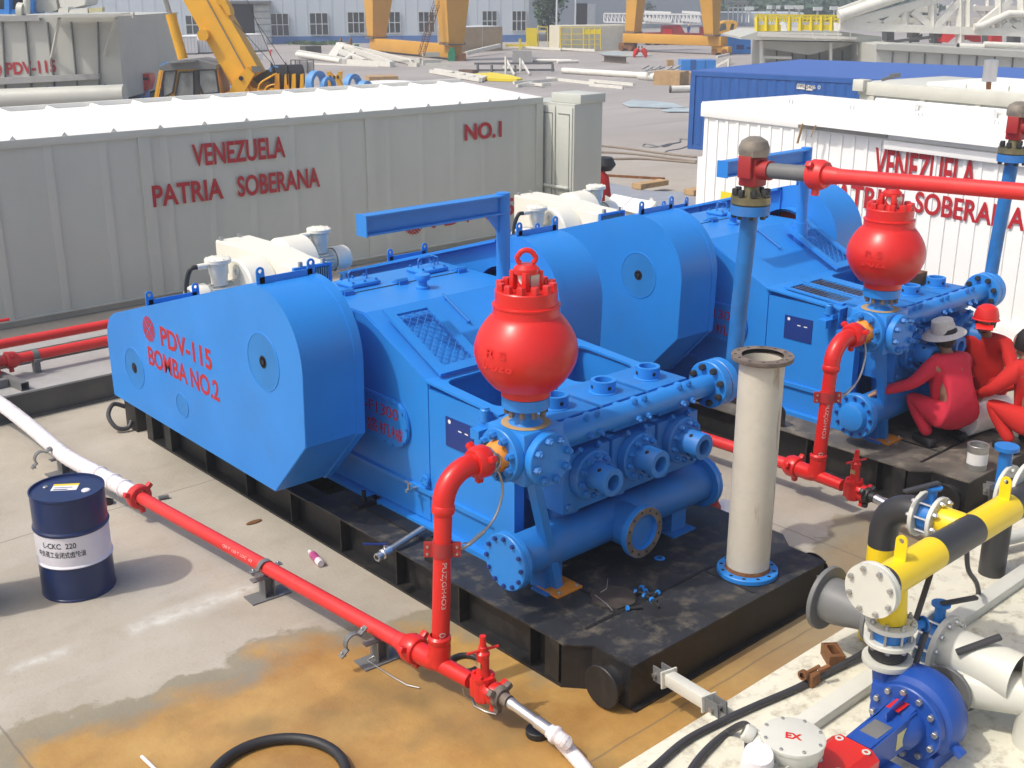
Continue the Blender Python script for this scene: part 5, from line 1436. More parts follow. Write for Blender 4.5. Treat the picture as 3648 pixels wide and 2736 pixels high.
# ================================================================ grey beam skid with two red pipes at the left
root = thing('pipe_skid', 'low grey beam skid carrying two parallel red pipes behind the blue drum', 'skid', (5, 13.6, 0))
b = MB(); b.bx(2.5, 9.5, 12.98, 14.0, .30, .322); b.build('skid_deck', BEAMG, root)
b = MB(); b.bx(2.5, 9.5, 13.02, 13.04, .02, .30); b.bx(2.5, 9.5, 12.96, 13.12, 0, .02); b.bx(2.5, 9.5, 13.94, 13.96, .02, .30)
for x in (3.4, 5.2, 7.0): b.bx(x, x+.02, 13.041, 13.94, .02, .30)
b.build('skid_beam', BEAMD, root)
b = MB(); b.bx(2.5, 9.5, 15.0, 15.35, .12, .20); b.bx(2.5, 9.5, 15.1, 15.2, 0, .12); b.build('back_rail', BEAMG, root)
g2 = thing('red_pipe', 'lower red pipe clamped on the grey beam skid, ending in a red valve at the left edge', 'pipe', (5, 13.62, .5), 'red pipes on the grey skid')
b = MB(); b.cyl((3.95, 13.62, .53), (9, 13.62, .53), .060, n=24); b.build('pipe_run', RED_P, g2)
b = MB(); wing(b, (4.38, 13.62, .53), (1, 0, 0), .10, .13); b.build('wing_union', RED_P, g2)
b = MB(); b.lathe([(.0, -.15), (.13, -.15), (.15, -.05), (.15, .15), (.11, .22), (.11, .40), (.08, .45), (.05, .7), (0, .7)], (4.08, 13.62, .48), (0, 0, 1), 24); b.bx(3.75, 4.22, 13.5, 13.74, .40, .64, .03); b.build('red_valve', RED, g2)
b = MB(); b.cyl((3.9, 13.62, 1.02), (4.42, 13.6, 1.02), .018, n=10); b.build('valve_handle', RED, g2)
g3 = thing('red_pipe', 'upper red pipe running beside the grey container foot, clamped on the grey skid', 'pipe', (5, 14.5, .5), 'red pipes on the grey skid')
b = MB(); b.cyl((3.95, 14.45, .50), (9, 14.45, .50), .060, n=24); b.build('pipe_run', RED_P, g3)
for rt, x, y in ((g2, 4.66, 13.62), (g3, 4.35, 14.45)):
    b = MB(); b.lathe([(.061, -.035), (.070, -.035), (.070, .035), (.061, .035)], (x, y, .53 if y < 14 else .50), (1, 0, 0), 24); b.bx(x-.04, x+.04, y-.12, y-.06, .47, .50); b.bx(x-.035, x+.035, y-.05, y+.05, .322, .48); b.build('pipe_clamp', BRACKET, rt)
root = thing('square_tube_frame', 'grey square tube frame with open ends resting on the grey skid', 'frame', (4.2, 13.1, .32))
b = MB()
def sq(b, p0, p1, w_=.09):
    p0 = Vector(p0); p1 = Vector(p1); a = (p1-p0).normalized(); s_ = a.cross(Vector((0, 0, 1))); u = s_.cross(a)
    for o in (s_*(w_/2), -s_*(w_/2)): b.bar(p0+o, p1+o, .008, w_, up=u)
    for o in (u*(w_/2), -u*(w_/2)): b.bar(p0+o, p1+o, w_-.01, .008, up=u)
sq(b, (4.30, 13.02, .37), (4.20, 13.75, .37)); sq(b, (3.6, 13.30, .37), (4.2, 13.32, .37)); sq(b, (3.6, 13.65, .37), (4.16, 13.66, .37))
b.build('tube_frame', BRACKET, root)
b = MB(); b.tube(spline([(5.02, 12.02, .22), (4.90, 12.05, .27), (4.80, 11.98, .18), (4.82, 11.86, .07), (4.93, 11.82, .04), (5.0, 11.85, .10)], 6), .025, 10); tag(b.build('cable_loop', CABLE), 'grey cable loop hanging from the end of the near skid', 'cable')

# ================================================================ white container at the right
DW = Vector((.124, .992, 0)).normalized(); NW = Vector((-DW.y, DW.x, 0)); OW = Vector((14.93, 6.4, 0))
MW = Matrix(((DW.x, NW.x, 0, OW.x), (DW.y, NW.y, 0, OW.y), (0, 0, 1, 0), (0, 0, 0, 1)))
def WF(px, py, off=0.0):
    "photo pixel -> (u, z) on the face of the white container"
    d = FW + RT*((px-1824)/FPX) - UP*((py-1368)/FPX)
    t = (OW+NW*off).dot(NW)/d.dot(NW)
    p = d*t
    return (p-OW).dot(DW), p.z+CAMH
UE = WF(2510, 420)[0]
ZW = 2.86
root = thing('white_container', 'white panelled cabin container lettered VENEZUELA PATRIA SOBERANA in red, behind the far pump', 'container', tuple(OW+DW*2))
b = MB(); b.bx(-9, UE, -2.45, 0, .22, ZW-.04, 0, MW); bd = b.build('wall', WHITE, root)
b = MB()
u = UE-.05
while u > -4:
    b.bx(u-.055, u, .0005, .022, .26, ZW-.25, 0, MW)
    b.bx(u-.31, u-.12, .0005, .020, .26, ZW-.25, 0, MW) if False else None
    u -= .235
b.build('wall_rib', WHITE, bd)
b = MB(); b.bx(-9, UE+.05, -2.5, .05, ZW-.22, ZW-.002, .01, MW); b.build('eaves', WHITE, root)
b = MB(); b.bx(-9, UE+.04, -2.48, .04, ZW-.001, ZW+.02, 0, MW); rf = b.build('roof', WHITE, root)
b = MB(); b.bx(-9, UE+.02, -2.4, .06, .10, .25, .01, MW); b.bx(-9, UE, .001, .045, .25, .45, .005, MW); b.build('base_rail', WHITE, root)
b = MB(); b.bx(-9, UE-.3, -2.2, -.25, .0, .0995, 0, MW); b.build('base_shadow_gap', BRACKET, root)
u1, z1 = WF(2840, 420, .1); u2 = WF(3648, 500, .1)[0]
b = MB(); b.bx(u2-3, u1, .051, .20, ZW-.10, ZW-.08, 0, MW); b.bx(u2-3, u1, .185, .20, ZW-.14, ZW-.101, 0, MW); b.build('awning', WHITE, root)
b = MB(); b.bx(u1-1.65, u1, .049, .07, ZW-.215, ZW-.101, 0, MW); b.build('grey_strip', BEAMG, root)
b = MB(); b.bx(u2-3, u1-1.62, .049, .09, ZW-.36, ZW-.23, .01, MW); b.build('lower_trim', WHITE, root)
# roof tube rail
b = MB()
p0 = MW @ Vector((UE-2.2, -1.6, ZW+.13)); p1 = MW @ Vector((-8, -1.6, ZW+.13))
b.cyl(p0, p1, .03, n=12)
b.bx(-8, UE-2.2, -1.66, -1.62, ZW+.02, ZW+.11, 0, MW)
u = UE-3
while u > -5: b.bx(u, u+.13, -1.60, -1.50, ZW+.02, ZW+.15, 0, MW); u -= 1.35
b.build('roof_rail', WHITE, rf)
b = MB()
u = UE-1.1
while u > -5:
    for k in (0, .06): b.bx(u+k, u+k+.012, -.9, -.86, ZW+.02, ZW+.08, 0, MW)
    u -= 1.25
b.build('roof_cleat', WHITE, rf)
def wtext(s_, l, r, bot, top, bold=.02):
    (ua, za) = WF(*l); (ub, zb) = WF(*r)
    h = WF(*top)[1]-WF(*bot)[1]
    text(s_, LETTER, bd, OW+DW*ua+NW*.024+Vector((0, 0, WF(*bot)[1])), -DW+Vector((0, 0, 0)), (0, 0, 1), h, width=abs(ua-ub), bold=bold)
wtext('VENEZUELA', (3117, 600), (3484, 600), (3150, 640), (3135, 530))
wtext('PATRIA', (2950, 690), (3205, 690), (3010, 728), (2985, 650))
wtext('SOBERANA', (3260, 750), (3655, 800), (3330, 768), (3310, 690))
ua, za = WF(2572, 680); ub, zb = WF(2700, 730)
b = MB(); b.bx(ub-.4, ua, .0235, .0245, WF(2600, 790)[1], za, 0, MW); tag(b.build('yellow_panel', YEL_R, bd), None)
ua, za = WF(2895, 425)
b = MB(); b.bar(MW @ Vector((ua, .21, ZW-.12)), MW @ Vector((ua+.06, .23, ZW-.42)), .05, .01); b.bar(MW @ Vector((ua-.25, .21, ZW-.12)), MW @ Vector((ua-.20, .24, ZW-.30)), .05, .01); b.build('lifting_strap', WOOD, bd)
b = MB(); b.bx(UE+.051, UE+.16, -1.2, -.05, .1, 1.95, 0, MW); dd = b.build('end_step', WHITE, root)
b = MB(); b.tube([MW @ Vector((UE-.01, .03, .92)), MW @ Vector((UE-.01, .09, .92)), MW @ Vector((UE-.01, .09, .78)), MW @ Vector((UE-.01, .03, .78))], .012, 6); b.build('grab_handle', STEEL, dd)

# ================================================================ helpers for the yard beyond
FH = Vector((FW.x, FW.y, 0)).normalized()
RH = Vector((RT.x, RT.y, 0)).normalized()
def depth(px, py): return G(px, py).dot(FH)
def CP(px, py, d):
    "point seen at a pixel, standing d metres ahead of the camera"
    r = FW + RT*((px-1824)/FPX) - UP*((py-1368)/FPX)
    return Vector((0, 0, CAMH)) + r*(d/r.dot(FH))
def fprism(b, poly, d, th):
    "upright outline d metres ahead with real thickness th going away"
    A = [b.b.verts.new(CP(x, y, d)) for x, y in poly]
    B = [b.b.verts.new(CP(x, y, d)+FH*th) for x, y in poly]
    n = len(poly)
    b._q(A); b._q(B[::-1])
    for i in range(n): b._q([A[i], B[i], B[(i+1) % n], A[(i+1) % n]])
    return b
def fbox(b, x0, y0, x1, y1, d, th): return fprism(b, [(x0, y0), (x1, y0), (x1, y1), (x0, y1)], d, th)
def fbar(b, p, q, d, w_, h_=None, d2=None): return b.bar(CP(*p, d), CP(*q, d2 or d), w_, h_ or w_)
def ybox(name, m, label, cat, a, c, ytop, dep, group=None, bev=0.0, parent=None, z0=0.0):
    "box whose front foot runs between two ground pixels; ytop = pixel height of the top above a"
    A = G(*a); Bp = G(*c); e = (Bp-A); L_ = e.length; e.normalize()
    n = Vector((-e.y, e.x, 0))
    if n.dot(FH) < 0: n = -n
    h = CP(a[0], ytop, A.dot(FH)).z
    M = Matrix(((e.x, n.x, 0, A.x), (e.y, n.y, 0, A.y), (0, 0, 1, 0), (0, 0, 0, 1)))
    b = MB(); b.bx(0, L_, 0, dep, z0, h, bev, M)
    o = b.build(name, m, parent)
    if label: tag(o, label, cat, group)
    return o, M, L_, h
def foliage(b, c, rx, rz, n, size, rnd):
    for i in range(n):
        while True:
            p = Vector((rnd.uniform(-1, 1), rnd.uniform(-1, 1), rnd.uniform(-1, 1)))
            if p.length < 1 and rnd.random() < .35+.65*p.length: break
        k = .75+.35*math.sin(p.x*5+p.z*4)*math.cos(p.y*6)
        q = c+Vector((p.x*rx*k, p.y*rx*k, p.z*rz))
        s_ = size*rnd.uniform(.6, 1.4)
        u = Vector((rnd.gauss(0, 1), rnd.gauss(0, 1), rnd.gauss(0, 1))).normalized(); v = u.orthogonal().normalized()
        b._q([b.b.verts.new(q+u*s_), b.b.verts.new(q+v*s_*.6), b.b.verts.new(q-u*s_), b.b.verts.new(q-v*s_*.6)])
rnd = random.Random(11)
def tree(px, py, ytop, wpx, label, m=LEAF, n=900):
    A = G(px, py); d = A.dot(FH); top = CP(px, ytop, d).z; rx = wpx*d/FPX/2
    root = thing('tree', label, 'tree', tuple(A), 'trees by the workshop')
    b = MB(); b.cyl(A, A+Vector((0, 0, top*.75)), rx*.10, rx*.03, n=8)
    for k in range(6):
        a = k*1.05; z_ = top*(.3+.07*k)
        b.cyl(A+Vector((0, 0, z_)), A+Vector((math.cos(a)*rx*.7, math.sin(a)*rx*.7, z_+top*.18)), rx*.04, rx*.012, n=6)
    b.build('trunk', BARK, root)
    b = MB(); foliage(b, A+Vector((0, 0, top*.58)), rx, top*.42, n, rx*.10, rnd)
    for k in range(5): foliage(b, A+Vector((rnd.uniform(-.6, .6)*rx, rnd.uniform(-.6, .6)*rx, top*rnd.uniform(.4, .95))), rx*.42, top*.14, n//8, rx*.09, rnd)
    b.build('crown', m, root)

# ---------------------------------------------------------------- workshop building
A = G(968, 156); Bp = G(1881, 149)
e = (Bp-A).normalized(); nB = Vector((-e.y, e.x, 0))
if nB.dot(FH) < 0: nB = -nB
MBd = Matrix(((e.x, nB.x, 0, A.x), (e.y, nB.y, 0, A.y), (0, 0, 1, 0), (0, 0, 0, 1)))
def BU(px, py):
    d = FW + RT*((px-1824)/FPX) - UP*((py-1368)/FPX)
    t = A.dot(nB)/d.dot(nB); p = d*t
    return (p-A).dot(e), p.z+CAMH
UL, UR = BU(-200, 100)[0], BU(1884, 100)[0]
root = thing('workshop_building', 'long pale blue workshop with a row of dark windows behind the yard', 'building', tuple(A))
b = MB(); b.bx(UL, UR, 0, 20, 0, 8.5, 0, MBd); wl = b.build('wall', BUILD, root)
b = MB()
u = UL
while u < UR: b.bx(u, u+.03, -.03, -.001, .9, 8.4, 0, MBd); u += 1.1
b.build('cladding_seam', BUILD, wl)
b = MB(); b.bx(UL, BU(815, 100)[0], -.05, -.001, 0, BU(700, 130)[1]*.30, 0, MBd); b.bx(BU(968, 100)[0], UR, -.05, -.001, 0, BU(1000, 130)[1], 0, MBd); b.build('plinth', BUILDB, wl)
for (x0, x1, yt, yb) in ((504, 579, 58, 126), (665, 735, 55, 122), (968, 1031, 48, 128), (1106, 1171, 46, 125), (1240, 1300, 43, 118), (1368, 1427, 42, 118), (1492, 1548, 42, 115), (1612, 1660, 40, 112), (1718, 1770, 39, 110), (1824, 1873, 39, 110)):
    ua, zb = BU(x0, yb); ub, _ = BU(x1, yb); zt = BU(x0, yt)[1]
    b = MB()
    for u in (ua, ua+(ub-ua)/3, ua+(ub-ua)*2/3, ub): b.bx(u-.035, u+.035, -.12, -.052, zb, zt, 0, MBd)
    for z_ in (zb, (zb+zt)/2, zt): b.bx(ua-.034, ub+.034, -.118, -.054, z_-.035, z_+.035, 0, MBd)
    f_ = b.build('window', FRAMEW, root)
    b = MB(); b.bx(ua, ub, -.06, -.051, zb, zt, 0, MBd); b.build('pane', GLASS, f_)
ua, zb = BU(830, 150); ub = BU(911, 150)[0]; zt = BU(860, 14)[1]
b = MB(); b.bx(ua, ub, -.06, -.02, 0, zt, 0, MBd); dr = b.build('doorway', DARKIN, root)
b = MB(); b.bx(ua-.8, ub+1.6, -2.2, -.001, zt+.05, zt+.25, 0, MBd); b.build('canopy', BRACKET, dr)
ua2 = BU(967, 100)[0]; zt2 = BU(940, 18)[1]
b = MB()
for k in range(6): b.bx(ub+.02, ua2-.05, -.25, -.10, k*zt2/6+.02, (k+1)*zt2/6-.02, .02, MBd)
b.build('sliding_door', FRAMEW, root)
# annex further right
A2 = G(1884, 108); B2 = G(2760, 92)
e2 = (B2-A2).normalized(); n2 = Vector((-e2.y, e2.x, 0)); n2 = n2 if n2.dot(FH) > 0 else -n2
M2 = Matrix(((e2.x, n2.x, 0, A2.x), (e2.y, n2.y, 0, A2.y), (0, 0, 1, 0), (0, 0, 0, 1)))
def BU2(px, py):
    d = FW + RT*((px-1824)/FPX) - UP*((py-1368)/FPX)
    t = A2.dot(n2)/d.dot(n2); p = d*t
    return (p-A2).dot(e2), p.z+CAMH
root = thing('far_workshop', 'farther grey blue workshop hall beyond the trees', 'building', tuple(A2))
uE = BU2(2545, 60)[0]
b = MB(); b.bx(0, uE, 0, 20, 0, 9, 0, M2); wl = b.build('wall', mat('hazy_blue_cladding', (.42, .47, .50), .6, var=.03, vscale=.1), root)
ua = BU2(2053, 60)[0]; ub = BU2(2090, 60)[0]
b = MB(); b.bx(ua, ub, -.1, -.01, 0, BU2(2060, 12)[1], 0, M2); b.build('doorway', DARKIN, root)
b = MB(); b.bx(ub, BU2(2118, 60)[0], -.2, -.02, 0, BU2(2100, 14)[1], 0, M2); b.build('sliding_door', FRAMEW, root)
o, M, L_, h = ybox('low_building', BUILD, 'low white shed under the far trees at the right', 'building', (2545, 92), (2860, 92), 45, 8)
# hillside of far trees
b = MB()
for i in range(70):
    px = 2480+i*12; d = 190+rnd.uniform(-8, 8); c = CP(px, 50, d); c.z = 0
    h = CP(px, rnd.uniform(-22, 8), d).z
    foliage(b, Vector((c.x, c.y, h*.5)), 2.6, h*.5, 150, .55, rnd)
tag(b.build('far_wood', LEAF2), 'distant line of hazy trees', 'wood', kind='stuff')

# trees and bushes
tree(1950, 150, -70, 130, 'bushy tree between the workshop and the yellow platform', LEAF, 1500)
tree(2190, 100, -20, 95, 'hazy tree left of the second gantry leg', LEAF2, 900)
tree(2310, 100, 0, 55, 'slender tree between the legs of the second gantry', LEAF2, 500)
tree(1815, 128, 45, 44, 'small grey shrub in front of the last workshop window', LEAF2, 260)
for px, w_, lab in ((1240, 70, 'green bush on the verge left of the first gantry leg'), (1275, 50, 'green bush touching the first gantry leg'), (1465, 50, 'low bush between the two legs of the first gantry')):
    A_ = G(px, 148); d = A_.dot(FH); rx = w_*d/FPX/2; b = MB(); foliage(b, A_+Vector((0, 0, rx*.6)), rx, rx*.75, 500, rx*.12, rnd); tag(b.build('bush', LEAF), lab, 'bush', 'bushes on the verge')
b = MB()
for i in range(36):
    A_ = G(1045+i*5.2, 158+rnd.uniform(-3, 3)); foliage(b, A_+Vector((0, 0, .1)), .9, .16, 40, .12, rnd)
tag(b.build('verge_grass', LEAF), 'strip of grass in front of the blue plinth', 'grass', kind='stuff')
# poles
for px, py, lab, w_ in ((1488, 136, 'thin white pole between the first gantry legs', .10), (1982, 168, 'white pole in front of the bushy tree', .09), (2049, 110, 'white pole right of the bushy tree', .10)):
    A_ = G(px, py); b = MB(); b.cyl(A_, A_+Vector((0, 0, 7)), w_, w_*.8, n=10); tag(b.build('pole', FRAMEW), lab, 'pole', 'white poles in the yard')

# ---------------------------------------------------------------- gantry cranes
def gantry(label, Lw, Rw, legsL, legsR, ytop_beam, ybot_beam):
    dL, dR = depth(*Lw), depth(*Rw)
    PL, PR = G(*Lw), G(*Rw)
    root = thing('gantry_crane', label, 'crane', tuple((PL+PR)/2), 'ochre gantry cranes')
    zt = CP(Lw[0], ytop_beam[0], dL).z; zb = CP(Lw[0], ybot_beam[0], dL).z
    e = (PR-PL).normalized(); n = Vector((-e.y, e.x, 0)); n = n if n.dot(FH) > 0 else -n
    th = .9
    b = MB(); b.bar(PL-e*.2+Vector((0, 0, (zt+zb)/2))+n*.5, PR+e*.2+Vector((0, 0, (zt+zb)/2))+n*.5, th, zt-zb, bev=.03); bm_ = b.build('end_beam', YEL_G, root)
    for (xb0, xb1, xt0, xt1, yb_), d in ((legsL, dL), (legsR, dR)):
        p0 = CP((xb0+xb1)/2, yb_, d)+n*.5; p1 = CP((xt0+xt1)/2, -30, d)+n*.5
        p0.z = zt
        p1 = p0+(p1-p0)*2.0
        w0 = (xb1-xb0)*d/FPX*.80; w1 = (xt1-xt0)*d/FPX
        b = MB(); u = e; a = (p1-p0).normalized()
        vs = []
        for p, w_ in ((p0, w0), (p1, w1+(w1-w0))):
            vs.append([b.b.verts.new(p+u*sx*w_/2*1.0+n*sy*w_/2) for sx, sy in ((-1, -1), (1, -1), (1, 1), (-1, 1))])
        for i in range(4): b._q([vs[0][i], vs[0][(i+1) % 4], vs[1][(i+1) % 4], vs[1][i]])
        b._q(vs[0][::-1]); b._q(vs[1])
        lg = b.build('leg', YEL_G, root)
        b = MB(); b.bx(-w0*.6, w0*.6, -w0*.6, w0*.6, .01, .09, 0, Matrix(((e.x, n.x, 0, p0.x), (e.y, n.y, 0, p0.y), (0, 0, 1, zt), (0, 0, 0, 1))))
        for k in range(6):
            for s_ in (-1, 1): q = p0+e*(w0*.55*(k-2.5)/2.5)+n*(s_*w0*.55); b.cyl(Vector((q.x, q.y, zt+.09)), Vector((q.x, q.y, zt+.2)), .035, n=6)
        b.build('leg_flange', RUSTF, lg)
    for P in (PL, PR):
        b = MB(); b.bar(P-e*.75+Vector((0, 0, zb*.62))+n*.5, P+e*.75+Vector((0, 0, zb*.62))+n*.5, .55, zb*.7, bev=.03); tr = b.build('bogie', RUST if P is PL else YEL_G, root)
        for s_ in (-.45, .45):
            b = MB(); q = P+e*s_+n*.5; r_ = zb*.36; b.cyl(Vector((q.x, q.y, r_))-n*.34, Vector((q.x, q.y, r_))+n*.34, r_, n=20); b.build('wheel', RUST, tr)
    return root, dL, dR, e, n, PL, PR, zt
groot, dL, dR, e_, n_, PL, PR, zt = gantry('first ochre gantry crane with a rusty ladder on its right leg and a green motor', (1320, 185), (1600, 215), (1290, 1350, 1288, 1366, 134), (1553, 1624, 1540, 1632, 138), (137, 145), (178, 185))
b = MB()
p0 = CP(1502, 200, dR-.6); p1 = CP(1556, 20, dR-.4); s_ = RH*.17
b.bar(p0-s_, p1-s_, .05, .05); b.bar(p0+s_, p1+s_, .05, .05)
for k in range(22): q = p0+(p1-p0)*(k/21); b.bar(q-s_, q+s_, .03, .03)
b.bar(p0-s_+Vector((0, 0, .35))-FH*.3, p1-s_+Vector((0, 0, .35))-FH*.3, .03, .03); b.bar(p0+s_+Vector((0, 0, .35))-FH*.3, p1+s_+Vector((0, 0, .35))-FH*.3, .03, .03)
for k in range(9): q = p0+(p1-p0)*(k/8); b.bar(q+s_, q+s_+Vector((0, 0, .35))-FH*.3, .03, .03); b.bar(q-s_, q-s_+Vector((0, 0, .35))-FH*.3, .03, .03)
b.build('ladder', RUST, groot)
b = MB(); fprism(b, [(1595, 226), (1597, 185), (1604, 170), (1616, 170), (1622, 188), (1620, 224)], dR-1.0, .5); b.build('drive_motor', GREEN, groot)
b = MB(); fbox(b, 1640, 190, 1660, 228, dR-.9, .5); b.cyl(CP(1633, 212, dR-.9), CP(1633, 212, dR-.5), .28, n=18); b.build('guide_wheel', RUST, groot)
gantry('second ochre gantry crane standing behind the blue container', (2222, 182), (2556, 197), (2217, 2265, 2230, 2277, 115), (2500, 2545, 2488, 2543, 118), (119, 126), (152, 163))
b = MB()
for s_, x in ((0, 1275), (1, 1250)):
    pass
root = thing('cable_reel', 'rusty cable reel standing behind the bushes left of the first gantry', 'reel', tuple(G(1225, 172)))
d = depth(1225, 172)
for x in (1215, 1250):
    b = MB(); c = CP(x, 158, d); b.cyl(c-RH*.05, c+RH*.05, .55, n=20); b.build('reel_disc', RUST, root)
b = MB(); b.cyl(CP(1215, 158, d), CP(1250, 158, d), .22, n=14); b.build('reel_drum', RUSTF, root)
b = MB(); fbox(b, 1262, 158, 1277, 172, d, .4); b.build('reel_motor', GREEN, root)
# ---------------------------------------------------------------- grey mud tank at the top left
dT = depth(425, 384)
root = thing('mud_tank', 'tall grey tank lettered PDV-115 with a fold out platform at the top left', 'tank', tuple(CP(200, 384, dT)*1))
root.location.z = 0
b = MB(); fprism(b, [(-200, 66), (60, 58), (418, 58), (416, 75), (428, 190), (440, 330), (440, 352), (-200, 392)], dT, 9); wl = b.build('tank_wall', TANKG, root)
b = MB()
for xt, xb in ((4, 18), (87, 112), (165, 195), (250, 276), (345, 352)): fprism(b, [(xt, 78), (xt+4, 78), (xb+4, 362), (xb, 362)], dT-.12, .11)
b.build('wall_seam', BRACKET, wl)
b = MB(); fprism(b, [(-200, 58), (140, 55), (140, 74), (-200, 80)], dT-.25, .24); fprism(b, [(-200, 285), (350, 262), (352, 282), (-200, 312)], dT-.3, .29); b.build('tank_rail', BEAMG, wl)
b = MB(); fprism(b, [(135, 54), (420, 48), (420, 60), (135, 63)], dT-1.6, 1.5); b.bar(CP(410, 52, dT-1.6), CP(474, 53, dT-1.6), .10, .08); b.bar(CP(474, 44, dT-1.6), CP(474, 64, dT-1.6), .08, .12); b.build('platform', TANKG, root)
b = MB(); b.bar(CP(212, 64, dT-1.4), CP(184, 205, dT-.1), .10); b.bar(CP(415, 66, dT-1.4), CP(372, 195, dT-.1), .10); b.build('platform_strut', TANKG, root)
b = MB(); b.cyl(CP(-250, 362, dT-.9), CP(446, 336, dT-.9), .40, n=28); b.build('tank_pipe', TANKG, root)
b = MB()
for x in (60, 206):
    y = 320-x*.05; b.bar(CP(x-40, y, dT-.5), CP(x-6, y+2, dT-.5), .08, .05); fbox(b, x-10, y-3, x+5, y+9, dT-.6, .2)
fbox(b, 368, 300, 377, 308, dT-.5, .2); b.build('tank_valve', BLUE_P, wl)
b = MB(); fprism(b, [(-200, 392), (440, 360), (436, 384), (420, 392), (-200, 425)], dT+.5, 7.5); b.build('tank_skid', BEAMD, root)
org = CP(25, 268, dT-.02); text('PDV-115', LETTER, wl, org, RH+Vector((0, 0, .055)), (0, 0, 1), abs(CP(25, 226, dT).z-CP(25, 268, dT).z), width=173*dT/FPX, bold=.03)
emblem(LETTER, wl, CP(-22, 248, dT-.02), RH, (0, 0, 1), 28*dT/FPX, n=20)
root = thing('tank_machine', 'blue and grey shaker machine with a pale bucket standing on the grey tank', 'machine', tuple(CP(100, 50, dT+1)))
b = MB(); fbox(b, -120, 34, 95, 50, dT+1, 2); fbox(b, 15, -60, 32, 50, dT+.9, .4); fprism(b, [(105, -60), (120, -60), (118, 40), (128, 48), (106, 48)], dT+.9, .4); b.build('machine_frame', BLUE, root)
b = MB(); fbox(b, -120, -60, 92, 34, dT+1.4, 1.4); b.build('machine_dark', DARKIN, root)
b = MB(); fprism(b, [(120, -60), (190, -60), (205, 35), (180, 44), (130, 42)], dT+1.2, 1.6); b.build('hood', TANKG, root)
b = MB(); fprism(b, [(195, -60), (320, -60), (300, 18), (250, 30), (215, 26)], dT+1.0, 1.6); b.build('white_bucket', GALV, root)
b = MB(); b.cyl(CP(65, 35, dT+.6), CP(85, 38, dT+.6), .30, n=20); b.cyl(CP(95, -30, dT+.6), CP(95, 50, dT+.6), .14, n=14); b.build('pipe_cap', CREAM_P, root)
b = MB()
for x0, x1, y0, y1 in ((206, 242, 24, 46), (245, 312, 28, 46)): fprism(b, [(x0, y1), (x0+4, y0+6), (x1, y0), (x1, y1)], dT-1.2, .6)
b.build('canvas_roll', GALV, root)
b = MB(); fprism(b, [(314, 30), (364, 26), (364, 42), (318, 45)], dT-1.2, .3); tag(b.build('yellow_board', mat('pale_yellow_board', (.55, .52, .3), .6), root), None)

# water tank containers
def wtank(xl, xc, xr, yb0, ybc, yb1, yt, label, txt=True):
    d = depth(xc, ybc)
    root = thing('shipping_container', label, 'container', tuple(G(xc, ybc)), 'white water tank containers')
    A, Bp = G(xc, ybc), G(xr, yb1); e = (Bp-A); L_ = e.length; e.normalize(); n = Vector((-e.y, e.x, 0)); n = n if n.dot(FH) > 0 else -n
    h = CP(xc, yt, d).z
    M = Matrix(((e.x, n.x, 0, A.x), (e.y, n.y, 0, A.y), (0, 0, 1, 0), (0, 0, 0, 1)))
    b = MB(); b.bx(0, L_, 0, 2.4, .10, h, 0, M)
    w_ = b.build('container_body', WHITE, root)
    b = MB(); b.bx(0, L_, .02, 2.4, 0, .099, 0, M); b.build('base_frame', BEAMD, root)
    b = MB()
    k = 0
    while k < L_: b.bx(k, k+.05, -.02, -.001, .14, h-.06, 0, M); k += .25
    b.bx(0, L_, -.03, -.0005, h-.07, h, 0, M)
    b.build('corrugation', FRAMEW, w_)
    if txt:
        o = A+e*(L_*.29)+Vector((0, 0, h*.33)); text('INDUSTRY WATER TANK', LETTER_B, w_, o-n*.03, e, (0, 0, 1), h*.17, width=L_*.47, bold=.02)
        text('\u5de5 \u4e1a \u6c34 \u7f50', LETTER_B, w_, A+e*(L_*.37)+Vector((0, 0, h*.56))-n*.03, e, (0, 0, 1), h*.22, width=L_*.31, bold=.01)
wtank(425, 461, 706, 204, 199, 194, 133, 'white container lettered INDUSTRY WATER TANK left of the crane boom')
wtank(706, 712, 954, 192, 192, 183, 128, 'white water tank container crossed by the yellow crane boom')

# far people
def small_person(px, py, ytop, label, top, legs, hat, lean=0.0, bend_=False):
    A = G(px, py); d = A.dot(FH); h = CP(px, ytop, d).z*.98
    root = thing('person', label, 'person', tuple(A))
    b = MB()
    s_ = h/1.7
    hip = A+Vector((0, 0, .85*s_)); sh = hip+Vector((0, 0, .55*s_))+RH*lean*s_
    b.tube([hip, (hip+sh)/2, sh, sh+Vector((0, 0, .08*s_))], .1, 10, rs=[.15*s_, .16*s_, .17*s_, .06*s_])
    for k in (-1, 1):
        b.tube([hip+RH*k*.08*s_, A+RH*k*.11*s_+Vector((0, 0, .45*s_)), A+RH*k*.12*s_+Vector((0, 0, .04*s_))], .08, 8, rs=[.10*s_, .075*s_, .06*s_])
        b.tube([sh+RH*k*.16*s_, sh+RH*k*.24*s_-Vector((0, 0, .28*s_)), sh+RH*k*.20*s_-Vector((0, 0, .55*s_))-FH*.1*s_], .05, 8, rs=[.07*s_, .055*s_, .045*s_])
    b.build('workwear', top, root)
    b = MB(); c = sh+Vector((0, 0, .20*s_))+RH*lean*.2*s_; b.lathe([(0, -.13*s_), (.07*s_, -.10*s_), (.095*s_, 0), (.08*s_, .09*s_), (0, .12*s_)], c, (0, 0, 1), 12); b.build('head', SKIN, root)
    b = MB(); b.lathe([(.13*s_, .02*s_), (.115*s_, .03*s_), (.10*s_, .10*s_), (.05*s_, .15*s_), (0, .16*s_)], c, (0, 0, 1), 14); b.build('helmet', hat, root)
small_person(600, 219, 161, 'person in dark blue workwear and yellow helmet walking past the water tank', CLOTH3, CLOTH3, YELLOW)
small_person(964, 200, 172, 'tiny person in orange red clothes walking by the workshop door', RED_P, RED_P, WHITE, .2)
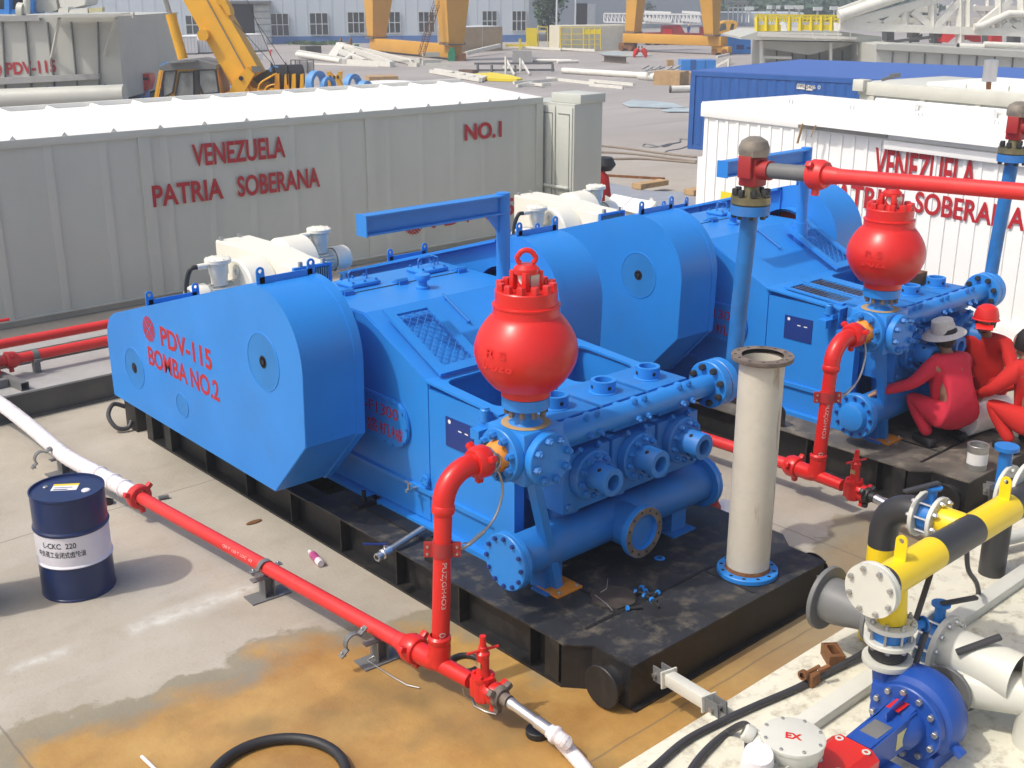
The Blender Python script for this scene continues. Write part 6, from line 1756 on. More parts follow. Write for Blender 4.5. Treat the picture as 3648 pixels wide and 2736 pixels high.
for px, lab in ((2262, 'left of two people in red bending over a plate in the yard'), (2298, 'right of two people in red bending over a plate in the yard')):
    A = G(px, 207); d = A.dot(FH); s_ = .62; k = 1 if px < 2280 else -1
    root = thing('person', lab, 'person', tuple(A), 'two people in red')
    hip = A+Vector((0, 0, .45*s_)); sh = hip+RH*k*.30*s_+Vector((0, 0, .60*s_))
    b = MB(); b.tube([hip, (hip+sh)/2+Vector((0, 0, .08*s_)), sh], .2, 12, rs=[.30*s_, .30*s_, .20*s_])
    for q in (-1, 1): b.tube([hip+FH*q*.1, A+RH*-k*.1*s_+FH*q*.15+Vector((0, 0, .35*s_)), A+FH*q*.15+Vector((0, 0, .05))], .1, 8, rs=[.2*s_, .15*s_, .12*s_])
    b.tube([sh, sh+RH*k*.2*s_-Vector((0, 0, .4*s_))], .06, 8); b.build('workwear', CLOTH2, root)
    b = MB(); b.lathe([(0, -.14*s_), (.12*s_, 0), (0, .15*s_)], sh+RH*k*.10*s_+Vector((0, 0, .18*s_)), (0, 0, 1), 10); b.build('head', HAIR, root)

# ---------------------------------------------------------------- yellow truck crane
dC = 41.0
root = thing('truck_crane', 'yellow truck crane with a raised boom and glazed cab behind the grey container', 'crane', tuple(CP(760, 440, dC)))
root.location.z = 0
b = MB(); fprism(b, [(560, 368), (800, 352), (1130, 345), (1160, 330), (1160, 375), (1130, 420), (560, 420)], dC+.5, 2.0); fprism(b, [(930, 352), (1015, 325), (1030, 332), (1020, 352)], dC-.5, 1.4); b.build('carrier', YEL_C, root)
b = MB(); b.cyl(CP(972, 330, dC-.5)-FH*.02, CP(972, 330, dC-.5)-FH*.05, .16, n=20); b.build('tow_eye', YEL_C, root)
b = MB()
for k, m_ in ((0, 0),): pass
for i, (x0, x1) in enumerate(((1024, 1042), (1058, 1072), (1088, 1102))): fprism(b, [(x0, 321-i*1.5), (x1, 320-i*1.5), (x1, 327-i*1.5), (x0, 328-i*1.5)], dC+.45, .04)
b.build('red_marks', RED, root)
b = MB(); fprism(b, [(800, 330), (880, 305), (895, 340), (895, 362), (795, 362)], dC, 1.8); fprism(b, [(820, 362), (840, 300), (865, 280), (900, 312), (990, 330), (990, 355)], dC+.2, 1.2); b.build('turntable', YEL_C, root)
# cab
cb = MB(); fprism(cb, [(600, 376), (612, 300), (618, 240), (700, 225), (762, 238), (790, 352), (780, 370), (620, 385)], dC-.2, 1.5); cab = cb.build('cab', YEL_C, root)
b = MB(); fprism(b, [(566, 240), (600, 222), (700, 212), (768, 232), (772, 248), (690, 246), (572, 250)], dC-.3, 1.7); b.bar(CP(600, 225, dC-.4), CP(702, 217, dC-.4), .2, .03); b.build('cab_roof', BRACKET, cab)
b = MB(); b.bar(CP(550, 376, dC-.3), CP(572, 252, dC-.3), .09); b.bar(CP(556, 374, dC+1.2), CP(578, 252, dC+1.2), .07); b.build('cab_post', YEL_C, cab)
for pl in ([(622, 358), (640, 258), (690, 256), (692, 364), (640, 368)], [(707, 250), (768, 248), (780, 330), (722, 336), (708, 300)], [(578, 300), (586, 254), (628, 252), (615, 330), (580, 350)]):
    b = MB(); fprism(b, pl, dC-.26, .05); w_ = b.build('cab_window', CABGL, cab)
    b = MB(); n = len(pl)
    for i in range(n): b.bar(CP(*pl[i], dC-.28), CP(*pl[(i+1) % n], dC-.28), .05, .05)
    b.build('window_seal', RUBBER, w_)
b = MB(); fprism(b, [(690, 250), (704, 250), (716, 368), (698, 370)], dC-.29, .04); b.build('door_gap', RUBBER, cab)
# boom
def thick_bar(b, p, q, w0, w1, th):
    a = (q-p).normalized(); s_ = a.cross(FH).normalized()
    V = []
    for P, w_ in ((p, w0), (q, w1)): V.append([b.b.verts.new(P+s_*sx*w_/2+FH*sy*th) for sx, sy in ((-1, 0), (1, 0), (1, 1), (-1, 1))])
    for i in range(4): b._q([V[0][i], V[0][(i+1) % 4], V[1][(i+1) % 4], V[1][i]])
    b._q(V[0][::-1]); b._q(V[1])
b = MB(); p0 = CP(880, 288, dC+.2); p1 = CP(705, -20, dC+.6); p2 = p0+(p1-p0)*2.2
thick_bar(b, p0, p2, 1.12, 1.05, .9); bo = b.build('boom', YEL_C, root)
b = MB(); thick_bar(b, CP(868, 240, dC+.16)+(p1-p0)*-.02, CP(704, -60, dC+.56), .03, .03, .035); fprism(b, [(895, 236), (925, 236), (935, 252), (900, 262)], dC+.15, .06); b.build('boom_edge', BRACKET, bo)
b = MB(); fprism(b, [(770, -20), (800, 0), (818, 30), (822, 52), (812, 56), (790, 20), (768, 10)], dC+.3, .6); b.build('boom_bracket', YEL_C, bo)
b = MB(); fprism(b, [(812, 335), (835, 285), (880, 240), (905, 265), (880, 310), (860, 350), (800, 350)], dC-.05, .25); b.build('boom_foot', YEL_C, root)
b = MB(); b.cyl(CP(859, 279, dC-.06), CP(859, 279, dC-.06)-FH*.03, .075, n=16); b.build('pivot_pin', DARKIN, root)
b = MB(); b.cyl(CP(652, 210, dC-.1), CP(607, 50, dC-.1), .17, n=24); cy_ = b.build('ram_cylinder', YEL_C, root)
b = MB(); b.cyl(CP(607, 50, dC-.1), CP(586, -20, dC-.1), .065, n=16); b.cyl(CP(597, 45, dC-.25), CP(578, -20, dC-.25), .03, n=10); b.build('ram_rod', STEEL, cy_)
b = MB(); b.cyl(CP(722, 125, dC+.1), CP(722, 125, dC+.1)+FH*.4, .19, n=20); b.build('sheave', YEL_C, bo)
b = MB()
for p, q in (((880, 0), (982, 238)), ((820, 60), (972, 230)), ((915, 80), (1025, 240))): b.cyl(CP(*p, dC+.8), CP(*q, dC+1.0), .012, n=6)
b.build('wire_rope', CABLE, root)
b = MB()
for x, y, r_ in ((1000, 275, .42), (1050, 272, .40)): c = CP(x, y, dC+.6); b.cyl(c-RH*.25-FH*.1, c+RH*.25+FH*.1, r_, n=24); b.cyl(c-RH*.29-FH*.11, c-RH*.25-FH*.1, r_+.08, n=24)
b.build('winch_drum', RUBBER, root)
b = MB()
for x0, x1 in ((975, 990), (1010, 1024), (1036, 1048), (1066, 1076)): fprism(b, [(x0, 345), (x0+4, 265), (x1+4, 262), (x1+6, 345)], dC+.1, .12)
fprism(b, [(900, 352), (925, 300), (955, 290), (960, 330), (985, 352)], dC+.9, .4); b.build('winch_frame', YEL_C, root)
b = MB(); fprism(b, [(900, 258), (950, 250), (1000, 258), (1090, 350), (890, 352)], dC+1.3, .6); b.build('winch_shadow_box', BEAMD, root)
b = MB(); b.tube(spline([CP(918, 345, dC-.1), CP(925, 300, dC-.2), CP(960, 275, dC-.2), CP(985, 262, dC)]), .03, 8); b.tube(spline([CP(935, 345, dC-.1), CP(950, 310, dC-.2), CP(980, 300, dC-.2)]), .025, 8); b.build('hydraulic_hose', YEL_C, root)
b = MB(); fprism(b, [(958, 242), (975, 234), (992, 238), (985, 250), (962, 256)], dC+.3, .3); tag(b.build('blue_rag', SKYB), 'blue rag lying over the crane winch', 'rag')
b = MB(); fprism(b, [(572, 228), (590, 222), (602, 226), (600, 236), (574, 240)], dC-.2, .5); tag(b.build('blue_rag', SKYB), 'blue rag on the cab roof of the truck crane', 'rag')

# things around the crane
def ring(px, py, rpx, wpx, label):
    d = depth(px, py+rpx); c = CP(px, py, d); r_ = rpx*d/FPX; w_ = wpx*d/FPX
    ax = (RH*.75-FH*.45+Vector((0, 0, 0))).normalized()
    b = MB(); b.lathe([(r_*.70, 0), (r_, 0), (r_, w_), (r_*.70, w_), (r_*.70, 0)], c, ax, 32); tag(b.build('blue_ring', SKYB), label, 'ring', 'light blue saddle rings')
ring(1118, 298, 44, 26, 'light blue ring behind the winch of the truck crane')
ring(1165, 308, 34, 14, 'light blue ring partly behind the yellow stand')
ring(1248, 305, 40, 22, 'light blue ring right of the yellow stand')
ring(1290, 318, 30, 26, 'light blue ring at the left end of the white wrapped bundle')
d = depth(1190, 330)
root = thing('yellow_stand', 'yellow steel stand with a notched top between light blue rings', 'stand', tuple(G(1190, 330)))
b = MB(); fprism(b, [(1160, 332), (1170, 284), (1210, 284), (1226, 330), (1206, 330), (1200, 292), (1178, 292), (1176, 332)], d, .5); fprism(b, [(1164, 256), (1172, 256), (1184, 270), (1198, 270), (1206, 256), (1216, 255), (1214, 284), (1168, 284)], d, .5); fbox(b, 1160, 322, 1225, 332, d+.05, .5); b.build('stand_frame', YEL_C, root)
b = MB()
for x in (1173, 1187, 1200): fprism(b, [(x, 268), (x+7, 270), (x+7, 281), (x, 281)], d-.02, .03)
b.build('stand_holes', DARKIN, root)
d = depth(1390, 325); b = MB(); A = CP(1385, 318, d)
pr = [(1268, 332), (1272, 306), (1290, 296), (1340, 291), (1420, 290), (1480, 296), (1514, 306), (1512, 318), (1450, 330)]
fprism(b, pr, d, 1.2); o = b.build('wrapped_bundle', WHITE); bm2 = bmesh.new(); bm2.from_mesh(o.data); bmesh.ops.bevel(bm2, geom=bm2.edges[:], offset=.12, segments=3, affect='EDGES'); bm2.to_mesh(o.data); bm2.free(); tag(o, 'white plastic wrapped bundle just above the roof of the grey container', 'bundle')
ybox('pallet', WOOD, 'flat wooden pallet behind the white wrapped bundle', 'pallet', (1316, 290), (1420, 288), 274, 1.5)
root = thing('red_machine', 'bright red hopper on a blue box in front of the tarpaulin stack', 'machine', tuple(G(485, 362)))
d = depth(485, 362)
b = MB(); fprism(b, [(438, 315), (465, 300), (490, 262), (530, 264), (536, 285), (524, 322), (440, 325)], d, .8); b.bar(CP(532, 290, d), CP(515, 340, d), .05); b.build('hopper', RED, root)
b = MB(); fbox(b, 448, 322, 514, 360, d, .8); b.build('blue_box', SKYB, root)
b = MB(); fbox(b, 500, 276, 528, 286, d-.03, .05); b.build('slot', DARKIN, root)
d = depth(480, 330)+3
root = thing('covered_stack', 'stack of boards under a pale green tarpaulin beside the grey tank', 'stack', tuple(CP(480, 330, d))); root.location.z = 0
b = MB(); fbox(b, 430, 248, 560, 330, d+.3, 2); b.build('boards', WOOD, root)
b = MB(); fprism(b, [(428, 300), (436, 250), (480, 246), (476, 262), (455, 300), (450, 312)], d, .35); b.build('tarpaulin', mat('pale_green_tarp', (.36, .42, .30), .8, var=.1), root)
b = MB(); d = depth(795, 330); 
for k in range(5): b.bar(CP(770+k*11, 208, d), CP(772+k*11, 318, d), .04)
for k in range(8): b.bar(CP(770, 210+k*15, d), CP(822, 212+k*15, d), .04)
o = tag(b.build('wire_cage', BRACKET), 'wire cage around a white tank behind the crane cab', 'cage')
b = MB(); fbox(b, 772, 208, 820, 312, d+.15, .9); tag(b.build('white_tank', WHITE), 'white cubic tank inside the wire cage behind the crane cab', 'tank')
o, M, L_, h = ybox('dark_bin', BEAMD, 'dark square bin on the open yard near the blue plinth', 'bin', (1090, 200), (1146, 198), 165, .9)
b = MB(); d = depth(1075, 262)
for x in (1036, 1052, 1068, 1094, 1117): b.bar(CP(x, 214, d), CP(x+1, 262, d), .05)
b.bar(CP(1036, 214, d), CP(1117, 214, d), .05); b.bar(CP(1052, 214, d+.9), CP(1117, 214, d+.9), .05)
tag(b.build('rack_frame', BEAMD), 'dark rack frame holding grey sheets behind the crane winch', 'rack')
b = MB(); fbox(b, 1056, 218, 1092, 262, d+.3, .08); fbox(b, 1096, 220, 1114, 264, d+.4, .08); tag(b.build('grey_sheets', BEAMG), 'grey sheets leaning in the dark rack frame', 'sheets')
o, M, L_, h = ybox('white_block', WHITE, 'small white block on a dark foot beside the crane boom', 'block', (915, 212), (936, 211), 192, .3)

# ---------------------------------------------------------------- steelwork lying in the yard
def bars(name, label, cat, segs, m, w_, z0=.08, group=None):
    b = MB()
    for (x0, y0, h0), (x1, y1, h1) in segs:
        b.bar(G(x0, y0)+Vector((0, 0, z0+h0)), G(x1, y1)+Vector((0, 0, z0+h1)), w_, w_*1.2)
    return tag(b.build(name, m), label, cat, group)
bars('access_ramp', 'tilted cream ramp frame with rungs lying in front of the first gantry', 'frame', [((1172, 212, 0), (1210, 200, .75)), ((1180, 213, 0), (1218, 200, .75)), ((1190, 215, 0), (1226, 202, .75)), ((1205, 200, .75), (1400, 238, .1)), ((1240, 230, .1), (1395, 240, .1)), ((1215, 214, .5), (1300, 232, .15)), ((1225, 230, .1), (1262, 218, .4)), ((1065, 200, .2), (1230, 224, .1)), ((1300, 198, .3), (1470, 232, .1))], GALV, .26)
bars('ramp_rail', 'thin cream rail lying along the far side of the ramp frame', 'rail', [((1212, 196, .8), (1460, 232, .25)), ((1460, 232, .25), (1470, 236, 0)), ((1100, 232, .02), (1350, 242, .02))], GALV, .07)
b = MB(); b.cyl(G(1060, 206)+Vector((0, 0, .25)), G(1215, 226)+Vector((0, 0, .15)), .17, n=14); tag(b.build('steel_pipe', GALV), 'cream pipe with a white end left of the ramp frame', 'pipe')
bars('walkway_section', 'long cream walkway section lying flat on the open yard', 'walkway', [((1534, 262, .05), (1712, 294, .05)), ((1550, 257, .05), (1730, 285, .05)), ((1712, 294, .05), (1730, 285, .05)), ((1600, 273, .05), (1612, 268, .05)), ((1640, 281, .05), (1655, 276, .05)), ((1675, 288, .05), (1690, 282, .05))], GALV, .16)
b = MB(); A = G(1545, 261); 
q = [G(1540, 262), G(1700, 289), G(1718, 283), G(1556, 257)]
v = [b.b.verts.new(p+Vector((0, 0, .10))) for p in q]; b._q(v); v2 = [b.b.verts.new(p+Vector((0, 0, .06))) for p in q]; b._q(v2[::-1]); tag(b.build('walkway_grating', BEAMG), 'grey grating plate of the walkway section', 'grating')
b = MB(); q = [(1690, 272), (1755, 268), (1820, 278), (1862, 290), (1840, 293), (1740, 290)]
b.prism([(G(*p).x, G(*p).y) for p in q], 'Z', .02, .16); tag(b.build('yellow_pile', YEL_R), 'flat yellow pile of rails on the open yard', 'pile')
bars('white_steps', 'pair of white step frames standing on the open yard', 'steps', [((1802, 268, 0), (1802, 268, .95)), ((1802, 262, .75), (1832, 272, 0)), ((1854, 262, 0), (1854, 262, .8)), ((1856, 256, .6), (1886, 270, 0)), ((1795, 262, .3), (1830, 266, .3))], GALV, .09)
o, M, L_, h = ybox('brown_crate', mat('brown_crate_paint', (.16, .10, .07), .7), 'small brown crate beside the yellow pile', 'crate', (1634, 266), (1684, 268), 248, .6)
bars('dark_trestle', 'low dark trestle rail behind the yellow pile', 'trestle', [((1700, 262, .1), (1975, 260, .1)), ((1702, 262, 0), (1702, 262, .45)), ((1752, 262, 0), (1752, 262, .4)), ((1835, 262, 0), (1835, 262, .4)), ((1968, 260, 0), (1968, 260, .45)), ((1690, 258, .42), (1970, 256, .42))], BRACKET, .10)
bars('scrap_bars', 'loose cream bars scattered right of the yellow pile', 'bars', [((1830, 300, .0), (1990, 288, .0)), ((1850, 310, .0), (1960, 306, .0)), ((1842, 312, 0), (1900, 302, .05)), ((1880, 304, 0), (1935, 312, .05)), ((1950, 284, .0), (2120, 304, .0)), ((2100, 300, .1), (2258, 314, .1)), ((2102, 308, .0), (2220, 318, .0))], GALV, .12)
b = MB(); b.cyl(G(2005, 262)+Vector((0, 0, .17)), G(2290, 280)+Vector((0, 0, .17)), .17, n=18); b.cyl(G(2278, 284)+Vector((0, 0, .2)), G(2335, 288)+Vector((0, 0, .2)), .22, n=18); tag(b.build('long_pipe', GALV), 'long cream pipe lying beside the plywood crate', 'pipe')
b = MB(); b.cyl(G(2388, 330)+Vector((0, 0, .16)), G(2470, 328)+Vector((0, 0, .16)), .16, n=18, caps=False); b.cyl(G(2388, 330)+Vector((0, 0, .16))+RH*.05, G(2470, 328)+Vector((0, 0, .16)), .13, n=18); tag(b.build('open_pipe', GALV), 'short cream pipe with an open dark end next to the blue container', 'pipe')
b = MB(); b.cyl(G(2384, 330)+Vector((0, 0, .16)), G(2390, 330)+Vector((0, 0, .16)), .17, n=18); tag(b.build('pipe_end_cap', BEAMD), 'dark end of the cream pipe next to the blue container', 'cap')
ybox('plywood_crate', WOOD, 'wide plywood crate left of the blue container', 'crate', (2328, 302), (2420, 306), 253, 1.2)
ybox('plywood_crate', WOOD, 'narrow plywood crate between the wide crate and the blue container', 'crate', (2428, 296), (2460, 297), 258, 1.0)
d = depth(2370, 290)
b = MB()
for k in range(9): b.bar(CP(2288+k*14, 245+((k*7) % 9), d+.4), CP(2310+k*14, 233+((k*5) % 13), d+.8), .12, .08)
tag(b.build('scrap_heap', BEAMG), 'heap of pipes and rags on top of the plywood crates', 'heap')
b = MB(); fbox(b, 2378, 214, 2400, 236, d+2, .6); tag(b.build('small_box', WOOD), 'small cardboard box behind the plywood crates', 'box')
# big tan panel behind the first gantry
o, M, L_, h = ybox('plywood_case', mat('tan_plywood', (.46, .35, .22), .75, var=.1, vscale=2), 'very large tan plywood case behind the first gantry', 'case', (1626, 187), (1790, 179), 100, 2.2)
b = MB(); b.bx(L_*.55, L_*.55+.04, -.03, -.001, 0, h, 0, M); b.bx(0, L_, -.05, 2.2, h+.001, h+.06, 0, M); b.build('case_batten', FRAMEW, o)
d = depth(1700, 150)+4
b = MB()
for k in range(5): b.cyl(CP(1682+k*12, 96, d), CP(1682+k*12, 72, d), .07, n=8)
tag(b.build('dark_stakes', BEAMD), 'row of dark stakes standing on the plywood case', 'stakes')
# yellow panel, racks and cream container in the middle distance
o, M, L_, h = ybox('cream_container', mat('cream_corrugated', (.66, .63, .5), .55, var=.03), 'cream corrugated container behind yellow racks', 'container', (1992, 182), (2240, 178), 92, 2.4)
b = MB(); k = .1
while k < L_: b.bx(k, k+.06, -.03, -.001, .05, h-.05, 0, M); k += .17
b.build('corrugation', FRAMEW, o)
root = thing('yellow_hoarding', 'upright lemon yellow panel on a low frame left of the cream container', 'panel', tuple(G(1893, 176)))
d = depth(1893, 176)
b = MB(); fbox(b, 1874, 100, 1913, 170, d, .15); b.build('panel', YEL_R, root)
b = MB(); fbox(b, 1848, 138, 1857, 178, d-.3, .15)
for x in (1916, 1950): b.bar(CP(x, 92, d+.3), CP(x+2, 170, d+.3), .06)
b.bar(CP(1916, 92, d+.3), CP(1950, 98, d+.3), .06); b.bar(CP(1916, 112, d+.3), CP(1950, 112, d+.3), .06)
fbox(b, 1800, 158, 1875, 166, d+.1, .2); b.build('panel_rails', YEL_R, root)
bars('low_skid', 'long low cream base frame under the yellow panel', 'frame', [((1815, 172, .1), (2000, 184, .1)), ((1960, 180, .1), (2120, 188, .1)), ((1920, 168, .3), (1990, 168, .3))], GALV, .14)
root = thing('yellow_rack', 'yellow pipe rack with a solid panel in front of the cream container', 'rack', tuple(G(2080, 178)))
d = depth(2080, 182)
b = MB(); fprism(b, [(2076, 105), (2141, 104), (2141, 121), (2076, 124)], d, .1)
for x in (1997, 2037, 2080, 2100, 2120, 2140): b.bar(CP(x, 100, d), CP(x, 176, d), .06)
for y in (98, 122, 142, 160): b.bar(CP(1996, y, d), CP(2140, y-2, d), .05)
for x in (2010, 2025): b.bar(CP(x, 100, d+.4), CP(x, 174, d+.4), .05)
b.build('rack', YEL_R, root)
b = MB(); d = depth(2150, 178)
for x in (2148, 2158): b.bar(CP(x, 172, d), CP(x+8, 133, d), .12, .06); b.bar(CP(x+8, 172, d), CP(x, 133, d), .12, .06)
tag(b.build('steel_trestle', BRACKET), 'grey crossed steel trestle beside the yellow rack', 'trestle')
# red rig truck with white lattice mast
root = thing('rig_truck', 'red truck carrying a long white lattice mast behind the second gantry', 'truck', tuple(G(2330, 160)))
d = depth(2330, 168)+4
b = MB(); fprism(b, [(2280, 118), (2360, 116), (2362, 92), (2425, 90), (2440, 118), (2500, 120), (2500, 128), (2280, 128)], d, 1.5); fbox(b, 2500, 96, 2520, 128, d, 1.5); b.build('truck_body', RED_D, root)
for x in (2310, 2340, 2372, 2430, 2470):
    b = MB(); c = CP(x, 158, d-.2); c.z = .42; b.cyl(c, c+FH*.35, .42, n=22); wh = b.build('wheel', TIRE, root)
    b = MB(); b.cyl(c-FH*.01, c-FH*.03, .22, n=16); b.build('rim', FRAMEW, wh)
b = MB(); fbox(b, 2362, 104, 2395, 128, d-.1, .1); b.build('tank', RED, root)
b = MB()
x0, x1 = 2152, 2500
for y0, y1 in ((48, 52), (78, 86)):
    for dz in (0, .7): b.bar(CP(x0, y0, d+dz), CP(x1, y1, d+dz), .13)
n = 26
for k in range(n):
    xa = x0+(x1-x0)*k/n; xb = x0+(x1-x0)*(k+1)/n
    b.bar(CP(xa, 48+4*k/n, d), CP(xa, 78+8*k/n, d), .07); b.bar(CP(xa, 48+4*k/n, d), CP(xb, 78+8*(k+1)/n, d), .06)
    b.bar(CP(xa, 49+4*k/n, d+.7), CP(xb, 79+8*(k+1)/n, d+.7), .06)
for xa, xb in ((2296, 2390), (2430, 2495)): b.bar(CP(xa, 42, d+.2), CP(xb, 46, d+.2), .2); b.bar(CP(xa, 70, d-.1), CP(xb, 76, d-.1), .25)
b.build('lattice_mast', WHITE, root)
small_person(2452, 128, 88, 'person in blue overalls standing by the red rig truck', CLOTH3, CLOTH3, YELLOW)
o, M, L_, h = ybox('red_container', RED_D, 'dark red container behind the cream container', 'container', (2120, 100), (2170, 97), 42, 2)
# flat sheets, puddle plates and beams
for pts, lab in (([(2130, 192), (2180, 184), (2290, 186), (2320, 200), (2250, 203), (2150, 197)], 'pale blue plastic sheet lying by the two bending people'), ([(2215, 372), (2250, 360), (2330, 364), (2400, 372), (2440, 386), (2380, 388), (2240, 384)], 'pale blue plastic sheet on the open yard left of the blue container'), ([(2355, 398), (2400, 388), (2460, 390), (2455, 402), (2380, 402)], 'small pale plastic sheet close to the blue container')):
    b = MB(); b.prism([(G(*p).x, G(*p).y) for p in pts], 'Z', .03, .055); tag(b.build('plastic_sheet', mat('pale_sheet', (.42, .50, .53), .35, var=.2, vscale=1.2)), lab, 'sheet', 'plastic sheets on the yard')
b = MB(); A = G(2152, 220); B_ = G(2230, 226); e = (B_-A).normalized(); 
b.bar(A+Vector((0, 0, .02)), B_+Vector((0, 0, .02)), .45, .03); b.bar(A+Vector((0, 0, .42)), B_+Vector((0, 0, .42)), .45, .03); b.bar(A+Vector((0, 0, .22)), B_+Vector((0, 0, .22)), .03, .38); tag(b.build('steel_beam', RUSTF), 'short brown steel I beam lying on the yard', 'beam')
for k, (x0, y0, x1, y1) in enumerate(((1900, 220, 2035, 222), (1985, 226, 2060, 224))): b = MB(); b.cyl(G(x0, y0)+Vector((0, 0, .1)), G(x1, y1)+Vector((0, 0, .1)), .10, n=12); tag(b.build('steel_pipe', GALV), ['pale pipe lying behind the brown steel I beam', 'thin pale pipe in front of the one behind the brown beam'][k], 'pipe')
for x, y, x1, y1, yt, lab in ((1826, 222, 1862, 222, 180, 'left grey block stack near the white step frames'), (1862, 222, 1894, 222, 182, 'right grey block stack near the white step frames')): ybox('grey_blocks', BEAMG, lab, 'blocks', (x, y), (x1, y1), yt, .9)
bars('cream_beam', 'cream beam leaning from the gantry foot to the big plywood case', 'beam', [((1660, 205, .2), (1780, 190, .5))], GALV, .22)
bars('machine_parts', 'cluster of grey machine parts around the foot of the first gantry', 'parts', [((1505, 215, .3), (1565, 214, .3)), ((1505, 232, .1), (1570, 230, .1)), ((1515, 238, 0), (1600, 238, 0)), ((1440, 222, .1), (1500, 226, .1)), ((1460, 236, 0), (1490, 238, 0))], CREAM_P, .25)
# ropes on the yard
b = MB(); b.tube(spline([G(2455, 500), G(2425, 497), G(2422, 508), G(2400, 512), G(2380, 515), G(2340, 525), G(2300, 525), G(2292, 517), G(2310, 516), G(2360, 525), G(2400, 512)], 6), .035, 6); b.tube(spline([G(2450, 522), G(2420, 532), G(2380, 538), G(2368, 545)], 5), .03, 6); tag(b.build('yard_rope', BRACKET), 'dark rope lying in loops beside the blue container', 'rope')
for pts, lab in (([(2080, 515), (2200, 525), (2350, 545), (2480, 560)], 'long pale hose running across the yard behind the pumps'), ([(2080, 540), (2250, 548), (2480, 575)], 'second hose below the long pale hose'), ([(2080, 564), (2200, 566), (2300, 566), (2480, 580)], 'thin dark hose nearest the pumps')):
    b = MB(); b.tube(spline([G(*p, .03) for p in pts], 8), .035, 8); tag(b.build('yard_hose', mat('dusty_hose', (.24, .20, .16), .8)), lab, 'hose', 'hoses across the yard')
b = MB(); A = G(2110, 626); B_ = G(2368, 641); b.bar(A+Vector((0, 0, .03)), B_+Vector((0, 0, .03)), .06); tag(b.build('rusty_bar', RUST), 'long rusty bar lying on the concrete beyond the cream blowers', 'bar')
# grey sheet on timbers behind the right blower
b = MB(); q = [(2060, 664), (2150, 665), (2270, 690), (2330, 700), (2480, 706), (2480, 760), (2120, 745)]
b.prism([(G(*p).x, G(*p).y) for p in q], 'Z', .10, .13); tag(b.build('steel_sheet', mat('grey_blue_sheet', (.30, .32, .36), .4, var=.08)), 'large grey steel sheet lying on timbers beyond the pumps', 'sheet')
for x, y in ((2265, 690), (2450, 712)): b = MB(); A = G(x, y); b.bx(A.x-.1, A.x+.9, A.y-.25, A.y+.05, .14, .26); tag(b.build('timber', WOOD), 'timber on the left of the grey steel sheet' if x < 2300 else 'timber on the right of the grey steel sheet', 'timber')
root = thing('lidded_box', 'two tilted white box lids behind the right cream blower', 'lids', tuple(G(2270, 760)))
d = 19.0
for pl in ([(2165, 712), (2185, 690), (2252, 704), (2215, 738)], [(2218, 738), (2255, 705), (2338, 718), (2300, 758)]):
    b = MB(); P = [CP(x, y, d+(758-y)*.016) for x, y in pl]; v = [b.b.verts.new(p) for p in P]; v2 = [b.b.verts.new(p-Vector((0, 0, .05))) for p in P]; b._q(v); b._q(v2[::-1])
    for i in range(4): b._q([v[i], v2[i], v2[(i+1) % 4], v[(i+1) % 4]])
    b.build('box_lid', WHITE, root)
b = MB(); fprism(b, [(2165, 716), (2215, 742), (2300, 762), (2335, 724), (2340, 800), (2165, 800)], d+.35, .6); b.build('lid_box', CREAM_P, root)

# ---------------------------------------------------------------- blue container and boxes
A = G(2449, 530); e1 = (G(2600, 550)-A); 
root = thing('blue_container', 'blue corrugated container behind the white container', 'container', tuple(A))
cB = (G(3000, 340)*0)
DB = Vector((.16, -.987, 0)).normalized(); NB2 = Vector((DB.y, -DB.x, 0)); NB2 = NB2 if NB2.dot(FH) < 0 else -NB2
hB = CP(2462, 254, A.dot(FH)).z
MB2 = Matrix(((DB.x, -NB2.x, 0, A.x), (DB.y, -NB2.y, 0, A.y), (0, 0, 1, 0), (0, 0, 0, 1)))
b = MB(); b.bx(.0, 9.4, .03, 7.5, .05, hB-.02, 0, MB2); wl = b.build('wall', CBLUE, root)
b = MB(); b.bx(0, 9.42, 0, .10, hB-.12, hB, 0, MB2); b.bx(0, .16, -.01, .12, 0, hB-.121, 0, MB2); b.bx(0, 9.42, 0, .1, 0, .14, 0, MB2); b.bx(9.3, 9.44, -.01, .12, .141, hB-.121, 0, MB2); b.build('corner_post', CBLUE, root)
b = MB(); k = .25
while k < 9.2: b.prism([(k, .0301), (k+.05, .005), (k+.15, .005), (k+.20, .0301)], 'Z', .15, hB-.14); k += .30
bmesh.ops.transform(b.b, matrix=MB2, verts=b.b.verts); b.build('corrugation', CBLUE, wl)
b = MB(); b.bx(0, 9.4, .0, 7.5, hB+.001, hB+.03, 0, MB2); b.build('roof', mat('sunlit_blue_roof', (.05, .13, .42), .5, var=.05), root)  # container blue lightened, sunlight on the roof put into the colour
def BF(px, py):
    dd = FW + RT*((px-1824)/FPX) - UP*((py-1368)/FPX); t = A.dot(NB2)/dd.dot(NB2); return dd*t+Vector((0, 0, CAMH))
p0 = BF(2838, 315); p1 = BF(2868, 318); p2 = BF(2872, 320); p3 = BF(2925, 325)
hh = abs(BF(2838, 298).z-p0.z)
b = MB()
for s_, e_p in ((p0, p1), (p2, BF(2895, 322))): b.bar(s_+Vector((0, 0, hh/2))+NB2*.01, e_p+Vector((0, 0, hh/2))+NB2*.01, .006, hh*1.1, up=(0, 0, 1))
b.build('number_patch', LETTER_W, wl)
text('SVWU', LETTER_B, wl, p0+NB2*.02+Vector((0, 0, .03)), DB, (0, 0, 1), hh*.8, width=(p1-p0).length)
text('240\u2009', LETTER_B, wl, p2+NB2*.02+Vector((0, 0, .03)), DB, (0, 0, 1), hh*.8, width=(p3-p2).length*.42)
text('6 0', LETTER_W, wl, BF(2896, 321)+NB2*.01+Vector((0, 0, .03)), DB, (0, 0, 1), hh*.8, width=(p3-p2).length*.5)
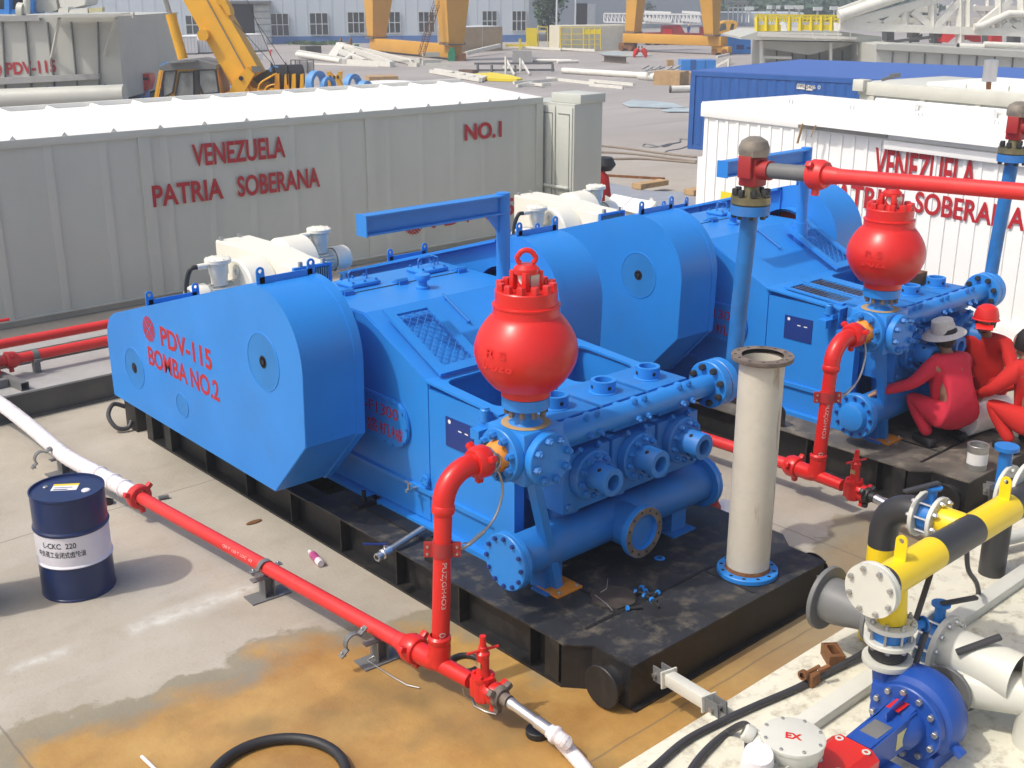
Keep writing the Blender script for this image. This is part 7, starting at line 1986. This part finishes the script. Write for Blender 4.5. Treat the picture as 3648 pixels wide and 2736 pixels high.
o, M, L_, h = ybox('blue_box', BLUE, 'bright blue double box behind the blue container', 'box', (2426, 252), (2549, 252), 215, 1.4)
b = MB(); b.bx(L_*.27, L_*.42, -.03, .3, .01, h+.02, 0, M); b.bx(L_*.68, L_*.70, -.02, -.001, .01, h, 0, M); b.build('box_rib', CBLUE, o)
bars('white_frame', 'white bracket frame right of the bright blue double box', 'frame', [((2552, 244, .6), (2595, 226, .5)), ((2552, 244, .05), (2595, 246, .5)), ((2595, 246, 0), (2595, 246, .55))], GALV, .12)
# blue pump unit and small crane at the right of the second gantry
root = thing('blue_pump_unit', 'blue pump unit under a hood right of the second gantry', 'pump', tuple(G(2640, 192)))
d = depth(2640, 192)
b = MB(); fprism(b, [(2560, 140), (2575, 128), (2605, 124), (2632, 138), (2700, 146), (2702, 186), (2660, 192), (2588, 190), (2575, 165)], d, 1.6); b.build('unit_body', BLUE, root)
b = MB(); fbox(b, 2624, 160, 2650, 176, d-.02, .05); fbox(b, 2660, 168, 2692, 174, d-.02, .05); b.build('unit_parts', BLUE_P, root)
root = thing('small_crane', 'far yellow truck cab right of the second gantry leg', 'truck', tuple(G(2600, 122)))
d = depth(2600, 122)
b = MB(); fprism(b, [(2545, 122), (2556, 88), (2585, 74), (2620, 74), (2630, 84), (2618, 108), (2672, 112), (2672, 124), (2560, 124)], d, 2); b.build('cab_body', YEL_C, root)
b = MB(); fprism(b, [(2562, 112), (2568, 86), (2585, 82), (2588, 104)], d-.03, .06); b.build('cab_window', GLASS, root)
b = MB(); fprism(b, [(2600, 106), (2606, 84), (2616, 84), (2612, 106)], d-.03, .06); b.build('dark_panel', DARKIN, root)
# watch tower
root = thing('watch_tower', 'small roofed lookout on thin legs right of the second gantry', 'tower', tuple(G(2625, 85)))
d = depth(2625, 95)
b = MB(); fprism(b, [(2594, 16), (2605, 6), (2665, 5), (2668, 12), (2650, 17)], d, 4); b.build('tower_roof', BRACKET, root)
b = MB()
for x in (2596, 2612, 2630, 2645, 2660): b.bar(CP(x, 16, d+.5), CP(x-2, 80, d+.5), .14)
fbox(b, 2596, 25, 2655, 30, d+.4, 2.5); b.build('tower_frame', FRAMEW, root)
# lamp heads on white poles
for k, (x, y, yb) in enumerate(((2670, 28, 80), (2748, 24, 82), (2763, 24, 82), (2812, 24, 78), (2846, 24, 82), (2913, 29, 85), (2972, 27, 82), (3060, 28, 70))):
    d = 78.0
    b = MB(); b.bar(CP(x, y, d), CP(x-2, yb, d), .10); b.bar(CP(x-15, y+2, d), CP(x+15, y+2, d), .28, .22)
    tag(b.build('flood_lamp', FRAMEW), 'white flood lamp on thin pole above the yellow rails, %s from the left' % ['first', 'second', 'third', 'fourth', 'fifth', 'sixth', 'seventh', 'eighth'][k], 'lamp', 'white flood lamps on poles')
# yellow railings
root = thing('yellow_railing', 'lemon yellow railings with solid panels on top of the grey tank platform', 'railing', tuple(CP(2850, 110, 62)))
d = 62.0
b = MB(); fbox(b, 2697, 88, 2782, 112, d, .08); b.build('rail_panel', YEL_R, root)
b = MB(); fbox(b, 2850, 88, 2965, 107, d, .08); b.build('rail_panel', YEL_R, root)
b = MB()
for x in (2696, 2730, 2768, 2812, 2851, 2890, 2926, 2962): b.bar(CP(x, 60, d), CP(x, 110, d), .16)
b.bar(CP(2694, 62, d), CP(2990, 68, d), .10); b.bar(CP(2694, 74, d), CP(2990, 79, d), .06)
for x in range(2700, 3080, 16): b.bar(CP(x, 53, d+14), CP(x, 74, d+14), .12)
b.bar(CP(2690, 53, d+14), CP(3090, 58, d+14), .12); b.bar(CP(2690, 64, d+14), CP(3090, 68, d+14), .10)
b.build('rail_bars', YEL_R, root)
# grey tank platform with hopper
root = thing('tank_platform', 'grey tank with an overhanging deck and sloping hopper beyond the blue container', 'tank', tuple(G(2900, 270)))
d = depth(2900, 262)
b = MB(); fprism(b, [(2640, 132), (2700, 112), (2960, 108), (3140, 130), (3140, 152), (2960, 146), (2640, 140)], d-2, 6); b.build('deck', TANKG, root)
b = MB(); fprism(b, [(2722, 150), (3130, 160), (3130, 268), (2722, 268)], d+.8, 4); wl = b.build('tank_wall', TANKG, root)
b = MB(); fprism(b, [(2722, 146), (3060, 152), (2880, 196), (2722, 172)], d-1, 1.6); b.build('hopper', TANKG, root)
b = MB()
for x, y0, y1 in ((2712, 145, 270), (2960, 152, 220), (3058, 158, 196)): fbox(b, x-4, y0, x+5, y1, d-1.6, .2)
b.bar(CP(2720, 204, d-1), CP(2820, 206, d-1), .15); b.bar(CP(2720, 205, d-1), CP(2720, 240, d-1), .15)
for y in (228, 240): b.bar(CP(2850, y-6, d-.3), CP(3125, y+4, d-.3), .12)
b.build('support_post', GALV, root)
b = MB()
for x in (2766, 2822, 2872, 2918, 3000, 3050): b.bar(CP(x, 180, d+.75), CP(x+2, 262, d+.75), .06)
b.build('wall_seam', BRACKET, wl)
b = MB()
for x in (2790, 2978): fprism(b, [(x-14, 112), (x-8, 84), (x, 77), (x+8, 84), (x+14, 112)], d-1.8, .15)
for x in (2905, 2992, 3235, 3312): fprism(b, [(x-5, 142), (x-3, 134), (x+3, 134), (x+5, 142)], d-2.1, .1)
b.build('lifting_lug', WHITE, root)
b = MB(); b.bar(CP(2700, 124, d-2.2), CP(3050, 136, d-2.2), .15); b.bar(CP(2700, 116, d-2.2), CP(3000, 122, d-2.2), .08)
for x in range(2715, 3050, 45): b.bar(CP(x, 116, d-2.2), CP(x, 132, d-2.2), .06)
b.build('deck_edge', GALV, root)
# grey tank at the right
root = thing('grey_tank', 'long grey tank with dark vertical seams below the lattice mast at the right', 'tank', tuple(G(3400, 285)))
d = depth(3300, 285)
b = MB(); fprism(b, [(3122, 160), (3180, 155), (3760, 190), (3760, 300), (3122, 300)], d, 5); wl = b.build('tank_wall', TANKG, root)
b = MB(); fprism(b, [(3122, 176), (3760, 212), (3760, 190), (3124, 156)], d-.25, .24); b.build('tank_rail', TANKG, root)
b = MB()
for k, x in enumerate((3180, 3238, 3295, 3356, 3417, 3480, 3543, 3608)): fprism(b, [(x, 184+k*3), (x+5, 184+k*3), (x-4, 290), (x-9, 290)], d-.08, .07)
b.build('wall_seam', BRACKET, wl)
b = MB(); b.cyl(CP(3415, 164, d+1), CP(3500, 168, d+1), .16, n=14); b.cyl(CP(3505, 158, d+1.2), CP(3720, 166, d+1.2), .16, n=14); b.build('deck_pipe', GALV, root)
b = MB(); b.cyl(CP(3411, 164, d+1), CP(3416, 164, d+1), .15, n=14); b.build('pipe_mouth', DARKIN, root)
# lattice mast
root = thing('lattice_mast', 'large cream lattice mast lying along the top right corner', 'mast', tuple(CP(3350, 100, d+4)))
d2 = d+3
b = MB()
ch = [((2990, 42), (3300, -70)), ((2990, 92), (3680, 118)), ((3010, 84), (3310, 4)), ((3310, 4), (3420, -30))]
for p, q in ch: b.bar(CP(*p, d2), CP(*q, d2), .42, .42)
for p, q in (((3140, 90), (3210, 36)), ((3225, 96), (3225, 38)), ((3250, 40), (3315, 95)), ((3322, 100), (3322, 5)), ((3330, 98), (3430, -10)), ((3420, 150), (3420, -30)), ((3450, 98), (3450, -40)), ((3480, 96), (3600, 0)), ((3560, 100), (3560, -30)), ((3640, 104), (3640, -30)), ((3560, 40), (3660, 120)), ((3150, 92), (3085, 62)), ((3690, 10), (3560, 110))): b.bar(CP(*p, d2), CP(*q, d2), .34, .34)
for p, q in (((3240, 32), (3340, 38)), ((3260, 62), (3420, 68)), ((3440, 30), (3700, 30)), ((3450, 70), (3700, 74)), ((3180, 70), (3300, 74)), ((3100, 80), (3200, 84))): b.bar(CP(*p, d2+2), CP(*q, d2+2), .28, .28)
for p, q in (((3240, 90), (3300, 20)), ((3340, 90), (3400, 10)), ((3470, 20), (3540, 95)), ((3600, 95), (3660, 10)), ((3380, 20), (3380, 96)), ((3520, 0), (3520, 100))): b.bar(CP(*p, d2+2), CP(*q, d2+2), .2, .2)
b.build('mast_steelwork', GALV, root)
b = MB(); b.cyl(CP(2995, 56, d2-.3), CP(3360, -65, d2-.3), .30, n=18); b.cyl(CP(2988, 60, d2-.4), CP(3000, 56, d2-.4), .36, n=18); b.tube([CP(3470, 96, d2-.3), CP(3500, 92, d2-.3), CP(3595, 48, d2-.3), CP(3720, 52, d2-.3)], .19, 14); b.build('mast_pipe', GALV, root)
b = MB(); fprism(b, [(3352, 150), (3358, 120), (3400, 116), (3404, 130), (3376, 152)], d2-.2, .6); fprism(b, [(3425, 145), (3430, 125), (3495, 127), (3495, 150), (3470, 150), (3450, 140)], d2+.6, .5); fprism(b, [(3532, 120), (3570, 120), (3570, 152), (3532, 152)], d2+.8, .5); tag(b.build('red_cloths', RED_P), 'red sheets and figures under the lattice mast', 'sheets')
b = MB()
for x, y0, y1 in ((3020, 40, 60), (3160, 108, 150), (3250, 105, 150), (3330, 112, 155), (3520, 112, 155), (3610, 118, 155)): fbox(b, x, y0, x+26, y1, d2+3, 1)
b.bar(CP(3150, 152, d2-.5), CP(3350, 128, d2), .15); b.bar(CP(3240, 150, d2), CP(3285, 124, d2), .12)
tag(b.build('machinery', BEAMD), 'dark machinery blocks half hidden under the lattice mast', 'machinery')
# cabin roofs behind the white container
root = thing('cream_cabin', 'cream cabin with a stepped roof and grey exhaust behind the white container', 'cabin', (18, 5, 0))
uC = WF(3065, 330, -3.4)
zc = 2.95
def WB(b, u0, u1, n0, n1, z0, z1, bev=0): return b.bx(u0, u1, n0, n1, z0, z1, bev, MW)
uE2 = WF(3062, 345, -3.2)[0]; zE2 = WF(3062, 290, -3.2)[1]
b = MB(); WB(b, -10, uE2, -5.6, -3.2, .1, zE2-.02); wl = b.build('wall', CREAM_P, root)
b = MB(); WB(b, -10, uE2+.02, -5.62, -3.17, zE2-.22, zE2, .01); b.build('roof_beam', CREAM_P, root)
b = MB()
for k in range(11):
    WB(b, uE2-1.9-k*.78, uE2-1.15-k*.78, -5.5, -3.5, zE2+.001, zE2+.05+k*.022)
b.build('roof_step', GREY_R, root)
b = MB(); u = uE2-.25
while u > -6: WB(b, u-.10, u, -3.199, -3.15, .2, zE2-.23); u -= 1.05
b.build('wall_rib', CREAM_P, wl)
b = MB(); WB(b, uE2-.15, uE2+.08, -3.3, -3.08, zE2-.16, zE2+.04, .01); WB(b, uE2-5.3, uE2-5.05, -3.3, -3.05, zE2-.2, zE2+.02, .01); WB(b, uE2-5.75, uE2-5.5, -3.3, -3.05, zE2-.2, zE2+.02, .01); b.build('corner_casting', CREAM_P, root)
de = 17.5
b = MB(); b.lathe([(0, 0), (.10, 0), (.10, .30), (0, .32)], CP(3523, 290, de), (0, 0, 1), 20); b.tube([CP(3526, 256, de), CP(3528, 245, de), CP(3536, 238, de), CP(3546, 237, de)], .035, 12); ex_ = b.build('exhaust', BRIGHT, root)
b = MB(); b.cyl(CP(3521, 318, de), CP(3523, 288, de), .035, n=12); b.build('exhaust_pipe', RUST, ex_)
b = MB(); b.bar(CP(3140, 285, 20), CP(3205, 268, 20), .03, .05); b.bar(CP(3170, 271, 20), CP(3206, 267, 20), .09, .07); tag(b.build('flood_light', BRACKET), 'small dark flood light on the corner of the cream cabin', 'lamp')
# ================================================================ workers on the far skid
def skin_mesh(name, joints, edges, m, parent, sub=2):
    me = bpy.data.meshes.new(name)
    ks = list(joints)
    o0 = rootloc(parent)
    me.from_pydata([tuple(Vector(joints[k][0])-o0) for k in ks], [(ks.index(a), ks.index(c)) for a, c in edges], [])
    o = bpy.data.objects.new(name, me); COL.objects.link(o)
    sk = o.modifiers.new('skin', 'SKIN'); sk.use_smooth_shade = True
    for i, k in enumerate(ks):
        r = joints[k][1]; sv = me.skin_vertices[0].data[i]; sv.radius = (r, r); sv.use_root = (i == 0)
    sb = o.modifiers.new('sub', 'SUBSURF'); sb.levels = sub; sb.render_levels = sub
    dg = bpy.context.evaluated_depsgraph_get()
    nm = bpy.data.meshes.new_from_object(o.evaluated_get(dg))
    bpy.data.objects.remove(o)
    for p in nm.polygons: p.use_smooth = True
    nm.materials.clear(); nm.materials.append(m)
    o = bpy.data.objects.new(name, nm); COL.objects.link(o); o.parent = parent
    return o
def worker(P, f, label, cloth, hat, look=None, armL=None, armR=None, back=.18):
    P = Vector(P); f = Vector((f[0], f[1], 0)).normalized(); r = Vector((f.y, -f.x, 0)); Z = Vector((0, 0, 1))
    def q(a, c, z): return P+r*a+f*c+Z*z
    root = thing('person', label, 'person', tuple(P), 'workers in red coveralls on the far skid')
    aL = armL or [(-.33, .34, .62), (-.18, .62, .45)]; aR = armR or [(.33, .34, .62), (.18, .62, .45)]
    J = {'pel': (q(0, 0, .30), .19), 'sp': (q(0, .06, .50), .19), 'ch': (q(0, back, .74), .20), 'nb': (q(0, back+.06, .90), .09)}
    E = [('pel', 'sp'), ('sp', 'ch'), ('ch', 'nb')]
    for s_, n in ((-1, 'l'), (1, 'r')):
        J['hip'+n] = (q(s_*.15, .04, .30), .14); J['kn'+n] = (q(s_*.24, .42, .46), .085); J['an'+n] = (q(s_*.20, .14, .10), .06)
        E += [('pel', 'hip'+n), ('hip'+n, 'kn'+n), ('kn'+n, 'an'+n)]
        a = aL if s_ < 0 else aR
        J['sh'+n] = (q(s_*.21, back+.01, .82), .095); J['el'+n] = (q(*a[0]), .065); J['wr'+n] = (q(*a[1]), .048)
        E += [('ch', 'sh'+n), ('sh'+n, 'el'+n), ('el'+n, 'wr'+n)]
    # body: trunk, head, hands with fingers in one skinned surface
    lk = Vector(look).normalized() if look else f
    B = {k: (v[0], v[1]*.72) for k, v in J.items()}
    EB = list(E)
    hd = q(0, back+.12, 1.05)
    B['nk'] = (q(0, back+.08, .95), .05); B['hd0'] = (hd-Z*.05+lk*.02, .075); B['hd1'] = (hd+Z*.03, .092); B['hd2'] = (hd+Z*.10, .075)
    EB += [('nb', 'nk'), ('nk', 'hd0'), ('hd0', 'hd1'), ('hd1', 'hd2')]
    B['nose'] = (hd+lk*.105-Z*.01, .016); EB.append(('hd1', 'nose'))
    for n in 'lr':
        w_ = B['wr'+n][0]; d = (w_-B['el'+n][0]).normalized(); sd_ = d.cross(Z).normalized()
        B['pm'+n] = (w_+d*.07, .026); EB.append(('wr'+n, 'pm'+n))
        for k in range(4):
            a = w_+d*.09+sd_*(k-1.5)*.022; c = a+d*(.035+.008*(k in (1, 2)))-Z*.012; e = c+d*.022-Z*.022
            B['f%s%da' % (n, k)] = (c, .0095); B['f%s%db' % (n, k)] = (e, .008); EB += [('pm'+n, 'f%s%da' % (n, k)), ('f%s%da' % (n, k), 'f%s%db' % (n, k))]
        B['th'+n] = (w_+d*.05+sd_*.045, .010); B['th2'+n] = (w_+d*.08+sd_*.055-Z*.01, .009); EB += [('pm'+n, 'th'+n), ('th'+n, 'th2'+n)]
    body = skin_mesh('body', B, EB, SKIN, root, 2)
    skin_mesh('coverall', J, E, cloth, root, 2)
    for s_ in (-1, 1):
        b = MB(); t_ = q(s_*.20, .14, .045); b.bar(t_-f*.08, t_+f*.19, .095, .085, bev=.025); b.build('boot', RUBBER, root)
    b = MB(); b.lathe([(.095, -.06), (.104, 0), (.104, .06), (.08, .115), (.04, .135), (0, .138)], hd-lk*.022+Z*.005, (-lk*.25+Z), 20); b.build('hair', HAIR, root)
    s2 = lk.cross(Z).normalized()
    b = MB()
    for s_ in (-1, 1): b.lathe([(0, .012), (.012, 0), (0, -.012)], hd+lk*.085+s2*s_*.034+Z*.022, lk, 8)
    b.bar(hd+lk*.086-s2*.024-Z*.052, hd+lk*.086+s2*.024-Z*.052, .008, .006); b.build('eyes_and_mouth', HAIR, root)
    if hat == 'brim':
        ax = (Z+r*-.22+f*.1).normalized()
        b = MB(); b.lathe([(.20, .02), (.215, .015), (.20, .03), (.118, .045), (.115, .10), (.10, .165), (.05, .185), (0, .175)], hd+Z*.02, ax, 32); b.build('sun_hat', HATW, root)
    elif hat:
        b = MB(); b.lathe([(.135, 0), (.14, .006), (.125, .016), (.122, .06), (.10, .125), (.05, .158), (0, .165)], hd+Z*.035, Z-lk*.05, 32); b.bar(hd+Z*.045+lk*.10, hd+Z*.035+lk*.185, .17, .012, bev=.005); b.build('hard_hat', RED, root)
worker((10.42, 5.02, .36), (.30, .95), 'worker in crimson coverall and pale wide brimmed hat squatting with the back to the camera', CLOTH1, 'brim', armL=[(-.40, .22, .66), (-.62, .40, .55)])
worker((11.62, 5.35, .36), (-.95, -.20), 'worker in red coverall and red hard hat crouching and looking down beyond the white pipe', CLOTH2, 'hard', look=(-.85, -.35, -.35))
worker((10.86, 4.40, .36), (.2, .98), 'bareheaded dark haired worker in red coverall at the right edge', CLOTH2, None)
b = MB(); b.cyl((10.75, 5.12, .54), (11.35, 5.02, .54), .17, n=36); tag(b.build('white_pipe', WHITE), 'short white pipe the red workers are gathered round', 'pipe')
g = G(3475, 1668, .36)
root = thing('paint_tin', 'open grey paint tin with a pale label on the deck beside the workers', 'tin', tuple(g))
b = MB(); b.lathe([(0, .002), (.098, .002), (.098, .235), (.102, .24), (.096, .245), (.080, .24), (.080, .20), (0, .20)], g, (0, 0, 1), 36); b.build('tin_body', STEEL, root)
fa = math.atan2(-FW.y, -FW.x)
b = MB(); b.lathe([(.0988, .06), (.0988, .17)], g, (0, 0, 1), 20, fa-1.5, fa+1.2); b.build('tin_label', LETTER_W, root)
b = MB(); b.lathe([(0, .2015), (.079, .2015)], g, (0, 0, 1), 28); b.build('paint_surface', BEAMD, root)
b = MB(); b.bx(11.05, 11.45, 6.05, 6.2, 1.67, 1.80, .006); tag(b.build('timber_block', RUST), 'brown timber block on top of the far pump behind its dampener', 'timber')

# ---------------------------------------------------------------- air
hz = MB(); hz.bx(-650, 1250, -650, 1250, -1.0, 28)
hm = bpy.data.materials.new('pale_haze'); hm.use_nodes = True
ht = hm.node_tree; ht.nodes.remove(ht.nodes['Principled BSDF'])
pv = ht.nodes.new('ShaderNodeVolumePrincipled'); pv.inputs['Color'].default_value = (.86, .90, .95, 1); pv.inputs['Density'].default_value = .0022; pv.inputs['Anisotropy'].default_value = .2
ht.links.new(pv.outputs[0], ht.nodes['Material Output'].inputs['Volume'])
tag(hz.build('haze', hm), 'thin pale haze over the yard', kind='stuff')

# ---------------------------------------------------------------- tidy the scene
for o in list(COL.objects):
    if o.parent:
        for k in ('category', 'group'):
            if k in o: del o[k]
